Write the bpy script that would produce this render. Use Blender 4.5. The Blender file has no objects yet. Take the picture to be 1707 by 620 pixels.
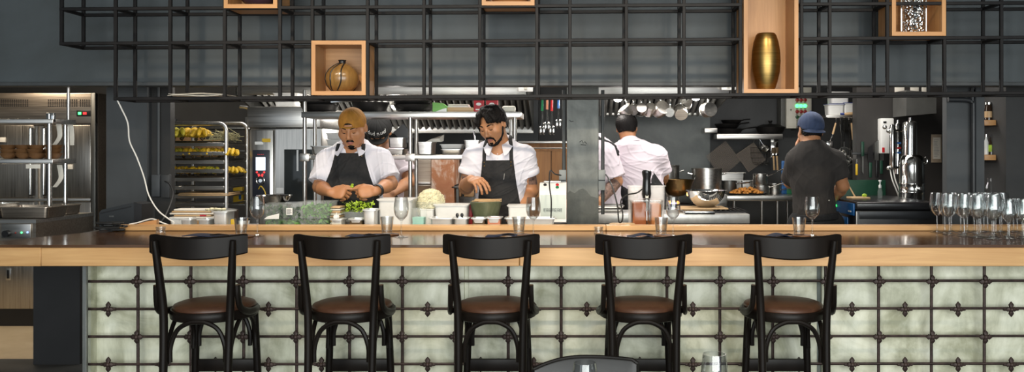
import bpy, bmesh, math, random
import numpy as np
from mathutils import Vector, Matrix, Euler
C = bpy.context.scene.collection
PI = math.pi
F = 1430.0; CX = 955.0; CY = 250.0; EYE = 1.5
RND = random.Random(7)
V = Vector
def P(px, py, D): return Vector(((px-CX)/F*D, D, EYE-(py-CY)/F*D))
def S(n, D): return n*D/F
def X(px, D): return (px-CX)/F*D
def Z(py, D): return EYE-(py-CY)/F*D

# ------------------------------------------------------------------ mesh builder
class MB:
    def __init__(s): s.bm = bmesh.new(); s.mi = 0
    def _face(s, vs):
        try:
            f = s.bm.faces.new(vs); f.material_index = s.mi; return f
        except ValueError: return None
    def merge(s, tmp, M=None):
        if M is not None: bmesh.ops.transform(tmp, matrix=M, verts=tmp.verts)
        for f in tmp.faces: f.material_index = s.mi
        me = bpy.data.meshes.new('t'); tmp.to_mesh(me); tmp.free(); s.bm.from_mesh(me); bpy.data.meshes.remove(me)
        return s
    def box(s, lo, hi, bev=0.0, seg=2, M=None):
        t = bmesh.new(); bmesh.ops.create_cube(t, size=1)
        lo = V(lo); hi = V(hi)
        for v in t.verts: v.co = V([lo[i]+(v.co[i]+.5)*(hi[i]-lo[i]) for i in range(3)])
        if bev > 0:
            b = min(bev, .49*min(abs(hi[i]-lo[i]) for i in range(3)))
            bmesh.ops.bevel(t, geom=t.edges[:], offset=b, segments=seg, profile=.5, affect='EDGES')
        return s.merge(t, M)
    def bar(s, a, b, w, h=None, bev=0.0):           # square bar between two points
        a = V(a); b = V(b); d = b-a; L = d.length; h = h or w
        q = d.to_track_quat('Z', 'Y').to_matrix().to_4x4(); q.translation = a
        return s.box((-w/2, -h/2, 0), (w/2, h/2, L), bev, 1, q)
    def loft(s, rings, closed=True, cap=True, loop=False):
        vr = [[s.bm.verts.new(p) for p in r] for r in rings]
        n = len(vr[0]); m = len(vr)
        for i in range(m if loop else m-1):
            A = vr[i]; B = vr[(i+1) % m]
            for j in range(n if closed else n-1):
                k = (j+1) % n
                s._face((A[j], A[k], B[k], B[j]))
        if cap and not loop and closed:
            s._face(vr[0][::-1]); s._face(vr[-1])
        return s
    def tube(s, pts, r, n=8, loop=False, flat=1.0, up=None):
        pts = [V(p) for p in pts]; m = len(pts)
        rs = r if isinstance(r, (list, tuple)) else [r]*m
        rings = []; prev = None
        for i in range(m):
            if loop: t = pts[(i+1) % m]-pts[i-1]
            else: t = pts[min(i+1, m-1)]-pts[max(i-1, 0)]
            t.normalize()
            if prev is None:
                u = V(up) if up else (V((0, 0, 1)) if abs(t.z) < .9 else V((1, 0, 0)))
            else: u = prev
            u = (u-t*u.dot(t)).normalized(); prev = u; w = t.cross(u)
            rings.append([pts[i]+(u*math.cos(a)*flat+w*math.sin(a))*rs[i] for a in [2*PI*j/n for j in range(n)]])
        return s.loft(rings, True, True, loop)
    def lathe(s, prof, n=24, M=None, arc=None):
        M = M or Matrix.Identity(4); rings = []
        for r, z in prof:
            if r < 1e-6: rings.append([s.bm.verts.new(M @ V((0, 0, z)))])
            else: rings.append([s.bm.verts.new(M @ V((r*math.cos(2*PI*j/n), r*math.sin(2*PI*j/n), z))) for j in range(n)])
        for A, B in zip(rings, rings[1:]):
            if len(A) == 1 and len(B) == 1: continue
            for j in range(n):
                k = (j+1) % n
                if len(A) == 1: s._face((A[0], B[j], B[k]))
                elif len(B) == 1: s._face((A[j], A[k], B[0]))
                else: s._face((A[j], A[k], B[k], B[j]))
        return s
    def prism(s, poly, lo, hi, axis='z', M=None):
        def pt(a, b, c):
            return {'z': V((a, b, c)), 'y': V((a, c, b)), 'x': V((c, a, b))}[axis]
        A = [pt(a, b, lo) for a, b in poly]; B = [pt(a, b, hi) for a, b in poly]
        if M is not None: A = [M @ p for p in A]; B = [M @ p for p in B]
        return s.loft([A, B])
    def ball(s, c, r, n=12, M=None):
        t = bmesh.new(); bmesh.ops.create_uvsphere(t, u_segments=n, v_segments=max(6, n//2), radius=1)
        r = V((r, r, r)) if isinstance(r, (int, float)) else V(r)
        T = Matrix.Translation(V(c)) @ (M or Matrix.Identity(4)) @ Matrix.Diagonal((r.x, r.y, r.z, 1))
        return s.merge(t, T)
    def cyl(s, a, b, r, n=16, r2=None):
        r2 = r if r2 is None else r2
        return s.tube([a, b], [r, r2], n)
    def build(s, name, mat, parent=None, world=False, ang=40, recalc=True, loc=None):
        if recalc: bmesh.ops.recalc_face_normals(s.bm, faces=s.bm.faces)
        me = bpy.data.meshes.new(name); s.bm.to_mesh(me); s.bm.free()
        return mesh_obj(name, me, mat, parent, world, ang, loc)

def mesh_obj(name, me, mat, parent=None, world=False, ang=40, loc=None):
    for m in (mat if isinstance(mat, (list, tuple)) else [mat]): me.materials.append(m)
    if ang is not None:
        me.shade_smooth(); me.set_sharp_from_angle(angle=math.radians(ang))
    o = bpy.data.objects.new(name, me); C.objects.link(o)
    if parent is not None:
        if world:
            M = parent.matrix_basis.copy()
            if parent.parent: M = parent.parent.matrix_basis @ M
            me.transform(M.inverted())
        o.parent = parent
    elif loc is not None:
        me.transform(Matrix.Translation(-V(loc))); o.location = loc
    return o

def tag(o, label=None, cat=None, group=None, kind=None):
    if label: o['label'] = label
    if cat: o['category'] = cat
    if group: o['group'] = group
    if kind: o['kind'] = kind
    return o
def thing(name, label, cat, loc=(0, 0, 0), rz=0, group=None):
    o = bpy.data.objects.new(name, None); C.objects.link(o)
    o.empty_display_size = .05
    o.location = loc; o.rotation_euler = (0, 0, rz)
    return tag(o, label, cat, group)
def solo(mb, name, mat, label, cat, loc=(0, 0, 0), rz=0, group=None, world=False, ang=40):
    """one-mesh thing; geometry local to loc unless world"""
    if world: o = mb.build(name, mat, loc=loc, ang=ang)
    else:
        o = mb.build(name, mat, ang=ang); o.location = loc; o.rotation_euler = (0, 0, rz)
    return tag(o, label, cat, group)
KIDS = {}
def kids(o):
    return [c for c in C.objects if c.parent == o]
def dup(root, loc, rz=0, label=None, group=None):
    ks = KIDS.get(root.name)
    if ks is None:
        ks = KIDS[root.name] = [(c, kids(c)) for c in kids(root)]
    r = root.copy(); C.objects.link(r); r.location = loc; r.rotation_euler = (0, 0, rz)
    if label: r['label'] = label
    if group: r['group'] = group
    for c, gs in ks:
        d = c.copy(); C.objects.link(d); d.parent = r
        for g in gs:
            e = g.copy(); C.objects.link(e); e.parent = d
    return r
def struct(name, mb, mat, ang=30):
    o = mb.build(name, mat, ang=ang); o['kind'] = 'structure'; return o
def rot(z=0, x=0, y=0): return Euler((x, y, z)).to_matrix().to_4x4()
def T(*a): return Matrix.Translation(V(a) if len(a) == 3 else V(a[0]))
ORD = ['first', 'second', 'third', 'fourth', 'fifth', 'sixth', 'seventh', 'eighth', 'ninth', 'tenth']
def arc(c, r, a0, a1, n, u=(1, 0, 0), w=(0, 0, 1)):
    c = V(c); u = V(u); w = V(w)
    return [c+u*r*math.cos(math.radians(a0+(a1-a0)*i/n))+w*r*math.sin(math.radians(a0+(a1-a0)*i/n)) for i in range(n+1)]
def smooth_path(pts, k=6):
    pts = [V(p) for p in pts]; out = []
    q = [pts[0]*2-pts[1]]+pts+[pts[-1]*2-pts[-2]]
    for i in range(1, len(q)-2):
        a, b, c, d = q[i-1], q[i], q[i+1], q[i+2]
        for j in range(k):
            t = j/k
            out.append(.5*((2*b)+(c-a)*t+(2*a-5*b+4*c-d)*t*t+(3*b-a-3*c+d)*t**3))
    out.append(pts[-1]); return out
def text_mesh(mb, s, size, M, depth=.0008):
    """lettering as real raised geometry"""
    cu = bpy.data.curves.new('txt', 'FONT'); cu.body = s; cu.size = size; cu.extrude = depth; cu.align_x = 'CENTER'; cu.align_y = 'CENTER'
    o = bpy.data.objects.new('txt', cu); C.objects.link(o)
    dg = bpy.context.evaluated_depsgraph_get(); me = bpy.data.meshes.new_from_object(o.evaluated_get(dg))
    t = bmesh.new(); t.from_mesh(me); bpy.data.objects.remove(o); bpy.data.curves.remove(cu); bpy.data.meshes.remove(me)
    return mb.merge(t, M)
FRONT = rot(0, PI/2)                      # text facing the dining room (-y)

# ------------------------------------------------------------------ materials
def _mat(name):
    m = bpy.data.materials.new(name); m.use_nodes = True
    nt = m.node_tree; b = nt.nodes['Principled BSDF']
    return m, nt, b
def _tc(nt, scale=(1, 1, 1)):
    tc = nt.nodes.new('ShaderNodeTexCoord'); mp = nt.nodes.new('ShaderNodeMapping')
    mp.inputs['Scale'].default_value = scale
    nt.links.new(tc.outputs['Object'], mp.inputs['Vector']); return mp.outputs['Vector']
def _noise(nt, vec, scale, detail=4, rough=.6, dist=0):
    n = nt.nodes.new('ShaderNodeTexNoise'); n.inputs['Scale'].default_value = scale
    n.inputs['Detail'].default_value = detail; n.inputs['Roughness'].default_value = rough
    n.inputs['Distortion'].default_value = dist
    nt.links.new(vec, n.inputs['Vector']); return n.outputs['Fac']
def _ramp(nt, fac, stops):
    r = nt.nodes.new('ShaderNodeValToRGB'); e = r.color_ramp.elements
    while len(e) < len(stops): e.new(.5)
    for el, (p, c) in zip(e, stops): el.position = p; el.color = (*c, 1)
    nt.links.new(fac, r.inputs['Fac']); return r.outputs['Color']
def _bump(nt, b, h, strength, dist=.01):
    n = nt.nodes.new('ShaderNodeBump'); n.inputs['Strength'].default_value = strength; n.inputs['Distance'].default_value = dist
    nt.links.new(h, n.inputs['Height']); nt.links.new(n.outputs['Normal'], b.inputs['Normal'])
def mk(name, col, rough=.5, metal=0, var=.15, scale=8, bump=0, stretch=(1, 1, 1), spec=.5, emit=None, es=0, coat=0, sss=0):
    m, nt, b = _mat(name)
    b.inputs['Roughness'].default_value = rough; b.inputs['Metallic'].default_value = metal
    b.inputs['Specular IOR Level'].default_value = spec
    b.inputs['Coat Weight'].default_value = coat
    if var > 0:
        f = _noise(nt, _tc(nt, stretch), scale)
        a = tuple(max(0, c*(1-var)) for c in col); z = tuple(min(1, c*(1+var)) for c in col)
        nt.links.new(_ramp(nt, f, [(.3, a), (.7, z)]), b.inputs['Base Color'])
        if bump: _bump(nt, b, f, bump)
    else: b.inputs['Base Color'].default_value = (*col, 1)
    if sss:
        b.inputs['Subsurface Weight'].default_value = sss; b.inputs['Subsurface Radius'].default_value = (.012, .005, .003); b.inputs['Subsurface Scale'].default_value = .5
    if emit: b.inputs['Emission Color'].default_value = (*emit, 1); b.inputs['Emission Strength'].default_value = es
    return m
def wood(name, c1, c2, rough=.4, axis=0, scale=6, coat=0, bump=.08, spec=.5):
    m, nt, b = _mat(name)
    st = [26, 26, 26]; st[axis] = 1.2
    v = _tc(nt, tuple(x*scale/6 for x in st))
    f = _noise(nt, v, 1.6, 6, .65, .6)
    f2 = _noise(nt, _tc(nt, (1.3, 1.3, 1.3)), 2.5, 2)
    mx = nt.nodes.new('ShaderNodeMath'); mx.operation = 'MULTIPLY_ADD'; mx.inputs[1].default_value = .75; nt.links.new(f, mx.inputs[0])
    m2 = nt.nodes.new('ShaderNodeMath'); m2.operation = 'MULTIPLY'; m2.inputs[1].default_value = .25; nt.links.new(f2, m2.inputs[0]); nt.links.new(m2.outputs[0], mx.inputs[2])
    nt.links.new(_ramp(nt, mx.outputs[0], [(.3, c1), (.7, c2)]), b.inputs['Base Color'])
    b.inputs['Roughness'].default_value = rough; b.inputs['Coat Weight'].default_value = coat; b.inputs['Coat Roughness'].default_value = .15
    b.inputs['Specular IOR Level'].default_value = spec
    _bump(nt, b, f, bump, .003); return m
def steel(name, col=(.55, .53, .5), rough=.3, axis=0, var=.18):
    m, nt, b = _mat(name)
    st = [60, 60, 60]; st[axis] = 2
    f = _noise(nt, _tc(nt, tuple(st)), 1.5, 3)
    a = tuple(c*(1-var) for c in col); z = tuple(min(1, c*(1+var)) for c in col)
    nt.links.new(_ramp(nt, f, [(.3, a), (.7, z)]), b.inputs['Base Color'])
    b.inputs['Metallic'].default_value = 1
    r = nt.nodes.new('ShaderNodeMapRange'); r.inputs['To Min'].default_value = rough*.75; r.inputs['To Max'].default_value = rough*1.3
    nt.links.new(f, r.inputs['Value']); nt.links.new(r.outputs[0], b.inputs['Roughness'])
    _bump(nt, b, f, .04, .002); return m
def clear(name, col=(1, 1, 1), body=.06, edge=.6, rough=.02):
    """thin clear wall: see-through with sharp reflections growing towards grazing angles"""
    m, nt, b = _mat(name); out = nt.nodes['Material Output']
    tr = nt.nodes.new('ShaderNodeBsdfTransparent'); tr.inputs['Color'].default_value = (*col, 1)
    b.inputs['Base Color'].default_value = (.9, .92, .92, 1); b.inputs['Roughness'].default_value = rough
    gl = nt.nodes.new('ShaderNodeBsdfGlossy'); gl.inputs['Roughness'].default_value = rough
    lw = nt.nodes.new('ShaderNodeLayerWeight'); lw.inputs['Blend'].default_value = .35
    mr = nt.nodes.new('ShaderNodeMapRange'); mr.inputs['To Min'].default_value = body; mr.inputs['To Max'].default_value = edge
    nt.links.new(lw.outputs['Facing'], mr.inputs['Value'])
    mx = nt.nodes.new('ShaderNodeMixShader'); nt.links.new(mr.outputs[0], mx.inputs[0])
    nt.links.new(tr.outputs[0], mx.inputs[1]); nt.links.new(gl.outputs[0], mx.inputs[2])
    nt.links.new(mx.outputs[0], out.inputs['Surface']); return m
def frosted(name, col=(.85, .88, .88), alpha=.45, rough=.3):
    m, nt, b = _mat(name); out = nt.nodes['Material Output']
    tr = nt.nodes.new('ShaderNodeBsdfTransparent')
    f = _noise(nt, _tc(nt), 30)
    nt.links.new(_ramp(nt, f, [(.3, tuple(c*.93 for c in col)), (.7, col)]), b.inputs['Base Color'])
    b.inputs['Roughness'].default_value = rough
    mx = nt.nodes.new('ShaderNodeMixShader'); mx.inputs[0].default_value = alpha
    nt.links.new(tr.outputs[0], mx.inputs[1]); nt.links.new(b.outputs[0], mx.inputs[2])
    nt.links.new(mx.outputs[0], out.inputs['Surface']); return m
def lamp_mat(name, col, s):
    return mk(name, tuple(c*.5 for c in col), .4, 0, 0, emit=col, es=s)
def plaster(name, c1, c2, c3, scale=2.2, rough=.75, bump=.1, s0=.34, s1=.64):
    m, nt, b = _mat(name)
    f = _noise(nt, _tc(nt), scale, 8, .62, .8); g = _noise(nt, _tc(nt, (1, 1, .35)), scale*2.2, 6, .6, .3)
    mx = nt.nodes.new('ShaderNodeMath'); mx.operation = 'MULTIPLY_ADD'; mx.inputs[1].default_value = .6; nt.links.new(f, mx.inputs[0])
    m2 = nt.nodes.new('ShaderNodeMath'); m2.operation = 'MULTIPLY'; m2.inputs[1].default_value = .4; nt.links.new(g, m2.inputs[0]); nt.links.new(m2.outputs[0], mx.inputs[2])
    nt.links.new(_ramp(nt, mx.outputs[0], [(s0, c1), (.5, c2), (s1, c3)]), b.inputs['Base Color'])
    b.inputs['Roughness'].default_value = rough; _bump(nt, b, f, bump, .01); return m

M = dict(
    wall=plaster('dark_slate_paint', (.058, .066, .068), (.074, .086, .092), (.088, .104, .112), 1.5, .6, .05),
    wallk=plaster('kitchen_dark_paint', (.030, .031, .032), (.038, .040, .042), (.048, .050, .052), 2, .6, .05),
    wallg=plaster('kitchen_grey_sheet', (.085, .10, .10), (.12, .135, .133), (.15, .165, .16), 2.4, .45, .03),
    pier=plaster('pier_paint', (.046, .050, .053), (.058, .063, .067), (.068, .074, .079), 2, .6, .05),
    concrete=plaster('scuffed_concrete', (.13, .14, .135), (.19, .205, .195), (.25, .265, .25), 6, .7, .15),
    floor=plaster('dark_floor', (.02, .021, .02), (.035, .036, .034), (.05, .05, .047), 3, .6, .1),
    cream=plaster('cream_floor', (.58, .46, .29), (.68, .55, .37), (.76, .64, .45), 2, .4, .05),
    ceil=mk('ceiling_paint', (.35, .35, .34), .8),
    iron=mk('black_iron', (.009, .0082, .0085), .55, 0, .3, 20, spec=.22),
    rust=mk('rusty_iron', (.045, .028, .024), .55, .4, .5, 30, .2),
    oak=wood('oak', (.36, .17, .06), (.56, .30, .12), .4, 0),
    oakv=wood('oak_upright', (.36, .17, .06), (.54, .29, .115), .4, 2),
    apron=wood('pale_oak', (.44, .225, .080), (.70, .43, .19), .42, 0, 4),
    top=wood('dark_walnut', (.050, .024, .012), (.12, .060, .030), .15, 0, 4, 0, .02, .38),
    plaster=plaster('green_grey_plaster', (.35, .355, .245), (.59, .60, .465), (.79, .80, .665), 3.4, .7, .1, .40, .60),
    plasterd=plaster('green_grey_joint', (.10, .12, .11), (.14, .16, .145), (.18, .20, .18), 4, .7, .08),
    black=mk('black_stained_wood', (.009, .0068, .0055), .36, 0, .3, 12, .05, (1, 1, .15), spec=.15),
    leather=mk('brown_leather', (.070, .030, .016), .42, 0, .18, 40, .08),
    steel=steel('brushed_steel', (.56, .54, .51), .3, 0),
    steelv=steel('brushed_steel_upright', (.56, .54, .51), .32, 2),
    steelw=steel('warm_brushed_steel', (.40, .34, .28), .34, 0),
    dsteel=steel('dull_dark_steel', (.20, .20, .19), .4, 2),
    chrome=mk('polished_steel', (.78, .77, .75), .12, 1, .05, 10),
    glass=clear('clear_glass', (.97, .98, .98), .05, .75),
    pane=clear('oven_glass', (.25, .28, .27), .12, .6),
    plast=frosted('milky_plastic', (.82, .82, .80), .72),
    clearp=frosted('clear_plastic', (.80, .86, .84), .085, .2),
    white=mk('white_plastic', (.78, .78, .76), .4, 0, .05),
    cream_e=mk('cream_enamel', (.60, .58, .50), .4, 0, .06),
    paper=mk('paper', (.72, .68, .60), .8, 0, .08, 20),
    kraft=mk('kraft_card', (.42, .24, .11), .8, 0, .12, 10),
    blackp=mk('black_plastic', (.012, .012, .013), .35, 0, .2),
    castiron=mk('cast_iron', (.014, .013, .013), .5, .5, .3, 20, .05),
    rubber=mk('black_rubber', (.01, .01, .01), .6, 0, .1),
    brass=mk('brushed_brass', (.33, .215, .070), .36, 1, .25, 3, 0, (1, 1, 30)),
    bowlw=wood('bowl_wood', (.09, .04, .015), (.22, .11, .045), .4, 0),
    navy=mk('navy_cloth', (.020, .026, .055), .9, 0, .3, 40, .2),
    shirt=mk('white_shirt_cloth', (.70, .685, .75), .85, 0, .03, 6),
    pinkshirt=mk('pinkish_shirt_cloth', (.62, .55, .60), .85, 0, .03, 6),
    apronc=mk('black_apron_cloth', (.012, .012, .013), .85, 0, .35, 60, .05),
    tee=mk('charcoal_tee_cloth', (.030, .0255, .023), .9, 0, .25, 12),
    pants=mk('black_trouser_cloth', (.010, .010, .011), .9, 0, .2, 20),
    hair=mk('black_hair', (.007, .006, .006), .62, 0, .5, 60, .3, (1, 1, .3), spec=.15),
    skin=mk('tan_skin', (.43, .205, .100), .5, 0, .08, 14, 0, sss=.06),
    skin2=mk('warm_skin', (.42, .19, .088), .5, 0, .08, 14, 0, sss=.06),
    tattoo=mk('inked_skin', (.17, .10, .075), .5, 0, .8, 45),
    lips=mk('lips', (.36, .13, .10), .45, 0, .1),
    capo=mk('ochre_cap_cloth', (.34, .15, .018), .8, 0, .2, 30, .1),
    capb=mk('blue_cap_cloth', (.035, .055, .115), .85, 0, .2, 30, .1),
    capk=mk('black_cap_cloth', (.010, .010, .010), .85, 0, .2, 30, .1),
    banana=mk('banana_skin', (.62, .38, .02), .5, 0, .25, 20),
    bananag=mk('greenish_banana_skin', (.45, .38, .03), .5, 0, .3, 20),
    brown=mk('brown_stem', (.08, .05, .02), .7),
    leaf=mk('green_leaf', (.11, .27, .06), .6, 0, .4, 30),
    leafl=mk('bright_herb', (.34, .50, .03), .6, 0, .4, 40),
    leafd=mk('dark_herb', (.025, .07, .025), .6, 0, .5, 40),
    food=mk('fried_food', (.62, .26, .05), .6, 0, .5, 40, .4),
    noodle=mk('pale_shreds', (.66, .62, .42), .6, 0, .25, 60, .4),
    olive=plaster('olive_stone', (.055, .065, .030), (.085, .098, .050), (.13, .14, .08), 9, .45, .15),
    juice=mk('orange_juice_mix', (.40, .115, .035), .4, 0, .25, 8),
    juice2=mk('pale_orange_mix', (.52, .20, .06), .4, 0, .2, 8),
    red=mk('red_card', (.42, .02, .03), .5, 0, .1), green=mk('green_card', (.16, .42, .08), .5, 0, .1),
    redh=mk('red_grip', (.5, .015, .02), .4, 0, .05), greenh=mk('green_grip', (.01, .16, .06), .4, 0, .05),
    blueh=mk('blue_grip', (.03, .14, .42), .4, 0, .05), pinkh=mk('salmon_grip', (.55, .22, .13), .4, 0, .05),
    yellow=mk('yellow_plastic', (.62, .40, .02), .4, 0, .08), blue=mk('blue_plastic', (.01, .10, .30), .4, 0, .08),
    gpl=mk('green_plastic', (.01, .15, .06), .4, 0, .08), tgreen=mk('dark_green_tile', (.012, .05, .03), .35, 0, .2),
    tan=wood('tan_board', (.46, .29, .14), (.58, .40, .22), .5, 0),
    brick=plaster('peeling_orange_paint', (.30, .11, .05), (.36, .15, .07), (.62, .54, .46), 9, .8, .2),
    woodp=wood('brown_cabinet_wood', (.20, .085, .025), (.36, .17, .055), .45, 2),
    bulb=lamp_mat('lit_bulb', (1, .95, .85), 14), led_g=lamp_mat('green_light', (.05, 1, .15), 5), led_r=lamp_mat('red_light', (1, .05, .05), 1.2),
    led_b=lamp_mat('blue_light', (.2, .35, 1), 3), screen=lamp_mat('lit_screen', (.85, .9, 1), 1.2), flame=lamp_mat('gas_flame', (1, .42, .10), 6), flameb=lamp_mat('blue_gas_flame', (.25, .35, 1), 2),
    redlens=mk('red_lens', (.28, .015, .012), .3, 0, 0), grnlens=mk('dark_green_lens', (.01, .06, .02), .3, 0, 0),
    cable=mk('white_cable', (.75, .74, .70), .5, 0, .05),
)
# ------------------------------------------------------------------ camera
cam_d = bpy.data.cameras.new('camera'); cam = bpy.data.objects.new('camera', cam_d); C.objects.link(cam)
cam.location = (0, 0, EYE); cam.rotation_euler = (PI/2, 0, 0)
cam_d.sensor_width = 36; cam_d.lens = F/1707*36
cam_d.shift_x = (853.5-CX)/1707; cam_d.shift_y = (CY-310)/1707
cam_d.clip_start = .05; cam_d.clip_end = 60
sc = bpy.context.scene; sc.camera = cam
sc.view_settings.view_transform = 'Standard'; sc.view_settings.look = 'None'; sc.view_settings.gamma = 1
sc.view_settings.use_curve_mapping = False; sc.view_settings.exposure = 0.08
sc.cycles.transparent_max_bounces = 40; sc.cycles.max_bounces = 8
# ------------------------------------------------------------------ light
w = bpy.data.worlds.new('world'); sc.world = w; w.use_nodes = True
w.node_tree.nodes['Background'].inputs[0].default_value = (.80, .90, 1, 1); w.node_tree.nodes['Background'].inputs[1].default_value = .9
def light(name, kind, loc, aim, energy, col, size=1, size_y=None, spot=60, blend=.5):
    d = bpy.data.lights.new(name, kind); d.energy = energy; d.color = col
    if kind == 'AREA':
        d.size = size
        if size_y: d.shape = 'RECTANGLE'; d.size_y = size_y
    elif kind == 'SPOT': d.spot_size = math.radians(spot); d.spot_blend = blend; d.shadow_soft_size = size
    else: d.shadow_soft_size = size
    o = bpy.data.objects.new(name, d); C.objects.link(o); o.location = loc
    o.rotation_euler = (V(aim)-V(loc)).to_track_quat('-Z', 'Y').to_euler(); return o
WARM = (1, .84, .64); NEU = (1, .95, .88); COOL = (.88, .95, 1); DAY = (.97, 1, .97)
light('storefront_daylight', 'AREA', (.7, -2.6, 1.75), (.3, 4, 1.1), 360, DAY, 6.4, 2.6)
for i, x in enumerate((-2.0, -1.35, -.55, .15, .75, 1.6)):
    light('bar_spot', 'SPOT', (x, 3.2, 3.0), (x+.05, 4.75, 1.2), 70 if i in (1, 2) else 55, WARM, .05, spot=62, blend=.7)
for i, x in enumerate((-1.6, -.3, .35, 1.0)):
    light('dining_spot', 'SPOT', (x, 1.9, 3.05), (x+.1, 3.85, .95), 60 if i in (1, 2) else 38, WARM, .06, spot=55, blend=.8)
for x, y, e in ((-2.1, 6.2, 15), (-1.0, 5.75, 26), (.55, 6.0, 24), (1.85, 6.25, 26)):
    light('kitchen_panel_lamp', 'AREA', (x, y, 2.62), (x, y, 0), e, NEU, 1.1, .5)
light('left_kitchen_lamp', 'AREA', (-4.6, 6.5, 2.6), (-4.8, 6.9, .0), 24, WARM, .8, .4)
# ------------------------------------------------------------------ setting
struct('floor', MB().box((-6, -3, -.1), (6, 6.0, 0)), M['floor'])
struct('floor_kitchen', MB().box((-6, 6.0, -.1), (6, 8.5, 0)), M['cream'])
struct('ceiling', MB().box((-6, -3, 3.3), (6, 5.05, 3.4)), M['ceil'])
struct('ceiling_kitchen', MB().box((-6, 5.05, 2.7), (6, 8.5, 2.8)), M['wallk'])
struct('wall_back', MB().box((-6, 8.4, 0), (6, 8.5, 2.7)), M['wallk'])
struct('wall_left', MB().box((-6.1, -3, 0), (-6, 8.5, 3.3)), M['wall'])
struct('wall_right', MB().box((6, -3, 0), (6.1, 8.5, 3.3)), M['wall'])
zb = Z(137, 4.95)
struct('wall_front', MB().box((-6, 4.95, zb), (6, 5.05, 3.3)), M['wall'])
struct('trim_1', MB().box((-6, 4.93, zb-.022), (6, 5.055, zb), .003, 1), mk('painted_edge_strip', (.06, .065, .068), .5))
# pier between refrigerator and trolley, its recessed half
struct('wall_pier_left', MB().box((X(177, 5.3), 5.3, 0), (X(245, 5.3), 5.42, 2.7)), M['pier'])
struct('wall_pier_recess', MB().box((X(240, 5.36), 5.36, 0), (X(284, 5.36), 5.42, 2.7)), mk('recess_shade', (.024, .023, .022), .6))  # shade of the recess put into its colour, darker than the pier front
# concrete column with scuffs
cx0, cx1 = X(945, 5.3), X(998, 5.3)
struct('wall_column', MB().box((cx0, 5.3, 0), (cx1, 5.52, 2.7), .006, 1), M['concrete'])
sm = MB()
pl = [(942, 325), (950, 318), (958, 322), (965, 316), (972, 314), (978, 318), (985, 327), (997, 330), (997, 376), (945.5, 376), (945.5, 325)]
pl[0] = (945.5, 322)
sm.prism([(X(a, 5.298), Z(b, 5.298)) for a, b in pl[:-1]], 5.2965, 5.3, 'y')
struct('trim_2', sm, plaster('column_dark_patch', (.085, .095, .09), (.11, .12, .115), (.14, .15, .14), 12))  # darker lower part of the column with an uneven upper edge
sm = MB()
for pts in ([(966, 237), (970, 234), (972, 239), (975, 236), (978, 240)], [(949, 200), (952, 203), (956, 202)], [(968, 241), (977, 242)]):
    sm.tube([(X(a, 5.298), 5.298, Z(b, 5.298)) for a, b in pts], .0022, 5)
struct('trim_3', sm, M['wallk'])
# right-hand piers and niche
struct('wall_pier_right', MB().box((X(1578, 5.3), 5.3, 0), (X(1641, 5.3), 5.36, 2.7)), M['pier'])
struct('wall_niche_back', MB().box((X(1641, 5.3), 5.75, 0), (X(1690, 5.3), 5.9, 2.7)), M['wallk'])
struct('wall_end_right', MB().box((X(1677, 5.3), 5.3, 0), (4.2, 5.9, 2.7)), mk('end_wall_paint', (.026, .026, .026), .6))
# grey splashback sheets behind the range
struct('wall_splashback', MB().box((X(990, 8.38), 8.36, .8), (X(1183, 8.38), 8.4, 2.4)), M['wallg'])
struct('wall_splashback_left', MB().box((X(640, 8.0), 8.3, .8), (X(895, 8.0), 8.4, 2.2)), mk('dark_blue_sheet', (.03, .036, .042), .45))
# dark panel under the worktop's left end, on a concrete plinth
struct('floor_plinth', MB().box((-4.5, 4.5, 0), (X(138, 4.6), 4.94, .3), .01), M['floor'])
struct('wall_bar_end', MB().box((X(61, 4.83), 4.8, .3), (X(138, 4.83), 4.93, 1.0)), mk('black_blue_panel', (.013, .0135, .015), .5))

# ------------------------------------------------------------------ bar
ZT = 1.08
bar = thing('bar_counter', 'long wooden bar counter with dark glossy top and pale oak edge', 'bar counter', (0, 4.1, 0))
polyT = [(-3.0, 3.8), (2.9, 3.8), (2.9, 4.55), (-2.42, 4.55), (-2.63, 3.97), (-3.0, 3.97)]
b = MB(); b.prism(polyT, ZT-.012, ZT, 'z'); b.build('worktop', M['top'], bar, True)
xs = [-3.0, X(68, 3.8), X(866, 3.8), 2.9]
for a, c in zip(xs, xs[1:]):
    MB().box((a+.0006, 3.80, Z(444, 3.8)), (c-.0006, 3.86, ZT-.0125), .003, 1).build('edge_board', M['apron'], bar, True)
MB().prism([(-3, 3.86), (2.9, 3.86), (2.9, 4.4), (-2.4, 4.4), (-2.63, 3.94), (-3, 3.94)], ZT-.06, ZT-.0125, 'z').build('underside', M['apron'], bar, True)
for a, c in ((X(187, 4.45), X(1010, 4.45)), (X(1010.6, 4.45), 2.9)):
    MB().box((a, 4.45, ZT+.0004), (c, 4.54, 1.107), .003, 1).build('ledge_board', M['apron'], bar, True)
MB().prism([(X(200, 4.55), ZT+.001), (X(262, 4.55), ZT+.001), (X(262, 4.55), Z(366, 4.55)), (X(245, 4.55), Z(369, 4.55))], 4.541, 4.57, 'y').build('ledge_end_board', M['oak'], bar, True)
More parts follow.
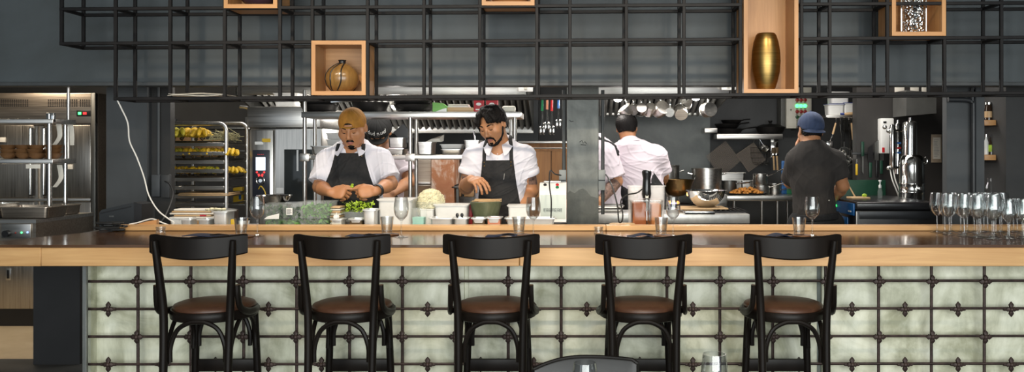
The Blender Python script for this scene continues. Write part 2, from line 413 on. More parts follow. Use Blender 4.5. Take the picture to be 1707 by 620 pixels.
# base: three plaster panels
pan = [(X(147, 4.0), X(774, 4.0)), (X(781, 4.0), X(1362, 4.0)), (X(1370, 4.0), 2.9)]
for a, c in pan:
    MB().box((a, 4.0, .02), (c, 4.06, .985), .002, 1).build('plaster_panel', M['plaster'], bar, True)
MB().box((X(778, 4)-.03, 4.012, .02), (X(778, 4)+.03, 4.05, .985)).build('pale_joint', M['plaster'], bar, True)
MB().box((X(1366, 4)-.03, 4.015, .02), (X(1366, 4)+.03, 4.05, .985)).build('dark_joint', M['plasterd'], bar, True)
MB().box((X(147, 3.95), 3.95, .02), (X(147, 3.95)+.012, 4.0, .985)).build('end_return', M['plaster'], bar, True)
MB().box((X(140, 3.9), 3.885, 0), (X(147, 3.9), 3.9, .983), .002, 1).build('corner_angle', mk('grey_painted_steel', (.22, .23, .22), .4, .6), bar, True)
MB().box((-2.25, 4.06, 0), (2.9, 4.36, .98)).build('carcass', M['wallk'], bar, True)
# ------------------------------------------------------------------ iron lattice
lat = thing('iron_lattice', 'rusty iron lattice with cross ornaments over the pale plaster bar front', 'lattice', (0, 3.93, 0))
DL = 3.93; vx = [229+88.3*i for i in range(-0, 18)]; vx = [X(p, DL) for p in vx]
hz = [Z(469-i*.6*0, DL)-.1265*i for i in range(8)]
for i, z in enumerate(hz):
    MB().tube([(X(146, DL), DL, z), (2.9, DL, z+.004)], .0062, 8).build('horizontal_bar', M['rust'], lat, True)
for x in vx:
    MB().tube([(x, DL+.006, .0), (x, DL+.006, .98)], .0072, 8).build('vertical_bar', M['rust'], lat, True)
def petal(m, u, n, r, wd):
    rings = []
    for t, w_, th in ((.10, .45, .009), (.35, .80, .010), (.58, 1.0, .008), (.80, .55, .006), (1, .03, .002)):
        rings.append([u*(r*t)+n*(wd*w_*math.cos(q))+V((0, th*math.sin(q)-.004, 0)) for q in [2*PI*j/8 for j in range(8)]])
    m.loft(rings)
UX, UZ = V((1, 0, 0)), V((0, 0, 1))
def rosette_a():
    m = MB(); m.ball((0, -.008, 0), (.0125, .012, .0125), 10)
    for u, n in ((UX, UZ), (-UX, UZ), (UZ, UX), (-UZ, UX)): petal(m, u, n, .032, .013)
    return m
def rosette_b():
    m = MB(); m.ball((0, -.008, 0), (.0115, .012, .0115), 10)
    for u in (UZ, -UZ): petal(m, u, UX, .036, .013)
    for u in (UX, -UX): petal(m, u, UZ, .028, .012); m.tube([u*.02, u*.034], [.0085, .0075], 8)
    return m
ra = rosette_a().build('rosette', M['rust'], lat); rb = rosette_b().build('cross_ornament', M['rust'], lat)
first_a = first_b = True
def put(src, first, x, z):
    o = src if first else src.copy()
    if not first: C.objects.link(o); o.parent = lat
    o.location = (x, -.002, z)
for i, z in enumerate(hz[:6]):
    if i % 2 == 0:
        for x in vx: put(ra, first_a, x, z); first_a = False
    else:
        for x in [vx[0]-.13]+[(p+q)/2-.004 for p, q in zip(vx, vx[1:])]: put(rb, first_b, x, z); first_b = False

# ------------------------------------------------------------------ bar stools
def make_stool():
    t = thing('bar_stool', 'x', 'bar stool')
    bk = -.20
    # back rail: bent and dished board
    rings = []
    for i in range(25):
        u = -1+2*i/24; x = .196*u; y = bk-.012+.055*u*u; dz = .012*u*u
        zt = 1.143+dz-.004*(abs(u) > .98); zl = 1.062+dz*.85-.012*(1-u*u)
        th = .010; tx = V((.196, .11*u, 0)).normalized(); nn = V((tx.y, -tx.x, 0))
        c = V((x, y, 0)); e = .006
        prof = [(-th, zl+e), (-th+e, zl), (th-e, zl), (th, zl+e), (th, zt-e), (th-e, zt), (-th+e, zt), (-th, zt-e)]
        rings.append([c+nn*(-p)+V((0, 0, z)) for p, z in prof])
    MB().loft(rings).build('backrest', M['black'], t)
    for s in (-1, 1):
        p = smooth_path([(s*.128, bk-.03, 0), (s*.130, bk-.005, .45), (s*.134, bk+.015, .80), (s*.146, bk+.002, .98), (s*.158, bk-.016, 1.13)], 5)
        m = MB(); m.tube(p, [.0165]*(len(p)-4)+[.0155, .015, .014, .012], 12); m.build('rear_leg', M['black'], t)
        p = [(s*.150, .165, 0), (s*.142, .15, .4), (s*.128, .135, .79)]
        MB().tube(smooth_path(p, 4), .0165, 12).build('front_leg', M['black'], t)
        # bent hip bracket from seat ring up to rear post
        p = smooth_path([(s*.168, .06, .806), (s*.184, -.03, .812), (s*.178, -.11, .822), (s*.169, -.165, .852), (s*.166, -.182, .90), (s*.165, -.186, .945)], 5)
        MB().tube(p, .011, 8, flat=1.4).build('hip_bracket', M['black'], t)
        # side arch
        p = smooth_path([(s*.128, bk+.03, .615), (s*.130, bk+.05, .70), (s*.134, -.08, .775), (s*.136, .0, .785), (s*.136, .07, .765), (s*.135, .118, .70), (s*.138, .122, .615)], 4)
        MB().tube(p, .0095, 8).build('side_arch', M['black'], t)
        MB().bar((s*.130, bk, .25), (s*.146, .15, .25), .02, .035, .003).build('side_stretcher', M['black'], t)
    for y, nm in ((bk+.025, 'rear_arch'), (.125, 'front_arch')):
        p = smooth_path([(-.112, y, .625), (-.110, y+.0, .69), (-.085, y, .755), (-.04, y, .785), (0, y, .79), (.04, y, .785), (.085, y, .755), (.110, y, .69), (.112, y, .625)], 4)
        MB().tube(p, .0098, 8).build(nm, M['black'], t)
    MB().box((-.140, .138, .505), (.140, .158, .56), .004, 2).build('footrest', M['black'], t)
    MB().box((-.125, bk-.02, .28), (.125, bk, .32), .004, 2).build('rear_stretcher', M['black'], t)
    def outline(r, n=40):
        out = []
        for j in range(n):
            a = 2*PI*j/n; x = math.cos(a); y = math.sin(a)
            wx = 1.0+.07*y
            out.append((r*wx*x, r*1.0*y))
        return out
    m = MB(); rr = [(.172, .782), (.178, .786), (.180, .80), (.180, .815), (.176, .822), (.166, .824)]
    m.loft([[V((x, y-.0, z)) for x, y in outline(r)] for r, z in rr]); m.build('seat_ring', M['black'], t)
    m = MB(); rr = [(.168, .818), (.170, .828), (.164, .838), (.14, .847), (.10, .853), (.05, .856), (.008, .857)]
    m.loft([[V((x, y-.0, z)) for x, y in outline(r)] for r, z in rr]); m.build('seat_cushion', M['leather'], t, ang=80)
    return t
st0 = make_stool()
stool_px = [320, 564, 817, 1075, 1328]
stl = ['black bentwood bar stool with brown seat at the left end of the row', 'black bentwood bar stool with brown seat, second from the left end',
       'black bentwood bar stool with brown seat in the middle of the row', 'black bentwood bar stool with brown seat, standing behind the dark dining chair',
       'black bentwood bar stool with brown seat nearest the crowd of wine glasses']
for i, px in enumerate(stool_px):
    loc = (X(px, 3.5), 3.715, 0); rz = [.035, .01, 0, -.005, -.02][i]
    if i == 0:
        st0.location = loc; st0.rotation_euler = (0, 0, rz); st0['label'] = stl[0]; st0['group'] = 'bar stools along the counter'
    else: dup(st0, loc, rz, stl[i])

# ------------------------------------------------------------------ hanging shelf grid
ROLL = .0065
def rz_(px, py, D=4.5): return Z(py-(px-850)*.0095*0, D)
RF, RB = 4.5, 4.70
zrow = [Z(160.5, RF), Z(68, RF), Z(10.5, RF), Z(10.5, RF)+.295, Z(10.5, RF)+.475]
def grid(name, label, x0, x1, groups, xb0, lowstart, fill=()):
    g = thing(name, label, 'wall shelf', (0, 4.6, 1.78))
    def zz(x, z): return z+(x-X(850, RF))*ROLL
    r = .0175
    for i, z in enumerate(zrow):
        a = lowstart if i == 0 else x0
        for y in (RF, RB):
            MB().box((a-.009, y-r/2, -r/2), ((X(1331, RF) if i == 0 and x1 < 1 else x1)+.009, y+r/2, r/2), .002, 1, T(0, 0, 0)).build('rail', M['iron'], g, True)
            o = g_last = [c for c in C.objects][-1]
            for v in o.data.vertices:
                v.co.z += zz(v.co.x, z)
    for x in groups:
        z0 = zrow[0] if x > lowstart-.01 else zrow[1]
        for y in (RF, RB):
            MB().box((x-r/2, y-r/2+.001, zz(x, z0)), (x+r/2, y+r/2-.001, zz(x, zrow[-1])), .002, 1).build('upright', M['iron'], g, True)
        for i, z in enumerate(zrow):
            if z >= z0-.001:
                MB().box((x-r/2, RF+r/2, zz(x, z)-r/2+.001), (x+r/2, RB-r/2, zz(x, z)+r/2-.001)).build('cross_bar', M['iron'], g, True)
    return g
gl = [X(p, RF) for p in (103, 193, 284, 375, 467, 521, 613, 707, 800, 895, 950, 1044, 1140, 1234)]
grid('steel_shelf_grid', 'long black steel grid shelf hanging above the pass, left of the tall box', gl[0], gl[-1], gl, 0, gl[1])
gr = [X(p, RF) for p in (1336, 1383, 1479, 1574, 1669, 1764)]
grid('steel_shelf_grid', 'black steel grid shelf hanging right of the tall wooden box', gr[0], gr[-1], gr, 0, gr[0])

def wood_box(label, px0, px1, pyb, h, y0=4.485, y1=4.685, grp='oak display boxes in the steel grid'):
    x0, x1 = X(px0, 4.485), X(px1, 4.485); z0 = Z(pyb, 4.485); t_ = .021; wd = x1-x0
    g = thing('display_box', label, 'display box', ((x0+x1)/2, (y0+y1)/2, z0), 0, grp)
    hw = wd/2; hd = (y1-y0)/2
    # mitred frame: four boards
    for nm, pl_, mt in (('bottom_board', [(-hw, 0), (hw, 0), (hw-t_, t_), (-hw+t_, t_)], M['oak']), ('top_board', [(-hw, h), (hw, h), (hw-t_, h-t_), (-hw+t_, h-t_)], M['oak']),
                        ('side_board', [(-hw, 0), (-hw+t_, t_), (-hw+t_, h-t_), (-hw, h)], M['oakv']), ('side_board', [(hw, 0), (hw-t_, t_), (hw-t_, h-t_), (hw, h)], M['oakv'])):
        MB().prism(pl_, -hd, hd, 'y').build(nm, mt, g)
    MB().box((-hw+t_, hd-.012, t_), (hw-t_, hd-.002, h-t_)).build('back_panel', M['oakv'] if h > .4 else M['oak'], g)
    return g, z0+t_, (x0+x1)/2
w1 = wood_box('square oak display box holding the striped round jar', 519, 609.5, 158.5, .285)
w2 = wood_box('tall oak display box holding the brass vase', 1240, 1331, 155, .82)
w3 = wood_box('oak display box holding the dark bowl, cut by the top edge', 373, 462, 13.5, .285)
w4 = wood_box('oak display box in the upper middle of the grid, only its bottom edge showing', 803, 891, 9, .285)
w5 = wood_box('oak display box holding the silver stacked food carrier', 1487, 1577, 59.5, .40)
# striped jar
def jar():
    pr = [(0, 0), (.035, .001), (.058, .010), (.079, .035), (.088, .068), (.084, .095), (.066, .122), (.04, .143), (.020, .153)]
    t = thing('striped_jar', 'round brown wooden jar with dark swirling stripes and short neck', 'jar', (X(571, 4.58), 4.575, w1[1]))
    b = MB(); b.lathe(pr+[(0, .153)], 36); b.build('body', M_jar, t)
    m = MB()
    for k in range(7):
        pts = []
        for i in range(25):
            s_ = i/24; zi = s_*(len(pr)-2)+1; a_ = int(min(zi, len(pr)-2)); f_ = zi-a_
            r = pr[a_][0]*(1-f_)+pr[a_+1][0]*f_; z = pr[a_][1]*(1-f_)+pr[a_+1][1]*f_
            an = 2*PI*k/9+1.35*s_+.25*math.sin(s_*6)
            pts.append((r*1.006*math.cos(an), r*1.006*math.sin(an), z))
        m.tube(pts, .0036, 6)
    m.build('stripe', M['blackp'], t)
    m = MB(); m.lathe([(.021, .15), (.018, .158), (.019, .166), (.022, .171), (.016, .172), (.013, .16), (0, .16)], 20); m.build('neck', M['blackp'], t)
M_jar = wood('jar_wood', (.12, .06, .016), (.30, .165, .05), .28, 2, 5, .3)
jar()
# brass vase
pr = [(0, 0), (.045, 0), (.050, .012), (.062, .05), (.073, .10), (.0765, .15), (.0767, .156), (.074, .205), (.066, .255), (.054, .292), (.046, .302), (.040, .303), (.036, .298), (.03, .25), (0, .25)]
solo(MB().lathe(pr, 40), 'brass_vase', M['brass'], 'barrel-shaped brushed brass vase in the tall oak box', 'vase', (X(1276.5, 4.58), 4.575, w2[1]))
# dark bowl
pr = [(0, 0), (.05, .002), (.085, .03), (.10, .07), (.10, .10), (.094, .10), (.092, .07), (.075, .03), (0, .02)]
solo(MB().lathe(pr, 32), 'dark_bowl', mk('glazed_dark_ceramic', (.03, .016, .03), .2, 0, .3), 'dark glazed bowl at the top edge in an oak box', 'bowl', (X(431, 4.58), 4.575, w3[1]))
# low woven basket just peeking in the middle box
pr = [(0, 0), (.07, 0), (.095, .02), (.10, .06), (.094, .06), (.088, .02), (0, .012)]
solo(MB().lathe(pr, 28), 'shallow_basket', M['oak'], 'pale shallow basket in the upper middle oak box', 'basket', (X(850, 4.58), 4.575, w4[1]))
# silver tiffin carrier: embossed tiers and frame
tf = thing('food_carrier', 'tall silver embossed stacked food carrier in an oak box', 'food carrier', (X(1523, 4.57), 4.57, w5[1]))
emb, nt, bb = _mat('embossed_silver'); bb.inputs['Metallic'].default_value = 1; bb.inputs['Base Color'].default_value = (.8, .8, .8, 1); bb.inputs['Roughness'].default_value = .16
vn = nt.nodes.new('ShaderNodeTexVoronoi'); vn.inputs['Scale'].default_value = 70; nt.links.new(_tc(nt), vn.inputs['Vector']); _bump(nt, bb, vn.outputs['Distance'], .9, .012)
for k in range(5):
    z = k*.0585
    MB().lathe([(0, z), (.050, z), (.057, z+.004), (.058, z+.012), (.058, z+.046), (.056, z+.050), (.060, z+.052), (.060, z+.057), (.05, z+.058), (0, z+.058)], 36).build('tier', emb, tf)
for s in (-1, 1): MB().box((s*.066-.003, -.006, 0), (s*.066+.003, .006, .31), .001).build('frame_bar', M['chrome'], tf)
MB().box((-.075, -.02, 0), (-.058, .02, .012), .002).build('foot', M['chrome'], tf)
MB().tube([V((-.066, 0, .31))]+arc((0, 0, .31), .066, 180, 0, 12), .004, 8).build('handle', M['chrome'], tf)
# folded paper on the shelf's bottom rail
pp = MB()
zr = zrow[0]+.009
for k in range(5):
    a = (k*37 % 11-5)*.012
    rings = []
    for i in range(9):
        u = i/8; x = X(298, 4.58)+u*.27; z = zr+.004+.003*k+.003*math.sin(u*7+k)+(X(340, RF)-X(850, RF))*ROLL-.001
        rings.append([(x+a*.2, 4.495+a*.3, z), (x+a*.2, 4.69+a*.3, z), (x+a*.2, 4.69+a*.3, z+.0012), (x+a*.2, 4.495+a*.3, z+.0012)])
    pp.loft(rings)
solo(pp, 'paper_stack', M['paper'], 'loose stack of papers lying on the grid shelf at its left end', 'papers', (X(330, 4.58), 4.58, zr), world=True)

# ------------------------------------------------------------------ foreground table setting
dt = thing('dining_table', 'dark dining table at the bottom edge, only just below the frame', 'dining table', (X(1090, 2.2), 2.16, 0))
MB().box((-.62, -.36, .715), (.62, .32, .75), .006).build('tabletop', M['black'], dt)
for sx in (-1, 1):
    for sy in (-.32, .27): MB().bar((sx*.56, sy, 0), (sx*.56, sy, .715), .05, .05, .004).build('leg', M['black'], dt)
dc = thing('dining_chair', 'dark dining chair with curved glossy back at the bottom edge', 'chair', (X(976, 2.66), 2.45, 0))
dcm = mk('dark_lacquer', (.012, .011, .010), .3, 0, .2, 8, spec=.3)
rings = []
for i in range(21):
    u = -1+2*i/20; x = .162*u; y = .235-.022*u*u; zt = .853-.034*max(0, -u)**2.2-.006*max(0, u)**2-.02*max(0, u-.9)*10*max(0, u-.9)*5; zl = .60
    nn = V((.12*u, .16, 0)).normalized()
    rings.append([V((x, y, zl))-nn*.008, V((x, y, zt-.005))-nn*.008, V((x, y, zt))-nn*.004, V((x, y, zt))+nn*.004, V((x, y, zt-.005))+nn*.008, V((x, y, zl))+nn*.008])
MB().loft(rings).build('backrest', dcm, dc)
m = MB(); m.tube([r[2]*.5+r[3]*.5+V((0, 0, .0)) for r in rings], .0065, 8); m.build('top_rim', M['black'], dc)
MB().box((-.21, -.2, .43), (.21, .2, .47), .02, 3).build('seat', M['leather'], dc)
for sx in (-1, 1):
    MB().bar((sx*.19, -.17, 0), (sx*.185, -.17, .43), .032, .032, .004).build('leg', M['black'], dc)
    MB().tube(smooth_path([(sx*.19, .22, 0), (sx*.18, .19, .45), (sx*.150, .195, .64)], 4), .016, 8).build('leg', M['black'], dc)
# ------------------------------------------------------------------ refrigerator
D = 7.27
fx0, fx1 = -5.9, X(160, D)
fr = thing('refrigerator', 'tall stainless refrigerator with vent grilles and a small green and red display', 'refrigerator', ((fx0+fx1)/2, 7.6, 0))
zt = Z(155, D); zs = Z(206, D); zm = Z(333, D); zb_ = Z(515, 7.27)
MB().box((fx0, D+.03, zb_), (fx1, 7.95, zt), .006).build('body', M['steelw'], fr, True)
MB().box((fx0, D, zs), (fx1, D+.029, zt), .006).build('top_panel', M['steelw'], fr, True)
m = MB()
for a, c in ((-20, 48), (80, 128), (133, 166)):
    for px in np.arange(a, min(c, 158), 3.6):
        for py in np.arange(166, 178, 3.2): m.box((X(px, D), D-.0015, Z(py+1.9, D)), (X(px+2.3, D), D, Z(py, D)))
m.build('vent_grille', M['blackp'], fr, True)
ds = MB().box((X(128, D), D-.006, Z(194, D)), (X(157, D), D, Z(184, D)), .002).build('display', M['blackp'], fr, True)
MB().box((X(131, D), D-.008, Z(191, D)), (X(136, D), D-.006, Z(187, D))).build('green_light', M['led_g'], ds, True)
MB().box((X(139, D), D-.008, Z(191, D)), (X(145, D), D-.006, Z(187, D))).build('red_light', M['led_r'], ds, True)
for a, c, nm in ((-5.9, X(56, D), 0), (X(73, D), fx1-.045, 1)):
    for z0, z1 in ((zm+.015, zs-.012), (zb_, zm-.015)):
        dr = MB().box((a, D, z0), (c, D+.029, z1), .008).build('door', M['steelv'] if False else steel('door_steel', (.40, .37, .33), .3, 2), fr, True)
        if z0 > 1:
            hx = c-.015 if nm == 0 else a+.012
            MB().box((hx-.02, D-.012, z0+.02), (hx+.02, D, z1-.02), .006).build('handle_recess', M['blackp'], dr, True)
            MB().cyl((hx, D-.02, z0+.03), (hx, D-.02, z1-.03), .012, 12).build('handle', M['chrome'], dr, True)
        else:
            (MB().box((X(10, D), D-.006, Z(467, D)), (X(19, D), D, Z(447, D)), .003).build('handle_plate', M['steelv'], dr, True), MB().box((X(12.5, D), D-.009, Z(464, D)), (X(16.5, D), D-.006, Z(450, D)), .002).build('handle_recess', M['blackp'], dr, True)) if nm == 0 else None
for a in (X(56, D), X(66, D)):
    MB().box((a, D+.008, zb_), (a+.03, D+.028, zs-.02)).build('mullion', M['steelv'], fr, True)
MB().box((fx1-.04, D-.01, zb_), (fx1, D+.03, zt), .004).build('side_trim', M['dsteel'], fr, True)
MB().box((fx0, D-.006, zm-.014), (fx1-.045, D+.01, zm+.014), .004).build('middle_trim', M['steel'], fr, True)
MB().box((fx0, D+.04, 0), (fx1, D+.08, zb_)).build('kick_panel', M['blackp'], fr, True)
for x in (-5.8, fx1-.12):
    for y in (7.4, 7.9): MB().cyl((x, y, 0), (x, y, zb_), .03, 12).build('foot', M['dsteel'], fr, True)
for i, (px, py) in enumerate(((5, 233), (117, 278))):
    b = MB().box((X(px-5, D), D-.012, Z(py+4, D)), (X(px+5, D), D-.0005, Z(py-4, D)), .001)
    b.build('label_sticker', M['paper'], fr, True)

# ------------------------------------------------------------------ pass station at far left
Ds = 4.7
xr0, xr1 = X(60, Ds), X(151, 5.2)
stn = thing('pass_station', 'stainless heated pass station with a two-shelf overshelf at the far left', 'pass station', (-3.5, 4.95, 0))
zt = Z(366, Ds)
xl = -4.4
MB().prism([(xl, 4.7), (xr0, 4.7), (xr1, 5.24), (xl, 5.24)], zt-.02, zt, 'z').build('top_plate', M['steel'], stn, True)
MB().prism([(xl, 4.703), (xr0-.002, 4.703), (xr1-.004, 5.237), (xl, 5.237)], Z(402, Ds), zt-.0205, 'z').build('body', M['steelw'], stn, True)
cp = MB().box((X(3, 4.70), 4.695, Z(397, Ds)), (X(52, 4.7), 4.702, Z(373, Ds)), .002).build('control_panel', M['steel'], stn, True)
MB().cyl((X(12, 4.69), 4.67, Z(389, Ds)), (X(12, 4.69), 4.694, Z(389, Ds)), S(5.5, Ds), 20).build('knob', M['blackp'], cp, True)
for px, c in ((25, 'redlens'), (35, 'led_g'), (45, 'led_b')):
    MB().ball((X(px, 4.69), 4.694, Z(388-(px-25)*.05, Ds)), S(1.6, Ds), 10).build('indicator_light', M[c], cp, True)
for x, y in ((X(118, 4.80), 4.9), (xl+.05, 4.75), (xl+.05, 5.18), (xr1-.06, 5.2)):
    MB().cyl((x, y, 0), (x, y, Z(402, Ds)), .018, 10).build('leg', M['steelv'], stn, True)
px1 = X(82.5, 4.85); px2 = X(109, 5.08)
MB().cyl((px1, 4.85, zt), (px1, 4.85, Z(190, 4.85)), .0115, 12).build('post', M['chrome'], stn, True)
MB().cyl((px2, 5.08, zt), (px2, 5.08, Z(206, 5.08)), .0115, 12).build('post', M['chrome'], stn, True)
MB().cyl((px2+.006, 5.10, Z(268, 5.1)), (px2+.006, 5.10, Z(143, 5.1)), .009, 12).build('tall_post', M['steelv'], stn, True)
for ya, yb in ((198, 206), (265, 273)):
    MB().box((xl, 4.83, Z(yb, 4.83)), (px1+.03, 5.06, Z(ya, 4.83)), .003).build('shelf', M['steel'], stn, True)
    MB().bar((px1, 4.85, Z(yb-3, 4.85)), (px2, 5.08, Z(yb-3, 4.85)), .02, .02).build('shelf_bracket', M['steel'], stn, True)
MB().box((px1-.015, 4.84, Z(204, 4.84)), (px1+.03, 4.86, Z(188, 4.84)), .003).build('ticket_clamp', M['chrome'], stn, True)
MB().box((X(42, 4.82), 4.826, Z(281, 4.82)), (X(66, 4.82), 4.83, Z(274, 4.82))).build('shelf_label', M['paper'], stn, True)
# order tickets
for i, (px, D_, y0, y1, bend, lab) in enumerate(((97, 4.95, 203, 245, -.045, 'curled paper order ticket hanging from the upper shelf clamp'), (117, 5.06, 205, 242, .006, 'straight paper order ticket hanging right of the tall post'),
                                         (99, 4.96, 275, 312, -.04, 'curled paper order ticket hanging from the lower shelf'))):
    x0 = X(px, D_); rings = []; zt_, zb2 = Z(y0, D_), Z(y1, D_)
    for k in range(13):
        u = k/12; z = zt_+(zb2-zt_)*u; x = x0+.012*math.sin(u*2.4)+bend*max(0, u-.55)**1.3*2.4; wd = .013
        rings.append([(x-wd, D_-.004, z), (x+wd, D_+.004-.01*u, z), (x+wd, D_+.0052-.01*u, z), (x-wd, D_-.0028, z)])
    solo(MB().loft(rings), 'order_ticket', M['paper'], lab, 'ticket', (x0, D_, zt_), world=True)

# ------------------------------------------------------------------ sheet pan trolley
tr = thing('sheet_pan_trolley', 'tall aluminium sheet pan trolley loaded with bananas beside the dark pier', 'trolley', (X(350, 6.1), 6.1, 0))
for Df, a, c in ((5.9, 280, 377), (6.3, 322, 412)):
    x0, x1 = X(a, Df), X(c, Df); zt = Z(206, Df); r = .05
    pts = [V((x0, Df, .12)), V((x0, Df, zt-r))]+arc((x0+r, Df, zt-r), r, 180, 90, 6)[1:]+arc((x1-r, Df, zt-r), r, 90, 0, 6)+[V((x1, Df, .12))]
    MB().tube(pts, .0145, 12).build('frame_hoop', M['steelv'], tr, True)
for i, y in enumerate((241, 256, 270, 285, 299, 313, 327, 341)):
    z = Z(y, 5.9)
    for side in (0, 1):
        a = (X(280, 5.9), 5.9, z) if side == 0 else (X(377, 5.9), 5.9, z)
        c = (X(322, 6.3), 6.3, z) if side == 0 else (X(412, 6.3), 6.3, z)
        MB().bar(V(a)+V((.008 if side == 0 else -.008, 0, 0)), V(c)+V((.008 if side == 0 else -.008, 0, 0)), .016, .012).build('runner', M['steel'], tr, True)
    if True:
        MB().box((X(285, 5.9), 5.882, z-.013), (X(375, 5.9), 5.888, z+.013), .002, 1).build('front_rail', M['steel'], tr, True)
for x, y in ((X(280, 5.9), 5.9), (X(377, 5.9), 5.9), (X(322, 6.3), 6.3), (X(412, 6.3), 6.3)):
    MB().tube(arc((x, y, .055), .05, 0, 330, 12), .018, 8).build('caster', M['rubber'], tr, True)
tray_z = []
tray0 = None
tlab = {0: 'topmost sheet pan on the trolley, under the herbs and upper bananas', 2: 'second loaded sheet pan on the trolley, with greenish bananas', 4: 'third loaded sheet pan on the trolley, with the lowest bananas', 6: 'sheet pan low on the trolley with flat boards'}
for i, y in ((0, 241), (2, 270), (4, 299), (6, 329)):
    z = Z(y, 5.9)+.008; tray_z.append(z)
    if tray0 is None:
        t = MB(); wx, wy = .185, .19
        t.loft([[V((sx*(wx-o), sy*(wy-o), zz)) for sx, sy in ((-1, -1), (1, -1), (1, 1), (-1, 1))] for o, zz in ((.012, 0), (0, .018), (.003, .018), (.014, .003))])
        tray0 = solo(t, 'sheet_pan', M['dsteel'], tlab[i], 'tray', (X(348, 6.1), 6.1, z), group='sheet pans on the trolley')
    else:
        o = dup(tray0, (X(348, 6.1), 6.1, z), 0, tlab[i])
# bananas: bunch = several fingers and a stem
def bunch(mt, n=6):
    t = thing('banana_bunch', 'x', 'bananas')
    for k in range(n):
        a = (k-(n-1)/2)*.42; r = .055
        pts = []
        for i in range(8):
            u = i/7; th = -.2+u*1.25
            rad = .115*u
            pts.append((math.sin(a)*rad*.95+.01*math.sin(a), -.02+.01*k % .02-rad*math.cos(a)*.75, .018+.055*math.sin(min(1, .15+u)*2.6)*(.8+.15*(k % 2))))
        MB().tube(smooth_path(pts, 2), [.006]+[.0155]*12+[.011, .004][:2], 7).build('banana', mt, t) if False else MB().tube(pts, [.007, .013, .0165, .0175, .0175, .016, .011, .004], 8).build('banana', mt, t)
    MB().tube([(0, -.01, .02), (0, .012, .045), (0, .03, .055)], [.012, .010, .008], 7).build('stem', M['brown'], t)
    return t
b0 = bunch(M['banana'], 7); b1 = bunch(M['bananag'], 6); used = [0, 0]
spots = []
for k, px in enumerate((291, 304, 327, 338)): spots.append((0, px, 5.98 if k % 2 else 6.04, k == 1, 'top tray', k, 1.25))
for k, px in enumerate((290, 307, 322, 338, 352, 366, 392)): spots.append((1, px, 5.97+.06*(k % 2), k in (0, 1, 3), 'second loaded tray', k, 1.0))
for k, px in enumerate((302, 316, 330, 345, 360, 390)): spots.append((2, px, 5.97+.06*(k % 2), k in (3, 4), 'third loaded tray', k, .9))
for tr_i, px, D_, gr_, nm, k, s_ in spots:
    src = b1 if gr_ else b0; z = tray_z[tr_i]+.003
    lab = '%s banana bunch, %s from the left on the %s of the trolley' % ('greenish' if gr_ else 'yellow', ORD[k], nm)
    loc = (X(px, D_), D_, z); rz = RND.uniform(-.9, .9)
    if not used[gr_]:
        used[gr_] = 1; o = src; o.location = loc; o.rotation_euler = (0, 0, rz); o['label'] = lab; o['group'] = 'banana bunches on the trolley'
    else: o = dup(src, loc, rz, lab)
    o.scale = (s_*.86, s_*.86, s_)
hb = MB()
for k in range(60):
    a = V((RND.uniform(X(345, 6.0), X(378, 6.0)), RND.uniform(5.95, 6.1), tray_z[0]+RND.uniform(.01, .06)))
    hb.tube([a, a+V((RND.uniform(-.02, .09), RND.uniform(-.02, .02), RND.uniform(.0, .05))), a+V((RND.uniform(.02, .12), 0, RND.uniform(-.01, .04)))], .0022, 4)
o = solo(hb, 'dried_herbs', mk('dry_herb', (.30, .27, .14), .8, 0, .3, 30), 'dry pale herb stalks beside the bananas on the top tray', 'herbs', (X(360, 6), 6.0, tray_z[0]), world=True); o['kind'] = 'stuff'
for k, (px, py, w_, h_) in enumerate(((305, 250, 45, 38), (345, 262, 40, 30))):
    solo(MB().box((-S(w_/2, 6.35), 0, 0), (S(w_/2, 6.35), .12, S(h_, 6.35)), .003), 'cardboard_box', M['kraft'], ['brown cardboard box behind the left bananas of the trolley', 'brown cardboard box behind the trolley, right of another box'][k], 'box', (X(px, 6.4), 6.42, Z(py, 6.4)))
bs = thing('storage_rack', 'dark storage rack against the wall behind the trolley', 'rack', (X(330, 6.6), 6.6, 0))
for y in (212, 250, 262, 340): MB().box((X(255, 6.4), 6.41, Z(y+3, 6.4)), (X(412, 6.4), 6.75, Z(y, 6.4)), .002).build('shelf', M['dsteel'], bs, True)
for px in (257, 410):
    for y in (6.42, 6.74): MB().bar((X(px, 6.4), y, 0), (X(px, 6.4), y, Z(195, 6.4)), .02).build('post', M['dsteel'], bs, True)
bd = thing('flat_board', 'pale stacked boards on the low trolley tray', 'boards', (X(350, 6), 6.0, tray_z[3]))
MB().box((-.17, -.12, .003), (.17, .12, .012), .002).build('board', M['tan'], bd); MB().box((-.165, -.115, .014), (.165, .115, .022), .002).build('board', M['tan'], bd)
yb = thing('yellow_carton', 'yellow carton with a blue mark behind the trolley', 'carton', (X(398, 6.46), 6.46, Z(340, 6.4)+.001))
MB().box((-.035, -.02, 0), (.035, .02, .125), .002).build('box', M['yellow'], yb); MB().box((.008, -.0215, .03), (.026, -.02, .09)).build('mark', M['blue'], yb)

# ------------------------------------------------------------------ combination oven
D = 6.0
ov = thing('combi_oven', 'stainless combination oven with black touch panel and glass door', 'oven', (X(475, D), 6.3, 0))
ox0, ox1 = X(415, D), X(535, D)
MB().box((ox0, D+.03, .35), (ox1, 6.7, Z(214, D)), .004).build('body', M['steelv'], ov, True)
MB().box((ox0-.005, D-.02, Z(213, D)), (ox1, 6.7, Z(178, D)), .006).build('top_hood', M['steel'], ov, True)
cpn = MB().box((X(416, D), D, .36), (X(455, D), D+.03, Z(216, D)), .006).build('control_column', M['steelv'], ov, True)
bp = MB().box((X(421, D), D-.006, Z(331, D)), (X(450, D), D, Z(250, D)), .005, 3).build('touch_panel', mk('glossy_panel', (.03, .033, .045), .2, 0, 0), ov, True)
MB().box((X(427, D), D-.008, Z(284, D)), (X(443, D), D-.006, Z(262, D)), .001).build('screen', M['screen'], bp, True)
m = MB()
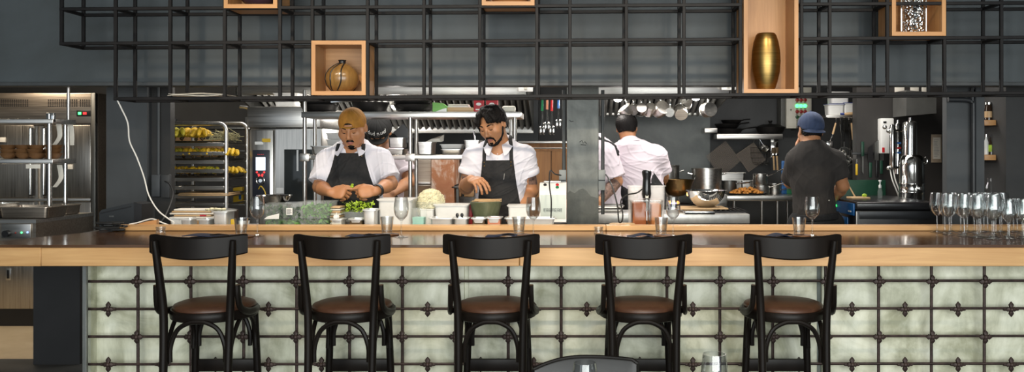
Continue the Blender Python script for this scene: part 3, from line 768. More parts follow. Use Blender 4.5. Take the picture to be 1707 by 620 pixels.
text_mesh(m, 'RATIONAL'[:0] or '- - - -', .02, T(X(435, D), D-.0075, Z(257, D)) @ FRONT, .0008); m.build('maker_mark', M['led_r'], bp, True)
m = MB()
for dx, dy in ((-6, 287), (6, 287), (-3, 291), (3, 291), (-2.5, 293), (2.5, 293)): m.cyl((X(435+dx, D), D-.009, Z(dy, D)), (X(435+dx, D), D-.006, Z(dy, D)), S(1.7, D), 10)
m.build('button', M['led_r'], bp, True)
MB().tube(arc((X(435, D), D-.008, Z(301, D)), S(6.5, D), 0, 350, 24), S(1.3, D), 8, loop=True).build('dial_ring', M['chrome'], bp, True)
MB().cyl((X(435, D), D-.012, Z(301, D)), (X(435, D), D-.006, Z(301, D)), S(3, D), 16).build('dial', M['chrome'], bp, True)
MB().tube(smooth_path([(X(432, D), D-.01, Z(315, D)), (X(436, D), D-.014, Z(310, D)), (X(442, D), D-.012, Z(318, D)), (X(444, D), D-.01, Z(327, D))], 4), .004, 6).build('cord', M['yellow'], bp, True)
dr = MB().prism([(X(459, D), .36), (X(535, D), .36), (X(535, D), Z(216, D)), (X(459, D), Z(216, D))], D, D+.03, 'y').build('door', M['steelv'], ov, True)
MB().box((X(474, D), D-.006, Z(336, D)), (X(524, D), D-.0005, Z(249, D)), .006, 3).build('window', mk('dark_oven_window', (.03, .034, .034), .08, 0, .3, 4), dr, True)
MB().box((X(495, D), D-.008, Z(285, D)), (X(498, D), D-.006, Z(250, D))).build('window_guide', M['steelv'], dr, True)
MB().box((X(461, D), D-.004, Z(322, D)), (X(473, D), D-.0005, Z(313, D))).build('plate', M['white'], dr, True)
MB().box((X(437, D), D-.002, Z(237, D)), (X(451, D), D-.0002, Z(231, D))).build('yellow_sticker', M['yellow'], cpn, True)
MB().box((X(425, D), D-.002, Z(241, D)), (X(439, D), D-.0002, Z(236, D))).build('white_sticker', M['white'], cpn, True)
for x in (ox0+.05, ox1-.05):
    for y in (6.1, 6.6): MB().cyl((x, y, 0), (x, y, .35), .025, 10).build('leg', M['dsteel'], ov, True)
MB().tube(smooth_path([(X(400, 6.2), 6.2, Z(178, 6.2)), (X(412, 6.2), 6.2, Z(180, 6.2)), (X(415, 6.2), 6.2, Z(188, 6.2)), (X(415, 6.2), 6.2, Z(215, 6.2))], 4), .012, 8).build('pipe', M['steelv'], ov, True)
def gn(w_, d_, h_, taper=.9, rim=.006, t_=.0015, rad=.012):
    """open pan/tub: rounded rectangular shell with rolled rim; origin at base centre"""
    def ring(s_, z, e=0):
        hw, hd = w_/2*s_+e, d_/2*s_+e; out = []
        for cx_, cy_, a0 in ((hw-rad, hd-rad, 0), (-hw+rad, hd-rad, 90), (-hw+rad, -hd+rad, 180), (hw-rad, -hd+rad, 270)):
            for k in range(5):
                a = math.radians(a0+k*22.5); out.append(V((cx_+rad*math.cos(a), cy_+rad*math.sin(a), z)))
        return out
    m = MB(); m.loft([ring(taper, 0, -.004), ring(taper+.01, .004), ring(1, h_-.006), ring(1, h_-.005, rim), ring(1, h_, rim), ring(1, h_, -t_-.001), ring(taper, .005, -t_-.002)])
    return m
def tubbox(label, px, py, D_, wpx, hpx, mt, d_=None, name='plastic_tub', cat='tub', lid=None, taper=.9, fill=None, fillh=.6, group=None, rz=0, z=None, lidc=None):
    w_ = S(wpx, D_); h_ = S(hpx, D_); d_ = d_ or w_*.8
    zz = Z(py, D_) if z is None else z
    t = thing(name, label, cat, (X(px, D_), D_+d_/2, zz), rz, group)
    gn(w_, d_, h_, taper, min(.006, w_*.04), .0015, min(.02, w_*.12)).build('body', mt, t)
    if lid:
        MB().box((-w_/2-.007, -d_/2-.007, h_+.0003), (w_/2+.007, d_/2+.007, h_+lid), .004).build('lid', lidc or mt, t)
    if fill is not None:
        ft = taper+(1-taper)*fillh
        k = .006
        MB().loft([[V((sx*(w_/2*s_-k), sy*(d_/2*s_-k), q)) for sx, sy in ((-1, -1), (1, -1), (1, 1), (-1, 1))] for s_, q in ((taper, .006), (ft, h_*fillh))]).build('contents', fill, t)
    return t
o = tubbox('white translucent tub on top of the oven', 475, 178, 6.1, 40, 23, M['plast'], .2, taper=.86)
# ------------------------------------------------------------------ extraction hoods
M['lip'] = mk('pale_lip_steel', (.55, .55, .53), .36, .6, .12, 20)
def hood(label, a, c, Df, zf0, zf1, Db, zbk, lipz, n, right_slant=None, lampx=()):
    x0, x1 = a, c
    h = thing('extraction_hood', label, 'extraction hood', ((x0+x1)/2, (Df+Db)/2, lipz))
    MB().box((x0, Df, zf0), (x1, Df+.015, zf1), .003).build('front_panel', M['steel'], h, True)
    MB().box((x0, Df+.016, zf1-.02), (x1, Db, zf1)).build('roof', M['dsteel'], h, True)
    # sloping baffle wall of ribs
    p0 = V((0, Df+.20, zf1-.03)); p1 = V((0, Db-.05, zbk)); dv = (p1-p0).normalized(); nrm = V((0, -dv.z, dv.y))
    bb_ = MB(); bb_.prism([(p0.y, p0.z), (p1.y, p1.z), (p1.y, p1.z+.03), (p0.y, p0.z+.03)], x0+.02, x1-.02, 'x'); bb_.build('filter_back', M['blackp'], h, True)
    m = MB(); wv = (x1-x0-.04)/n
    for i in range(n):
        xx = x0+.02+wv*(i+.5)
        rings = []
        for p in (p0, p1):
            rings.append([p+V((xx+wv*.36*math.cos(q), 0, 0))-nrm*(.03*math.sin(q)+.002) for q in [PI*j/6 for j in range(7)]])
        m.loft(rings)
    m.build('baffle', M['baffle'], h, True)
    MB().box((x0, Db-.08, lipz), (x1, Db, zbk+.005), .003).build('grease_lip', M['lip'], h, True)
    for xx in (x0, x1-.012):
        MB().prism([(Df, zf0), (Df, zf1), (Db, zf1), (Db, lipz)], xx, xx+.012, 'x').build('end_panel', M['dsteel'], h, True)
    return h
M['baffle'] = mk('baffle_steel', (.20, .20, .19), .42, .35, .2, 12)
hood('long stainless extraction hood behind the overshelf at left', X(392, 6.5), X(888, 7.3), 6.5, Z(158, 6.5), Z(128, 6.5), 7.5, Z(212, 7.42), Z(222, 7.42), 42)
h2 = hood('stainless extraction hood with hanging saucepans, right of the column', X(985, 6.8), X(1218, 6.8), 6.8, Z(158, 6.8), Z(125, 6.8), 7.7, Z(189, 7.65), Z(192, 7.65), 22)
# round hood lamps: fixture with lit bulb
for i, (px, py, D_, lab) in enumerate(((498, 168, 6.75, 'round lit hood lamp above the oven'), (660, 176, 6.9, 'round lit hood lamp behind the dark pans'), (1030, 163, 6.95, 'round lit hood lamp above the cook facing the range'), (1160, 161, 6.95, 'round lit hood lamp near the right end of the hood'))):
    t = thing('hood_lamp', lab, 'lamp', (X(px, D_), D_, Z(py, D_)), 0, 'round lamps in the hoods')
    MB().lathe([(.02, .09), (.03, .05), (.048, .03), (.05, .0), (.046, 0), (.044, .02), (0, .03)], 20).build('cage', M['chrome'], t)
    MB().ball((0, 0, .0), (.040, .040, .034), 14).build('bulb', M['bulb'], t)
    light('hood_bulb', 'POINT', (X(px, D_), D_-.02, Z(py, D_)-.07), (0, 0, 0), 9, NEU, .04)
# switch boxes on soffit strip seen in the gap
for i, (px, py, D_, lab) in enumerate(((876, 147, 6.45, 'white socket plate on the left hood front'), (1215, 144, 6.75, 'white socket plate on the right hood front'))):
    t = thing('socket_plate', lab, 'socket', (X(px, D_), D_, Z(py+6, D_)))
    MB().box((-.055, 0, 0), (.055, .03, .06), .006).build('plate', M['white'], t); MB().box((-.012, -.006, .015), (.012, 0, .045), .003).build('switch', M['cream_e'], t)

# ------------------------------------------------------------------ overshelf unit behind the two cooks
D = 5.5
us = thing('overshelf_unit', 'stainless two-shelf rack behind the two cooks', 'shelf unit', (X(690, 5.65), 5.65, 0))
for ya, yb2 in ((186, 196), (258, 266)):
    MB().box((X(502, D), D, Z(yb2, D)), (X(868, D), D+.36, Z(ya, D)), .004).build('shelf', M['steel'], us, True)
for px, D_ in ((508, 5.515), (684, 5.515), (858, 5.515), (525, 5.84), (694, 5.84), (852, 5.84)):
    x = X(px, D_)
    MB().cyl((x, D_, .0), (x, D_, Z(186, D_) if px != 508 else Z(150, D_)), .013, 12).build('post', M['steelv'], us, True)
for px in (508, 684):
    MB().box((X(px, D)-.03, D-.012, Z(269, D)), (X(px, D)+.03, D+.01, Z(256, D)), .003).build('shelf_clamp', M['steel'], us, True)
MB().box((X(502, D), D, .86), (X(868, D), D+.36, .90), .004).build('table_top', M['steel'], us, True)
ZS1 = Z(186, D); ZS2 = Z(258, D)
def fpan(label, px, D_, r, h_, z, mt=M['castiron'], hang=0, handle=True, name='frying_pan', cat='frying pan', group=None, rz=0):
    t = thing(name, label, cat, (X(px, D_), D_, z), rz, group)
    MB().lathe([(0, 0), (r*.72, 0), (r*.85, h_*.25), (r*.98, h_*.9), (r, h_), (r*.95, h_), (r*.82, h_*.3), (r*.7, .006), (0, .006)], 32).build('pan', mt, t)
    if handle: MB().tube([(r*.95, 0, h_*.8), (r*1.3, 0, h_*1.1), (r*2.0, 0, h_*1.35)], [.010, .009, .011], 8, flat=.6).build('handle', mt, t)
    return t
for i, (px, r, h_, rz, z) in enumerate(((533, .125, .05, 2.0, 0), (530, .12, .045, 2.4, .028), (617, .125, .066, .9, 0), (690, .135, .05, .8, 0), (688, .125, .045, 1.1, .03))):
    fpan(['black frying pan on the top shelf left of the ochre cap, lower of two', 'black frying pan nested on another left of the ochre cap', 'deep black pan on the top shelf right above the ochre cap', 'wide black frying pan left of the green box, lower of two', 'black frying pan left of the green box, upper of two'][i], px, 5.66, r, h_, ZS1+.001+z, handle=False, group='black pans on the top shelf')
tn = MB(); 
for s in (-1, 1): tn.tube(smooth_path([(-.10, s*.012, .0), (0, s*.016, .01), (.09, s*.006, .012)], 4), .004, 6, flat=2)
solo(tn, 'kitchen_tongs', M['chrome'], 'steel tongs lying on the top shelf above the ochre cap', 'tongs', (X(578, 5.6), 5.6, ZS1+.066))
gb = thing('green_box', 'bright green and white box on the top shelf', 'box', (X(733, 5.56), 5.58, ZS1+.001))
MB().prism([(-.045, 0), (.048, 0), (.048, .035), (.02, .055), (-.045, .062)], -.03, .03, 'y').build('carton', M['green'], gb); MB().prism([(-.03, -.001), (.046, -.001), (.046, .024), (.02, .018)], -.0315, -.0301, 'y').build('print', M['white'], gb)
tt = thing('wooden_tray', 'tan wooden tray on the top shelf stacked with papers', 'tray', (X(768, 5.58), 5.62, ZS1+.001))
MB().box((-.085, -.06, 0), (.085, .06, .008), .002).build('base', M['tan'], tt)
for y in (-.06, .052): MB().box((-.085, y, .008), (.085, y+.008, .028), .002).build('side', M['tan'], tt)
pb = thing('notebook_stack', 'pale and blue notebooks in the wooden tray', 'notebooks', (X(764, 5.58), 5.62, ZS1+.0095))
for k, c in enumerate(('paper', 'blue', 'white', 'paper')): MB().box((-.075+.004*k, -.045, .011*k), (.07-.006*(k % 2), .045, .011*k+.009), .001).build('notebook', M[c], pb)
for i, (px, w_, h_) in enumerate(((798, 16, 17), (820, 19, 18))):
    t = thing('red_packet', ['dark red packet with a white emblem on the top shelf', 'red packet behind black hair on the top shelf'][i], 'packet', (X(px, 5.58), 5.6, ZS1+.001), 0, 'red packets on the top shelf')
    MB().box((-S(w_/2, 5.58), -.025, 0), (S(w_/2, 5.58), .025, S(h_+3, 5.58)), .004).build('pack', M['red'], t)
    MB().ball((0, -.025, S(13, 5.58)), (S(4.5, 5.58), .002, S(2.5, 5.58)), 12).build('emblem', M['white'], t)
    MB().box((-S(5, 5.58), -.0262, S(3, 5.58)), (S(5, 5.58), -.025, S(5, 5.58))).build('emblem_line', M['white'], t)
solo(MB().box((-.043, -.03, 0), (.043, .03, .04), .012, 3), 'bread_block', M['cream_e'], 'cream block at the right end of the top shelf', 'block', (X(848, 5.58), 5.6, ZS1+.001))
# mid shelf
def pan_on(label, px, wpx, hpx, z, D_=5.56, mt=None, d_=.17, **k): return tubbox(label, px, 0, D_, wpx, hpx, mt or M['steel'], d_, name='steel_pan', cat='pan', z=z, taper=.93, **k)
pan_on('square steel pan on the middle shelf right of the shelf posts', 708, 25, 21, ZS2+.001)
pan_on('wide shallow steel pan on the middle shelf, bottom of its stack', 752, 33, 9, ZS2+.001)
o = tubbox('milky shallow tub stacked in the middle shelf pans', 752, 0, 5.56, 36, 8, M['plast'], .16, z=ZS2+S(9, 5.56)+.002)
pan_on('steel pan on the middle shelf beside the bearded cook\'s shoulder', 787, 26, 24, ZS2+.001)
pan_on('small square steel container on the middle shelf behind the black cap', 660, 26, 17, ZS2+S(11, 5.56)+.002, d_=.13)
pan_on('low steel pan under the square container behind the black cap', 658, 30, 10, ZS2+.001)
o = tubbox('stacked clear tub left of the ochre cap, lower one', 557, 0, 5.6, 26, 10, M['plast'], .14, z=ZS2+.06); o['group'] = 'clear tubs left of the ochre cap'
o2 = tubbox('stacked clear tub left of the ochre cap, upper one', 557, 0, 5.6, 26, 10, M['plast'], .14, z=ZS2+.06+S(10, 5.6)+.001, lid=.003); o2['group'] = 'clear tubs left of the ochre cap'
o = pan_on('steel pan under the clear tubs on the middle shelf', 548, 60, 14.5, ZS2+.001)
solo(MB().bar((X(661, 5.6), 5.66, ZS2+.176), (X(680, 5.6), 5.66, ZS2+.09), .004, .09, .001), 'knife_board', M['blackp'], 'dark slanted board leaning on the middle shelf behind the posts', 'board', (X(670, 5.6), 5.66, ZS2+.1), world=True)
cl = MB(); cl.loft([[V((x, y, z+.01*math.sin(x*60))) for x, y, z in ((-.055, -.03, .0), (.05, -.04, .0), (.055, .03, .01), (-.05, .03, .008))], [V((-.02, -.02, .02)), V((.03, -.02, .025)), V((.06, .02, .05)), V((0, .02, .02))]])
solo(cl, 'folded_cloth', M['paper'], 'crumpled pale cloth lying in the square steel pan', 'cloth', (X(722, 5.6), 5.66, ZS2+S(21, 5.56)+.001))
solo(MB().cyl((0, 0, 0), (-.02, 0, .14), .005, 8), 'steel_rod', M['chrome'], 'thin steel utensil standing in the pan by the bearded cook', 'utensil', (X(793, 5.6), 5.65, ZS2+.02))

# brick pillar stub, steel cabinet, brown cabinets behind
struct('wall_brick_stub', MB().box((X(719, 6.3), 6.3, 0), (X(757, 6.3), 6.6, Z(262, 6.3)), .004), M['brick'])
cb = thing('steel_cabinet', 'plain steel cabinet seen between the shelf posts', 'cabinet', (X(690, 6.6), 6.8, 0))
MB().box((X(640, 6.6), 6.62, 0), (X(718, 6.6), 7.0, Z(266, 6.6)), .004).build('body', M['steelw'], cb, True)
MB().box((X(640, 6.6), 6.60, Z(308, 6.6)), (X(718, 6.6), 6.62, Z(303, 6.6)), .003).build('edge_trim', M['steel'], cb, True)
MB().box((X(642, 6.6), 6.605, .08), (X(717, 6.6), 6.62, Z(310, 6.6)), .003).build('door', mk('brown_cabinet_door', (.10, .06, .03), .5), cb, True)
wc = thing('wooden_cabinet', 'orange-brown wooden cabinet with steel top strip behind the bearded cook', 'cabinet', (X(900, 7.0), 7.2, 0))
MB().box((X(864, 7.0), 7.0, 0), (X(948, 7.0), 7.4, Z(238, 7.0)), .004).build('body', M['woodp'], wc, True)
for k in range(3):
    MB().box((X(862+29*k, 7.0), 6.985, .1), (X(889+29*k, 7.0), 7.0, Z(251, 7.0)), .003).build('door', M['woodp'], wc, True)
MB().box((X(864, 7.0), 6.97, Z(239, 7.0)), (X(950, 7.0), 7.42, Z(235, 7.0)), .003).build('steel_top', M['steel'], wc, True)
MB().cyl((X(862, 7.0), 6.97, Z(247, 7.0)), (X(946, 7.0), 6.97, Z(247, 7.0)), .006, 8).build('rail', M['steel'], wc, True)
sg = thing('dark_griddle_shelf', 'dark perforated shelf beside the peeling orange pillar', 'shelf', (X(780, 6.4), 6.4, Z(312, 6.4)))
MB().box((-.11, -.1, -.004), (.13, .2, .012), .003).build('plate', M['dsteel'], sg)
for k in range(5): MB().box((-.10+.05*k, -.09, .012), (-.085+.05*k, .19, .02)).build('rib', M['blackp'], sg)
MB().box((-.09, .0, -.38), (-.07, .02, -.004)).build('bracket', M['dsteel'], sg)
rk = thing('under_cabinet', 'grey cupboard behind the bearded cook with small brown tins', 'cupboard', (X(810, 6.7), 6.9, 0))
MB().box((X(757, 6.6), 6.72, 0), (X(855, 6.6), 6.98, Z(330, 6.6)), .004).build('body', M['dsteel'], rk, True)
MB().box((X(757, 6.6), 6.9, Z(329, 6.6)), (X(855, 6.6), 6.98, Z(272, 6.6)), .004).build('back_panel', M['dsteel'], rk, True)
for k, px in enumerate((757, 778)): solo(MB().box((-.035, 0, 0), (.035, .08, .06), .004), 'brown_tin', M['kraft'], ['brown carton low behind the white tub', 'brown carton behind the raised hand'][k], 'carton', (X(px, 6.62), 6.74, Z(329.8, 6.6)+.001))
# tongs with coloured grips
ra = thing('tong_rail', 'thin steel rail above the hanging tongs', 'rail', (X(915, 6.6), 6.6, Z(162, 6.6)))
MB().cyl((-.14, 0, 0), (.12, 0, 0), .005, 8).build('rod', M['steel'], ra)
for s in (-.135, .115): MB().box((s-.006, 0, -.006), (s+.006, .3, .006)).build('bracket', M['steel'], ra)
for i, (px, c, y1, nm) in enumerate(((904, 'greenh', 226, 'green'), (912, 'pinkh', 218, 'salmon pink'), (920, 'redh', 226, 'red'), (931, 'blueh', 213, 'blue'))):
    D_ = 6.58; L = S(y1-164, D_); t = thing('serving_tongs', 'steel tongs with a %s grip hanging beside the column' % nm, 'tongs', (X(px, D_), D_, Z(163, D_)-.005), 0, 'hanging tongs with coloured grips')
    for s in (-1, 1):
        MB().tube(smooth_path([(0, s*.006, -.0), (s*.004, s*.008, -L*.5), (s*.009, s*.01, -L*.78)], 4), .0055, 8, flat=.8).build('arm', M['chrome'], t)
        MB().ball((s*.012, 0, -L*.86), (.013, .006, .036), 10).build('tip', M['chrome'], t)
        MB().tube([(0, s*.006, -.0), (s*.002, s*.008, -L*.34)], .0085, 8).build('grip', M[c], t)
# conduits and boxes on the column
for i, (px, D_, lab, pts) in enumerate(((938, 5.32, 'grey conduit and switch box on the left of the column', (165, 376)), (1003, 5.32, 'grey conduit and switch box on the right of the column', (165, 376)))):
    t = thing('switch_conduit', lab, 'conduit', (X(px, D_), D_, 1.1))
    MB().cyl((X(px+2, D_), D_+.015, Z(150, D_)), (X(px+2, D_), D_+.015, 1.1), .011, 10).build('conduit', M['dsteel'] if False else mk('grey_conduit', (.05, .055, .055), .5), t, True)
    b_ = MB().box((X(px-6, D_), D_-.03, Z(317, D_)), (X(px+6, D_), D_+.02, Z(283, D_)), .005).build('switch_box', mk('grey_box', (.26, .28, .275), .5, 0, .06), t, True)
    MB().box((X(px-5.5, D_), D_-.033, Z(301, D_)), (X(px+5.5, D_), D_-.03, Z(299.5, D_))).build('seam', M['wallk'], b_, True)
# ------------------------------------------------------------------ right-hand kitchen: island range, back range, pots
def R2(a, b): return RND.uniform(a, b)
M['pale'] = mk('pale_brushed_steel', (.62, .61, .58), .36, .6, .12, 20)
D = 6.2; zi = Z(357, D)
isl = thing('island_range', 'stainless island range with pale front, behind the orange juice container', 'range', (X(1110, D), 6.43, 0))
ia, ib = X(962, D), X(1250, D)
MB().box((ia, D+.004, .10), (ib-.004, 6.66, zi-.07), .004).build('body', M['dsteel'], isl, True)
MB().box((ia, D, zi-.068), (ib, 6.67, zi), .005).build('top_deck', M['pale'], isl, True)
MB().box((X(1142, D), D-.004, zi+.0005), (X(1192, D), D+.2, zi+.022), .003).build('griddle_edge', M['chrome'], isl, True)
MB().box((X(1140, D), D-.0055, zi+.008), (X(1176, D), D-.0045, zi+.013)).build('slot', M['blackp'], isl, True)
g_ = MB()
for k in range(7): g_.bar((X(1196, D)+.035*k, D+.05, zi+.02), (X(1196, D)+.035*k, D+.42, zi+.02), .010)
for y in (.06, .24, .41): g_.bar((X(1194, D), D+y, zi+.012), (X(1194, D)+.235, D+y, zi+.012), .012)
g_.build('burner_grate', M['castiron'], isl, True)
for x in (ia+.06, ib-.08):
    for y in (D+.06, 6.6): MB().cyl((x, y, 0), (x, y, .1), .025, 10).build('foot', M['dsteel'], isl, True)
for k in range(4): MB().cyl((X(1010+60*k, D), D-.02, zi-.035), (X(1010+60*k, D), D-.001, zi-.035), .016, 14).build('knob', M['chrome'], isl, True) if k in (1,) else None
D2 = 7.3; zr2 = 1.0
rg = thing('back_range', 'dark gas range under the hood with the wok and stock pots', 'range', (X(1120, D2), 7.7, 0))
MB().box((X(985, D2), D2, .1), (X(1212, D2), 8.1, zr2), .005).build('body', M['steel'], rg, True)
for px in (1010, 1070, 1128, 1180): 
    MB().lathe([(.13, 0), (.15, 0), (.15, .03), (.13, .03), (.13, 0)], 24, T(X(px, 7.55), 7.55, zr2+.0005)).build('burner_ring', M['castiron'], rg, True)
for x in (X(990, D2), X(1205, D2)):
    for y in (D2+.05, 8.0): MB().cyl((x, y, 0), (x, y, .1), .025, 10).build('foot', M['dsteel'], rg, True)
MB().box((X(1180, D2), D2-.01, zr2+.001), (X(1212, D2), D2+.1, zr2+.12), .004).build('splash_edge', M['steel'], rg, True)
# wok with flames
wk = thing('wok', 'blackened golden wok with two loop handles over a gas flame', 'wok', (X(1128, 7.55), 7.55, zr2+.09))
r = S(29, 7.55)
MB().lathe([(0, 0), (r*.45, .012), (r*.8, .065), (r, .150), (r*1.02, .152), (r*.97, .150), (r*.76, .07), (r*.4, .02), (0, .012)], 36).build('pan', mk('golden_patina', (.10, .06, .018), .35, .7, .6, 6), wk)
for s in (-1, 1): MB().tube(arc((s*r*.98, 0, .15), .036, 0, 180, 10, (0, 1, 0), (s*.35, 0, 1)), .005, 8).build('handle', M['dsteel'], wk)
fl = thing('gas_flame', 'small orange gas flames licking under the wok', 'flame', (X(1122, 7.42), 7.42, zr2+.03), 0)
for k in range(9):
    x = -.05+.0125*k; h_ = .018+.018*abs(math.sin(k*2.1))
    MB().lathe([(0, 0), (.007, .008), (.006, h_*.5), (0, h_)], 8, T(x, .01*math.sin(k), 0)).build('tongue', M['flame'] if k % 3 else M['flameb'], fl)
fl2 = thing('gas_flame', 'little orange flame at the right of the wok by the big pot', 'flame', (X(1146, 7.42), 7.42, zr2+.10), 0)
MB().lathe([(0, 0), (.008, .01), (.006, .03), (0, .055)], 8).build('tongue', M['flame'], fl2)
def pot(label, px, pyb, D_, wpx, hpx, mt, loops=True, long=None, name='stock_pot', cat='pot', group=None, z=None, lid=False):
    r = S(wpx/2, D_); h_ = S(hpx, D_); t = thing(name, label, cat, (X(px, D_), D_, Z(pyb, D_) if z is None else z), 0, group)
    MB().lathe([(0, 0), (r*.96, 0), (r, .006), (r, h_-.004), (r*1.035, h_-.002), (r*1.035, h_+.002), (r*.98, h_+.002), (r*.97, h_*.9), (r*.95, .01), (0, .008)], 36).build('body', mt, t)
    if loops:
        for s in (-1, 1): MB().tube([(s*r, -.035, h_*.84), (s*(r+.035), -.03, h_*.87), (s*(r+.035), .03, h_*.87), (s*r, .035, h_*.84)], .006, 8).build('handle', M['chrome'], t)
    if long:
        a = V((math.cos(long[0])*r*.98, math.sin(long[0])*r*.98, h_*.8)); d = V((math.cos(long[0]), math.sin(long[0]), long[2]))
        MB().tube([a, a+d*long[1]*.3, a+d*long[1]], [.008, .007, .010], 8, flat=.7).build('handle', M['chrome'], t)
    if lid:
        MB().lathe([(r*1.03, h_+.003), (r*1.03, h_+.008), (r*.5, h_+.02), (.012, h_+.022), (.012, h_+.04), (0, h_+.042)], 30).build('lid', mt, t)
    return t
pot('large tall steel stock pot to the right of the wok', 1178, 0, 7.85, 50, 60, M['steel'], z=zr2+.001)
pot('medium steel stock pot behind the wok', 1112, 0, 7.95, 41, 64, M['steel'], z=zr2+.001)
cbd = thing('cutting_board', 'pale cutting board under the shiny mixing bowl', 'board', (X(1172, 6.5), 6.47, zi+.023))
MB().box((-.19, -.15, 0), (.16, .13, .012), .004).build('board', M['tan'], cbd)
mb_ = MB(); r = S(33, 6.45)
mb_.lathe([(0, 0), (r*.35, .0), (r*.62, .025), (r*.88, .075), (r*.98, .122), (r*1.04, .124), (r*1.04, .127), (r*.97, .126), (r*.86, .075), (r*.6, .028), (0, .004)], 40)
solo(mb_, 'mixing_bowl', M['chrome'], 'shiny steel mixing bowl in front of the large stock pot', 'bowl', (X(1177, 6.45), 6.45, zi+.0355))
for i, (px, y, w_, z_) in enumerate(((1000, 6.36, 70, .0), (1008, 6.42, 62, .024))):
    tubbox(['flat steel tray on the island range beside the column', 'steel tray stacked crooked on another beside the column'][i], px, 0, y, w_, 5, M['steel'], .22, 'steel_tray', 'tray', z=zi+.001+z_, rz=.05*i, taper=.95)
# hanging saucepans
rail_z = Z(160, 7.0)
rl = thing('pan_rail', 'thin steel rail under the right hood carrying the saucepans', 'rail', (X(1110, 7.0), 7.0, rail_z))
MB().cyl((X(1035, 7), 7.0, rail_z), (X(1205, 7), 7.0, rail_z), .006, 8).build('rod', M['steel'], rl, True)
for px in (1040, 1200): MB().cyl((X(px, 7), 7.0, rail_z), (X(px, 7), 7.0, rail_z+.14), .005, 8).build('hanger', M['steel'], rl, True)
hp = [(1044, 184, 24, 14, -.5, 'leftmost'), (1056, 182, 18, 12, .5, 'second from the left'), (1069, 182, 17, 17, .2, 'third from the left'), (1083, 182, 17, 18, .2, 'fourth from the left'),
      (1101, 181, 25, 18, .45, 'largest, in the middle'), (1117, 186, 16, 14, .6, 'sixth from the left'), (1135, 186, 22, 18, .35, 'fourth from the right end'), (1145, 172, 17, 12, .9, 'small and tilted'), (1181, 182, 25, 16, .95, 'rightmost, apart from the others')]
for i, (px, py, wpx, hpx, tilt, nm) in enumerate(hp):
    D_ = 6.97-.012*(i % 3); r = S(wpx/2, D_); h_ = S(hpx, D_)
    t = thing('saucepan', 'steel saucepan hanging under the right hood, '+nm, 'saucepan', (X(px, D_), D_, rail_z-.004), 0, 'saucepans hanging under the hood')
    cz = Z(py, D_)-rail_z
    # the pan hangs by its handle; its mouth is turned partly towards or away from the room
    ax = V((math.sin((i*2.1) % 1.2-.6)*.7, (-1 if i in (7,) else 1)*(.35+tilt), .5*math.cos(i))).normalized()
    q = ax.to_track_quat('Z', 'Y').to_matrix().to_4x4(); c = V((0, 0, cz))
    prof = [(0, -h_/2), (r*.95, -h_/2), (r, -h_/2+.006), (r, h_/2), (r*1.04, h_/2+.001), (r*.96, h_/2), (r*.95, -h_/2+.008), (0, -h_/2+.006)]
    MB().lathe(prof, 28, T(c) @ q).build('pan', M['steel'], t)
    top = c+V((0, 0, r*.75))
    MB().tube(smooth_path([top, top+V((0, -.01, .03)), V((0, -.004, -.02)), V((0, 0, .006)), V((0, .012, -.004))], 3), .0062, 8, flat=1.6).build('handle', M['chrome'], t)
# wall shelf with black pans
D = 8.1
ws = thing('wall_shelf', 'steel wall shelf carrying black pans, above the hanging wire racks', 'shelf', (X(1250, D), 8.25, Z(232, D)))
MB().box((X(1195, D), D, Z(232, D)), (X(1305, D), 8.4, Z(223, D)), .003).build('shelf', M['steel'], ws, True)
MB().box((X(1172, D), D-.1, Z(222, D)), (X(1193, D), D+.1, Z(214, D)), .003).build('end_piece', M['steel'], ws, True)
zs_ = Z(223, D)+.001
for i, (px, r, h_, dz, rz) in enumerate(((1214, .14, .05, 0, .2), (1212, .12, .045, .052, .35), (1219, .10, .035, .098, .3), (1284, .14, .06, 0, 2.8))):
    fpan(['black frying pan at the left of the wall shelf, lower of two', 'black frying pan at the left of the wall shelf, with its handle to the right', 'small black pan on top of the left pile on the wall shelf', 'lidded black pan at the right of the wall shelf'][i], px, 8.25, r, h_, zs_+dz, rz=rz, handle=i != 3, group='black pans on the wall shelf')
ld = MB(); ld.lathe([(.14, 0), (.143, .006), (.08, .03), (.015, .036), (.012, .045), (.022, .06), (.02, .068), (0, .07)], 28); solo(ld, 'saucepan_cover', M['castiron'], 'black lid with a knob on the right-hand pan of the wall shelf', 'lid', (X(1284, 8.25), 8.25, zs_+.0605))
# hanging wire racks
for i, (px, py, a, sz, lab) in enumerate(((1206, 264, 38, .245, 'square black wire rack hanging by a corner behind the stock pot'), (1252, 262, 35, .20, 'smaller square wire rack hanging by a corner right of a larger one'))):
    D_ = 8.2; mt_ = mk('brown_wire', (.16, .13, .105), .5, .5, .1); t = thing('wire_rack', lab, 'wire rack', (X(px, D_), D_, Z(py, D_)), 0, 'wire racks under the wall shelf'); h_ = sz/2
    Q = rot(0, 0, math.radians(-a))
    m = MB(); m.tube([Q @ V((sx*h_, 0, sz_*h_)) for sx, sz_ in ((-1, -1), (1, -1), (1, 1), (-1, 1))], .004, 6, loop=True); m.build('frame', mt_, t)
    m = MB()
    n = 22
    for k in range(1, n):
        u = -h_+sz*k/n
        m.bar(Q @ V((u, 0, -h_)), Q @ V((u, 0, h_)), .0028); m.bar(Q @ V((-h_, .003, u)), Q @ V((h_, .003, u)), .0028)
    m.build('wire_grid', mt_, t)
    top = max(((Q @ V((sx*h_, 0, sz_*h_))) for sx, sz_ in ((-1, -1), (1, -1), (1, 1), (-1, 1))), key=lambda v: v.z)
    MB().tube(smooth_path([top, top+V((.004, -.01, .03)), V((top.x, 0, Z(232, D_)-Z(py, D_)))], 4), .002, 6).build('hook', M['dsteel'], t)
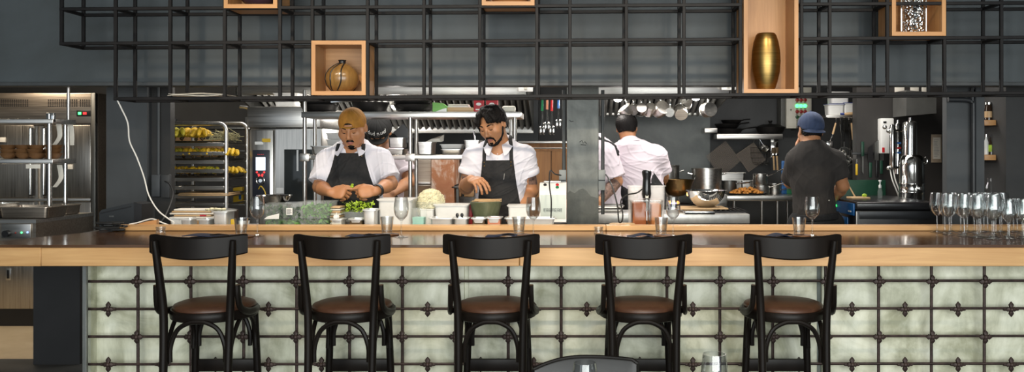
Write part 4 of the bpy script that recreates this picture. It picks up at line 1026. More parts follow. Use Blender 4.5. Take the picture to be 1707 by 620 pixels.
# spider baskets, ladle and brushes
t = thing('noodle_strainer', 'wire noodle strainer basket hanging beside the brushes', 'strainer', (X(1268, 8.2), 8.2, Z(258, 8.2)))
m = MB()
for k in range(16):
    a = 2*PI*k/16; m.tube([(.10*math.cos(a), .06*math.sin(a), .07), (.095*math.cos(a), .055*math.sin(a), -.02), (.07*math.cos(a), .04*math.sin(a), -.09), (0, 0, -.10)], .0016, 4)
for z, r in ((.07, .10), (.02, .098), (-.03, .092), (-.075, .078)): m.tube([(r*math.cos(a), r*.6*math.sin(a), z) for a in [2*PI*j/20 for j in range(20)]], .0022, 4, loop=True)
m.build('basket', M['dsteel'], t); MB().tube([(0, .04, .07), (.0, .04, .145)], .003, 6).build('hook', M['dsteel'], t)
t = thing('ladle', 'steel ladle hanging under the wall shelf, bowl lit', 'ladle', (X(1275, 8.15), 8.15, Z(234, 8.15)))
MB().lathe([(0, -.035), (.028, -.028), (.04, 0), (.036, 0), (.024, -.022), (0, -.028)], 20, T(0, 0, -.075) @ rot(0, 1.0)).build('cup', M['chrome'], t)
MB().tube([(-.05, 0, .012), (-.02, -.01, -.04), (0, -.02, -.06)], .004, 6).build('handle', M['chrome'], t)
t = thing('steel_sheath', 'shiny steel holder plate hanging with two wooden brush handles', 'holder', (X(1291, 8.2), 8.2, Z(233, 8.2)))
MB().box((-.035, -.004, -.17), (.035, 0, 0), .002).build('plate', M['chrome'], t)
for i, x in enumerate((-.012, .02)):
    b = thing('pastry_brush', ['pastry brush with wooden handle, left of the pair in the holder', 'pastry brush with wooden handle, right of the pair in the holder'][i], 'brush', (X(1291, 8.18)+x, 8.17, Z(238, 8.18)), 0, 'brushes under the wall shelf')
    MB().box((-.014, -.006, -.10), (.014, .006, -.045), .003).build('bristles', M['brown'], b); MB().box((-.014, -.008, -.125), (.014, .008, -.10), .002).build('ferrule', M['chrome'], b)
    MB().tube([(0, 0, -.125), (.004, 0, -.19), (.008, 0, -.26)], [.009, .008, .010], 8).build('handle', M['tan'], b)
# side table with food
D = 7.6; zt7 = Z(326, D)
stb = thing('side_table', 'narrow steel work table holding fried food and saucepans, left of the blue cap cook', 'table', (X(1270, D), 7.8, 0))
MB().box((X(1208, D), D, Z(335, D)), (X(1332, D), 8.05, zt7), .004).build('top', M['steel'], stb, True)
for px in (1224, 1270, 1296, 1330):
    MB().cyl((X(px, D+.03), D+.03, 0), (X(px, D+.03), D+.03, zt7-.05), .013, 10).build('leg', M['steelv'], stb, True)
for px in (1224, 1330): MB().cyl((X(px, D+.03), 8.0, 0), (X(px, D+.03), 8.0, zt7-.05), .013, 10).build('leg', M['steelv'], stb, True)
zt7 += .001
ft = thing('food_platter', 'dark platter heaped with orange fried food on the side table', 'platter', (X(1245, 7.72), 7.72, zt7))
MB().lathe([(0, 0), (.16, 0), (.185, .014), (.18, .016), (.155, .004), (0, .004)], 36, Matrix.Diagonal((1, .6, 1, 1))).build('plate', M['castiron'], ft)
m = MB()
for k in range(70):
    a = R2(0, 6.28); q = R2(0, 1)**.6; z = .012+.055*(1-q)+R2(0, .012)
    m.ball((.145*q*math.cos(a), .08*q*math.sin(a), z), (R2(.014, .026), R2(.012, .02), R2(.009, .016)), 6, rot(R2(0, 3), R2(0, 3)))
fd = m.build('fried_pieces', M['food'], ft); fd['kind'] = 'stuff'
pot('low dark saucepan on the side table right of the stock pot', 1216, 0, 7.85, 24, 22, M['dsteel'], False, (-.3, .12, .1), 'saucepan', 'saucepan', z=zt7)
pot('steel saucepan at the bottom of the stack on the side table', 1269, 0, 7.82, 27, 15, M['steel'], False, (-.25, .20, .35), 'saucepan', 'saucepan', 'saucepans on the side table', z=zt7)
pot('steel saucepan at the top of the stack on the side table', 1267, 0, 7.82, 24, 18, M['steel'], False, (-.15, .21, .45), 'saucepan', 'saucepan', 'saucepans on the side table', z=zt7+S(15, 7.82)+.004)
for k, (dz, sl) in enumerate(((.03, .25), (.075, .12))):
    pot(['low saucepan with a pale handle beside the stacked pair, lower', 'shallow saucepan with a raised handle beside the stacked pair, upper'][k], 1291, 0, 7.9, 20, 8, M['steel'], False, (-.2, .13, sl), 'saucepan', 'saucepan', 'saucepans on the side table', z=zt7+(S(8, 7.9)+.004)*k)
tubbox('white lidded bain-marie pan behind the low dark saucepan', 1219, 0, 7.93, 46, 34, M['steel'], .1, 'steel_pan', 'pan', lid=.006, z=zt7, taper=.96)
tubbox('steel container in the middle of the side table behind the fried food', 1249, 0, 7.9, 26, 22, M['steel'], .12, 'steel_pan', 'pan', z=zt7, taper=.95)
# blue and green crates near the cook
for i, (px, y0, y1, w_, c, lab) in enumerate(((1307, 268, 325, 9, 'blue', 'narrow blue board standing at the wall beside the cook in the blue cap'), (1318, 292, 325, 14, 'gpl', 'green board standing beside a blue board'), (1330, 300, 325, 12, 'gpl', 'second green board half hidden by the charcoal shirt'))):
    D_ = 7.9; m = MB(); w2 = S(w_, D_)/2; h_ = Z(y0, D_)-zt7; m.box((-w2, -.006, 0), (w2, .006, h_), .004); m.tube([(w2*.5*math.cos(q), -.007, h_-.03+.012*math.sin(q)) for q in [2*PI*j/12 for j in range(12)]], .002, 4, loop=True)
    solo(m, 'chopping_board', M[c], lab, 'board', (X(px, D_), D_, zt7), group='coloured boards by the wall')
# control box
D = 8.2
cx = thing('control_box', 'cream electrical control box with rows of red and green lights', 'control box', (X(1332, D), 8.3, Z(214, D)))
MB().box((X(1311, D), D, Z(214, D)), (X(1353, D), 8.4, Z(145, D)), .006).build('cabinet', M['cream_e'], cx, True)
MB().box((X(1303, D), D+.03, Z(214, D)), (X(1311, D)-.001, 8.4, Z(140, D)), .004).build('side_duct', mk('grey_duct', (.10, .10, .09), .5), cx, True)
MB().box((X(1313, D), D-.006, Z(211, D)), (X(1351, D), D-.0005, Z(148, D)), .004).build('door', M['cream_e'], cx, True)
for row, (py, mt) in enumerate(((167, 'redlens'), (176.5, 'led_g'), (186, 'redlens'), (195, 'grnlens'))):
    for px in (1328.5, 1335, 1341.5):
        MB().lathe([(.016, 0), (.018, .004), (.014, .006), (.013, .012), (0, .016)], 14, T(X(px, D), D-.006, Z(py, D)) @ rot(0, PI/2)).build('indicator_light', M[mt], cx, True)
        MB().box((X(px-2.2, D), D-.0075, Z(py-4.2, D)), (X(px+2.2, D), D-.006, Z(py-5.4, D))).build('name_strip', M['wallk'], cx, True) if row else None
MB().cyl((X(1318, D), D-.016, Z(183, D)), (X(1318, D), D-.006, Z(183, D)), .008, 10).build('lock', M['dsteel'], cx, True)
# top-right shelf with containers and utensil rail
D = 7.2
cs = thing('container_shelf', 'wall shelf with plastic containers above the hanging utensils', 'shelf', (X(1425, D), 7.3, Z(192, D)))
MB().box((X(1377, D), D, Z(195, D)), (X(1440, D), 7.5, Z(192, D)), .002).build('shelf', M['steel'], cs, True)
m = MB(); m.box((X(1434, D), D-.012, Z(193, D)), (X(1480, D), D-.004, Z(187.5, D)), .001); m.build('perforated_strip', mk('pale_blue_strip', (.50, .60, .66), .4, .2), cs, True)
m = MB()
for k in range(6): m.cyl((X(1437+8*k, D), D-.0135, Z(190.2, D)), (X(1437+8*k, D), D-.0118, Z(190.2, D)), .005, 8)
m.build('strip_hole', M['blackp'], cs, True)
MB().cyl((X(1378, D), D-.02, Z(196, D)), (X(1427, D), D-.02, Z(196, D)), .005, 8).build('hanging_rod', M['steel'], cs, True)
for px in (1378, 1427): MB().cyl((X(px, D), D-.02, Z(196, D)), (X(px, D), D+.02, Z(195, D)), .004, 6).build('rod_bracket', M['steel'], cs, True)
MB().box((X(1440, D), D, Z(192, D)), (X(1482, D), 7.5, Z(189, D)), .002).build('shelf', M['steel'], cs, True)
for px in (1379, 1478): MB().box((X(px, D), 7.45, Z(192, D)-.1), (X(px, D)+.02, 8.4, Z(192, D)), .002).build('bracket', M['dsteel'], cs, True)
lidb = mk('blue_lid', (.03, .05, .22), .4)
ztop = Z(192, D)+.001
dat = [(1394, 27, 18, 'milky container with a blue lid above the utensil hooks', lidb, None), (1417, 18, 20, 'small milky container with a blue lid, right of the first blue-lidded one', lidb, None), (1437, 24, 15, 'clear low container of brown food on the utensil shelf', None, M['kraft']), (1462, 23, 30, 'tall brown-tinted container at the right of the utensil shelf', None, M['kraft'])]
for px, w_, h_, lab, lc, fi in dat: tubbox(lab, px, 0, 7.24, w_, h_, M['plast'] if lc else M['clearp'], .12, 'storage_container', 'container', z=ztop if px < 1430 else Z(189, D)+.001, lid=.006 if lc else None, lidc=lc, fill=fi, taper=.94)
tubbox('beige open container stacked on the blue-lidded ones', 1401, 0, 7.26, 30, 20, M['plast'], .14, 'storage_container', 'container', z=ztop+S(18, 7.24)+.007, taper=.94, fill=M['kraft'], fillh=.8)
tubbox('wide clear container of jars and food stacked above the brown ones', 1442, 0, 7.26, 38, 24, M['clearp'], .14, 'storage_container', 'container', z=Z(189, D)+S(15, 7.24)+.003, taper=.95, fill=M['kraft'], fillh=.55) if False else None
for k, (px, h_, c) in enumerate(((1432, 34, 'paper'), (1446, 30, 'kraft'))):
    solo(MB().box((-.028, -.03, 0), (.028, .03, S(h_, 7.4)), .006), 'food_packet', M[c], ['pale food packet standing behind the clear low container', 'brown food packet standing behind the clear low container'][k], 'packet', (X(px, 7.42), 7.42, Z(189, D)+.001 if px > 1440 else ztop))
rp = thing('rolling_pin', 'wooden handled tool lying across the shelf edge above the ladles', 'tool', (X(1418, 7.15), 7.15, Z(190, 7.15)))
MB().tube([(-.055, 0, 0), (-.04, 0, 0), (.04, 0, .004), (.055, 0, .005)], [.008, .012, .013, .009], 10).build('handle', M['tan'], rp)
MB().tube([(-.085, 0, 0), (-.055, 0, 0)], .010, 8).build('end_cap', lidb, rp); MB().tube([(.055, 0, .005), (.085, 0, .005)], .004, 8).build('tang', M['chrome'], rp)
# hanging utensils
def utensil(label, px, py1, kind, D_=7.17, hm='chrome', dx=0):
    z0 = Z(197, D_); L = S(py1-197, D_); t = thing('hanging_'+kind, label, kind, (X(px, D_), D_, z0), 0, 'utensils hanging beside the blue cap cook')
    MB().tube(smooth_path([(0, .008, -.012), (0, 0, .004), (0, -.012, -.006), (0, -.004, -.05)], 3), .003, 6).build('hook', M['chrome'], t)
    if kind == 'ladle':
        MB().tube([(0, -.004, -.05), (dx, -.004, -L*.5), (dx, -.002, -L+.05)], .005, 6).build('handle', M[hm], t)
        MB().lathe([(0, -.03), (.03, -.024), (.042, 0), (.039, 0), (.026, -.02), (0, -.025)], 20, T(dx, -.01, -L+.03) @ rot(0, 1.1)).build('cup', M['chrome'], t)
    elif kind == 'skimmer':
        MB().tube([(0, -.004, -.05), (dx*.5, -.004, -L*.5)], [.006, .006], 6).build('handle', M[hm], t)
        c = V((dx, -.004, -L+.075))
        m = MB(); m.tube([c+V((.062*math.cos(a), 0, .075*math.sin(a))) for a in [2*PI*j/24 for j in range(24)]], .0035, 6, loop=True)
        m.tube([(dx*.5, -.004, -L*.5), c+V((0, 0, .075))], .004, 6); m.build('ring', M['dsteel'], t)
        m = MB()
        for k in range(-6, 7):
            w_ = .062*math.sqrt(max(0, 1-(k/7)**2)); m.bar(c+V((-w_, 0, k*.0105)), c+V((w_, 0, k*.0105)), .0012); h2 = .075*math.sqrt(max(0, 1-(k/7)**2)); m.bar(c+V((k*.0088, .001, -h2)), c+V((k*.0088, .001, h2)), .0012)
        m.build('wire_mesh', M['dsteel'], t)
    elif kind == 'spatula':
        MB().tube([(0, -.004, -.04), (dx*.5, -.004, -L*.55)], [.007, .009], 8).build('grip', M[hm], t)
        MB().bar((dx*.5, -.004, -L*.55), (dx, -.004, -L*.8), .006).build('shaft', M['chrome'], t)
        MB().box((dx-.028, -.006, -L), (dx+.028, -.003, -L*.8), .002).build('blade', M['chrome'], t)
    return t
utensil('wooden handled spatula hanging leftmost on the utensil rail', 1393, 245, 'spatula', hm='tan', dx=-.05)
utensil('steel ladle hanging second on the utensil rail', 1400, 262, 'ladle', dx=.012)
utensil('wire skimmer hanging behind the charcoal shirt\'s shoulder', 1407, 275, 'skimmer', dx=.0)
utensil('long steel ladle with bowl at mid height on the utensil rail', 1414, 272, 'ladle', dx=.015)
utensil('wooden handled spatula hanging in the middle of the utensil rail', 1419, 262, 'spatula', hm='tan', dx=.03)
utensil('wire skimmer with the lowest hanging round mesh', 1416, 303, 'skimmer', D_=7.12, dx=.03)
utensil('long steel ladle hanging rightmost on the utensil rail', 1424, 266, 'ladle', dx=.03)
# dark partition on the right with knives, purifier, papers
D = 6.9
struct('wall_partition', MB().box((X(1428, D), D, 0), (X(1600, D), 7.0, 2.7)), mk('brown_black_paint', (.034, .031, .029), .5, 0, .15, 3))
struct('wall_green_tile', MB().box((X(1381, 6.88), 6.86, .6), (X(1475, 6.88), 6.9, Z(300, 6.88)), .003), M['tgreen'])
kd = [(1428, 265, 292, 'yellow', 'yellow', 'small knife with a bright yellow handle'), (1438, 236, 290, 'tgreen', 'dsteel', 'knife with a green handle and bright narrow blade'), (1451, 240, 296, 'tgreen', 'blackp', 'broad dark knife with a dark green handle'), (1462, 232, 296, 'blackp', 'dsteel', 'long dark knife left of the white purifier box'), (1469, 240, 290, 'tgreen', 'dsteel', 'dark knife nearest the white purifier box')]
mg = thing('knife_rail', 'dark magnetic rail on the partition holding the knives', 'rail', (X(1450, 6.88), 6.89, Z(258, 6.88)))
MB().box((-.14, -.008, 0), (.12, .009, .02), .002).build('bar', M['blackp'], mg)
for px, y0, y1, hc, bc, lab in kd:
    D_ = 6.87; zt_ = Z(y0, D_); zb2 = Z(y1, D_); t = thing('kitchen_knife', lab+' on the knife rail', 'knife', (X(px, D_), D_, zb2), 0, 'knives on the rail'); L = zt_-zb2
    flip = px == 1438
    hz0, hz1 = (L*.55, L) if flip else (0, L*.45)
    if bc == 'yellow': MB().box((-.009, -.006, 0), (.009, .006, L*.7), .004).build('handle', M['yellow'], t); MB().box((-.006, -.002, L*.7), (.004, 0, L)).build('blade', M['chrome'], t)
    else:
        MB().box((-.011, -.008, hz0), (.011, .006, hz1), .004).build('handle', M[hc], t)
        b0_, b1_ = (0, L*.55) if flip else (L*.45, L)
        wd = .008 if flip else .02
        MB().prism([(-wd, b0_ if not flip else b0_+.02), (wd, b0_), (wd, b1_), (-wd, b1_-(0 if flip else .03))], -.003, .0, 'y').build('blade', M[bc], t)
pu = thing('water_purifier', 'white wall-mounted water purifier box with steel pipe taps', 'water purifier', (X(1478, D), 6.85, Z(270, D)))
MB().box((X(1470, 6.8), 6.82, Z(256, 6.8)), (X(1492, 6.8), 6.9, Z(197, 6.8)), .008).build('housing', M['white'], pu, True)
MB().box((X(1474, 6.8), 6.817, Z(205, 6.8)), (X(1479, 6.8), 6.82, Z(202, 6.8))).build('slot', M['blackp'], pu, True)
MB().box((X(1472, 6.8), 6.817, Z(254, 6.8)), (X(1476, 6.8), 6.82, Z(246, 6.8))).build('warning_label', M['redh'], pu, True)
D_ = 6.5
MB().lathe([(0, 0), (.022, 0), (.024, .006), (.024, .30), (.018, .325), (.006, .33), (0, .335)], 20, T(X(1488, D_), D_, Z(280, D_))).build('filter_tube', M['chrome'], pu, True)
MB().lathe([(0, 0), (.026, 0), (.026, .36), (.018, .385), (.008, .39), (.008, .41), (0, .41)], 20, T(X(1499, D_), D_+.03, Z(290, D_))).build('filter_tube', M['chrome'], pu, True)
for z in (218, 280): MB().cyl((X(1481, D_), D_, Z(z, D_)), (X(1505, D_), D_+.02, Z(z-1, D_)), .013, 10).build('manifold', M['chrome'], pu, True)
for px, pz in ((1481, 218), (1481, 280), (1475, 212)): MB().ball((X(px, D_), D_, Z(pz, D_)), .017, 10).build('tap', M['chrome'], pu, True)
for k in range(3): MB().box((X(1496, D_), D_-.0005, Z(240+8*k, D_)), (X(1502, D_), D_+.006, Z(237+8*k, D_))).build('label_band', M['blueh'] if k != 1 else M['redh'], pu, True)
for k, s in enumerate((0, 5)): MB().tube(smooth_path([(X(1484+s, D_), D_, Z(283, D_)), (X(1486+s, D_), D_-.02, Z(300, D_)), (X(1494+s*.4, D_), D_-.03, Z(322-6*k, D_)), (X(1498, D_), D_, Z(331-8*k, D_))], 5), .005, 6).build('hose', M['cable'], pu, True)
# steel urn
ur = thing('steel_urn', 'tall mirror-polished steel urn with a narrow upper cylinder', 'urn', (X(1520, 6.2), 6.2, Z(335, 6.2)))
rb_ = S(20, 6.2); ru = S(11.5, 6.2); zz = lambda py: Z(py, 6.2)-Z(335, 6.2)
MB().lathe([(0, 0), (rb_*.9, 0), (rb_, .008), (rb_, zz(322)), (rb_*1.03, zz(321)), (rb_*1.03, zz(319)), (rb_, zz(318)), (rb_, zz(308)), (rb_*1.03, zz(307)), (rb_*1.03, zz(305)), (rb_, zz(304)), (rb_, zz(278)), (rb_*.95, zz(267)), (rb_*.8, zz(260)), (ru*1.05, zz(258))], 40).build('tank', M['chrome'], ur)
MB().lathe([(ru, zz(259)), (ru, zz(210)), (ru*.92, zz(204)), (ru*.5, zz(202)), (.01, zz(201)), (.012, zz(196)), (0, zz(195))], 32, T(-.012, 0, 0)).build('column', M['chrome'], ur)
MB().tube(arc((rb_*.95, 0, zz(268)), .03, 60, -80, 8), .006, 8).build('handle', M['chrome'], ur)
MB().cyl((.02, -rb_, zz(313)), (.02, -rb_-.03, zz(313)), .012, 12).build('spigot', M['chrome'], ur)
# papers and panels on the partition
D_ = 6.89
pn = [('notice_paper', 'pinned paper notice on a tan backing right of the urn', 1553, 1570, 224, 271, 'tan2', 'notice'), ('wall_notice', 'cream notice card at the top of the partition, left of the grey panel', 1492, 1508, 136, 178, 'paper', 'notice'),
      ('wall_notice', 'small pale card at the top behind the grid, right of the cream card', 1518, 1532, 140, 160, 'paper', 'notice'), ('wall_notice', 'smallest pale card at the top behind the grid', 1537, 1545, 140, 158, 'paper', 'notice')]
M['tan2'] = mk('tan_backing', (.42, .33, .24), .8)
for nm, lab, a, c, y0, y1, mt, ct in pn:
    t = thing(nm, lab, ct, (X((a+c)/2, D_), D_, Z(y1, D_)))
    MB().box((-S((c-a)/2, D_), .004, 0), (S((c-a)/2, D_), .0095, Z(y0, D_)-Z(y1, D_)), .001).build('sheet', M[mt], t)
    if mt == 'tan2':
        MB().box((-S(6, D_), .0025, S(6, D_)), (S(6.5, D_), .0038, S(42, D_))).build('page', M['paper'], t)
        m = MB()
        for k in range(12): m.box((-S(4.5, D_), .002, S(10+2.5*k, D_)), (S(R2(1, 4.5), D_), .0026, S(10.7+2.5*k, D_)))
        m.build('text_line', mk('faint_ink', (.35, .33, .32), .8), t)
gp = MB().prism([(X(1511, 6.6), Z(193, 6.6)), (X(1561, 6.6), Z(189, 6.6)), (X(1561, 6.6), Z(155, 6.6)), (X(1511, 6.6), Z(150, 6.6))], 6.6, 6.88, 'y')
solo(gp, 'grey_junction_box', mk('mid_grey_panel', (.085, .085, .08), .5), 'plain grey box fixed high on the partition under the grid shelf', 'box', (X(1536, 6.6), 6.7, Z(190, 6.6)), world=True)
# vacuum sealer / counter appliance at right
Df, Db = 5.6, 6.45
ca = thing('counter_appliance', 'black chamber appliance with a blue lit control strip beside the charcoal shirt', 'appliance', (X(1490, Df), 5.9, 0))
zt_ = Z(337, Df); a0, a1 = X(1427, Df), X(1566, Df)
MB().box((a0, Df, .75), (a1, Db, zt_-.055), .006).build('body', M['blackp'], ca, True)
MB().box((a0, Df-.006, zt_-.052), (a1, Db, zt_), .012, 3).build('top', mk('black_glass_top', (.015, .015, .017), .25, 0, .1), ca, True)
MB().box((a0+.02, Df-.004, zt_-.11), (a1-.02, Df-.0005, zt_-.06), .002).build('front_band', mk('charcoal_panel', (.03, .032, .036), .35, .3, .1), ca, True)
MB().cyl((a0+.004, Df-.004, .75), (a0+.004, Df-.004, zt_-.06), .008, 8).build('corner_post', M['steelv'], ca, True)
cp2 = MB().box((a0-.012, Df+.02, zt_-.09), (a0-.0005, Db-.3, zt_-.01), .003).build('control_strip', M['blue'], ca, True)
for k in range(5): MB().box((a0-.015, 6.10-.03*k, zt_-.055), (a0-.012, 6.118-.03*k, zt_-.04)).build('lit_digit', M['led_g'], cp2, True)
MB().box((a0-.015, Df+.06, zt_-.07), (a0-.012, Df+.12, zt_-.06)).build('name_mark', M['white'], cp2, True)
for k in range(2): MB().box((a0-.01, Df+.15+.2*k, zt_-.26), (a0-.001, Df+.3+.2*k, zt_-.11), .004).build('blue_panel', M['blue'], ca, True)
for x in (a0+.05, a1-.05):
    for y in (Df+.05, Db-.05): MB().bar((x, y, 0), (x, y, .75), .04).build('leg', M['dsteel'], ca, True)
z_ = zt_+.0008
tb = thing('cutting_board', 'small tan board with a lime wedge on the black appliance', 'board', (X(1432, 6.0), 6.0, z_))
MB().box((-.07, -.06, 0), (.06, .06, .012), .003).build('board', M['tan'], tb)
solo(MB().ball((0, 0, .012), (.018, .012, .012), 10), 'lime_wedge', M['leafl'], 'yellow-green wedge on the small tan board', 'wedge', (X(1441, 5.98), 5.98, z_+.0122))
wp = thing('wooden_whisk', 'thin wooden tool leaning up from the small tan board', 'tool', (X(1424, 6.03), 6.07, z_))
MB().tube([(.02, 0, .006), (-.02, .02, .09), (-.045, .03, .16)], [.006, .004, .004], 8).build('stick', M['tan'], wp); MB().ball((-.045, .03, .165), (.014, .008, .014), 8).build('head', M['tan'], wp)
sb = thing('soap_bottle', 'small clear pump bottle with white top beside the knives', 'bottle', (X(1467, 6.1), 6.1, z_))
MB().lathe([(0, 0), (.015, 0), (.017, .01), (.017, .045), (.010, .07), (0, .071)], 18).build('bottle', M['clearp'], sb)
MB().lathe([(.010, .0712), (.010, .09), (.004, .094), (.004, .115), (.010, .116), (.010, .126), (0, .127)], 14).build('pump', M['white'], sb)
# pipe and niche shelves on the right pier
t = thing('wall_pipe', 'black pipe running down the right pier and bending left at its top', 'pipe', (X(1622, 5.27), 5.27, 0))
p = [(X(1580, 5.27), 5.265, Z(166, 5.27)), (X(1612, 5.27), 5.265, Z(167, 5.27)), (X(1620, 5.27), 5.265, Z(172, 5.27)), (X(1622, 5.27), 5.265, Z(185, 5.27)), (X(1622, 5.27), 5.265, .0)]
MB().tube(smooth_path(p, 6), .0155, 10).build('pipe', mk('black_pipe', (.022, .024, .027), .45, 0, .1), t, True)
for k, py in enumerate((200, 258)):
    D_ = 5.42; t = thing('niche_shelf', ['upper oak shelf in the dark niche at right', 'lower oak shelf in the dark niche at right'][k], 'shelf', (X(1660, D_), D_+.1, Z(py+9, D_)))
    MB().box((X(1642, D_), D_, Z(py+9, D_)), (X(1676.5, 5.3), 5.749, Z(py, D_)), .002).build('board', M['oak'], t, True)
def bottle(label, px, D_, z, h_, r, mt, cap=None, name='bottle', lab_=None, neck=.45, cat='bottle'):
    t = thing(name, label, cat, (X(px, D_), D_, z))
    MB().lathe([(0, 0), (r, 0), (r, h_*.6), (r*neck, h_*.78), (r*neck, h_*.92), (0, h_*.92)], 18).build('body', mt, t)
    if cap: MB().lathe([(r*neck*1.15, h_*.88), (r*neck*1.15, h_), (0, h_)], 14).build('cap', cap, t)
    if lab_: MB().lathe([(r*1.02, h_*.15), (r*1.02, h_*.5)], 18).build('label_band', lab_, t)
    return t
zsh = [Z(200, 5.42)+.001, Z(258, 5.42)+.001]
amb = mk('dark_amber_glass', (.03, .015, .008), .12, 0, .1); 
bottle('dark jar with pale label on the upper niche shelf', 1648, 5.5, zsh[0], .115, .024, amb, M['chrome'], 'jar', M['tan'], .8, 'jar')
bottle('dark bottle at the right of the upper niche shelf', 1676, 5.56, zsh[0], .14, .022, amb, M['blackp'])
bottle('clear bottle leftmost on the lower niche shelf', 1644, 5.5, zsh[1], .13, .014, M['plast'], M['chrome'])
bottle('dark bottle with green label on the lower niche shelf', 1652, 5.5, zsh[1], .125, .022, amb, M['blackp'], lab_=M['leafl'])
bottle('short jar on the lower niche shelf between bottle and white cup', 1662, 5.48, zsh[1], .05, .015, M['plast'], M['chrome'], 'jar', None, .8, 'jar')
solo(MB().lathe([(0, 0), (.018, 0), (.026, .02), (.028, .045), (.025, .045), (.022, .02), (0, .005)], 20), 'white_cup', M['white'], 'small white cup on the lower niche shelf', 'cup', (X(1671, 5.5), 5.5, zsh[1]))
nb = thing('niche_cupboard', 'dark cupboard below the niche behind the glasses', 'cupboard', (X(1660, 5.45), 5.55, 0))
MB().box((X(1642, 5.4), 5.42, 0), (X(1676.5, 5.3)-.004, 5.74, Z(347, 5.4)), .003).build('body', M['wallk'], nb, True); MB().box((X(1644, 5.4), 5.415, .1), (X(1664, 5.4), 5.4195, Z(350, 5.4)), .002).build('door', M['wallk'], nb, True)
bottle('clear empty bottle standing on the dark niche cupboard', 1651, 5.5, Z(347, 5.4)+.001, .20, .035, M['glass'], None, neck=.6)
# ------------------------------------------------------------------ prep counter behind the ledge
pc = thing('prep_counter', 'steel prep counter running behind the oak ledge', 'counter', (-.8, 4.75, 0))
zp = 1.08
MB().box((X(284, 4.56), 4.575, zp-.03), (X(940, 4.6), 4.90, zp), .003).build('top', M['steel'], pc, True)
MB().box((X(940, 4.6)+.001, 4.575, zp-.03), (X(1135, 4.6), 4.76, zp), .003).build('top', M['steel'], pc, True)
MB().box((X(284, 4.56)+.02, 4.58, .12), (X(940, 4.6), 4.88, zp-.031), .003).build('cabinet', M['dsteel'], pc, True)
for x in (X(290, 4.56), X(930, 4.6)):
    for y in (4.6, 4.86): MB().cyl((x+.04, y, 0), (x+.04, y, .12), .02, 8).build('foot', M['dsteel'], pc, True)
zp += .001
M['pansteel'] = mk('pale_satin_steel', (.66, .67, .66), .34, .55, .05, 20)
def prep_pan(label, a, c, y0, y1, D_=4.60, d_=None, side=None, fill=None, fh=.8, z=None):
    w_ = S(c-a, D_); d_ = d_ or w_; h_ = S(y1-y0, D_)+.012
    t = thing('steel_pan', label, 'pan', (X((a+c)/2, D_), D_+d_/2, zp if z is None else z), 0, 'small steel pans on the prep counter')
    gn(w_-.008, d_-.008, h_, .9, .009, .0012, .012).build('body', M['pansteel'], t)
    if fill: MB().box((-w_/2*.88, -d_/2*.88, h_*.3), (w_/2*.88, d_/2*.88, h_*fh), .004).build('contents', fill, t)
    return t
prep_pan('small steel pan, leftmost on the prep counter', 299, 319, 366, 377, d_=.10)
prep_pan('small steel pan, second from the left beside a deep square pan', 328, 349, 366, 377, d_=.10)
prep_pan('deep square steel pan near the trolley end of the prep counter', 353, 379, 353, 377, d_=.12)
prep_pan('small steel pan holding white garlic', 551, 570, 366, 377, d_=.09, fill=M['cream_e'], fh=.9)
prep_pan('small steel pan just left of the deep pan below the ochre cap cook', 581, 604, 365, 377, d_=.09, fill=M['brown'])
prep_pan('deep steel pan in front of the bright green herbs', 604, 627, 350, 377, d_=.12)
prep_pan('low wide steel pan between the milky tub and the green stone bowl', 716, 754, 364, 377, d_=.13)
prep_pan('small steel pan holding two black spoons', 756, 780, 364, 377, d_=.10)
prep_pan('small steel pan with brown sauce below the green stone bowl', 786, 809, 364, 377, d_=.10, fill=M['brown'])
prep_pan('small steel pan with pinkish filling right of the sauce pan', 811, 835, 363, 377, d_=.10, fill=M['pinkh'], fh=.95)
prep_pan('long low steel pan in front of the white machine', 842, 926, 364, 377, d_=.11, fill=M['cream_e'])
# spoons in pan
for k, px in enumerate((764, 772)):
    t = thing('black_spoon', ['black spoon leaning left in a small steel pan', 'black spoon leaning right in a small steel pan'][k], 'spoon', (X(px, 4.64), 4.66, zp+.02), 0, 'spoons in a small pan')
    MB().tube([(0, 0, -.01), (-.004, 0, .02), (-.006, -.01, .042)], .003, 6).build('handle', M['chrome'], t); MB().ball((-.007, -.012, .046), (.009, .005, .012), 10).build('bowl', M['blackp'], t)
gl_ = thing('garlic_bulb', 'white garlic bulb standing in the small pan of garlic', 'garlic', (X(561, 4.65), 4.645, zp+.046))
m = MB()
for k in range(5): m.ball((.008*math.cos(k*1.26), .008*math.sin(k*1.26), .010), (.009, .009, .013), 8)
m.build('cloves', M['white'], gl_); MB().tube([(0, 0, .02), (.002, 0, .034)], .003, 6).build('stem', M['white'], gl_)
# white tray and wrapped boards at left
tubbox('shallow white tray at the left end of the prep counter', 300, 0, 4.70, 36, 15, M['white'], .14, 'white_tray', 'tray', z=zp)
pk = thing('packet_stack', 'stack of tan flat packets behind the leftmost small pans', 'packets', (X(322, 4.76), 4.80, zp))
for k in range(6): MB().box((-.13+.012*(k % 3), -.045, .0105*k+.03), (.10+.015*(k % 2), .045, .0105*k+.039), .003).build('packet', M['paper'] if k % 2 else M['tan'], pk)
MB().box((-.125, -.045, 0), (.11, .045, .029), .003).build('packet', M['tan'], pk)
MB().box((.04, -.047, .052), (.075, -.045, .06)).build('red_mark', M['red'], pk)
scr = MB()
for k in range(14): scr.ball((R2(-.05, .05), R2(-.02, .02), R2(.004, .012)), (R2(.008, .016), .01, R2(.004, .008)), 6, rot(R2(0, 3)))
o = solo(scr, 'paper_scraps', M['noodle'], 'pale scraps piled on the deep square pan', 'scraps', (X(361, 4.66), 4.665, zp+.09)); o['kind'] = 'stuff'
lp = thing('grey_bin', 'grey-brown angular box right of the deep square pan', 'box', (X(385, 4.82), 4.80, zp))
MB().prism([(-.02, 0), (.03, 0), (.03, .085), (-.02, .09)], -.05, .05, 'y').build('body', M['dsteel'], lp)
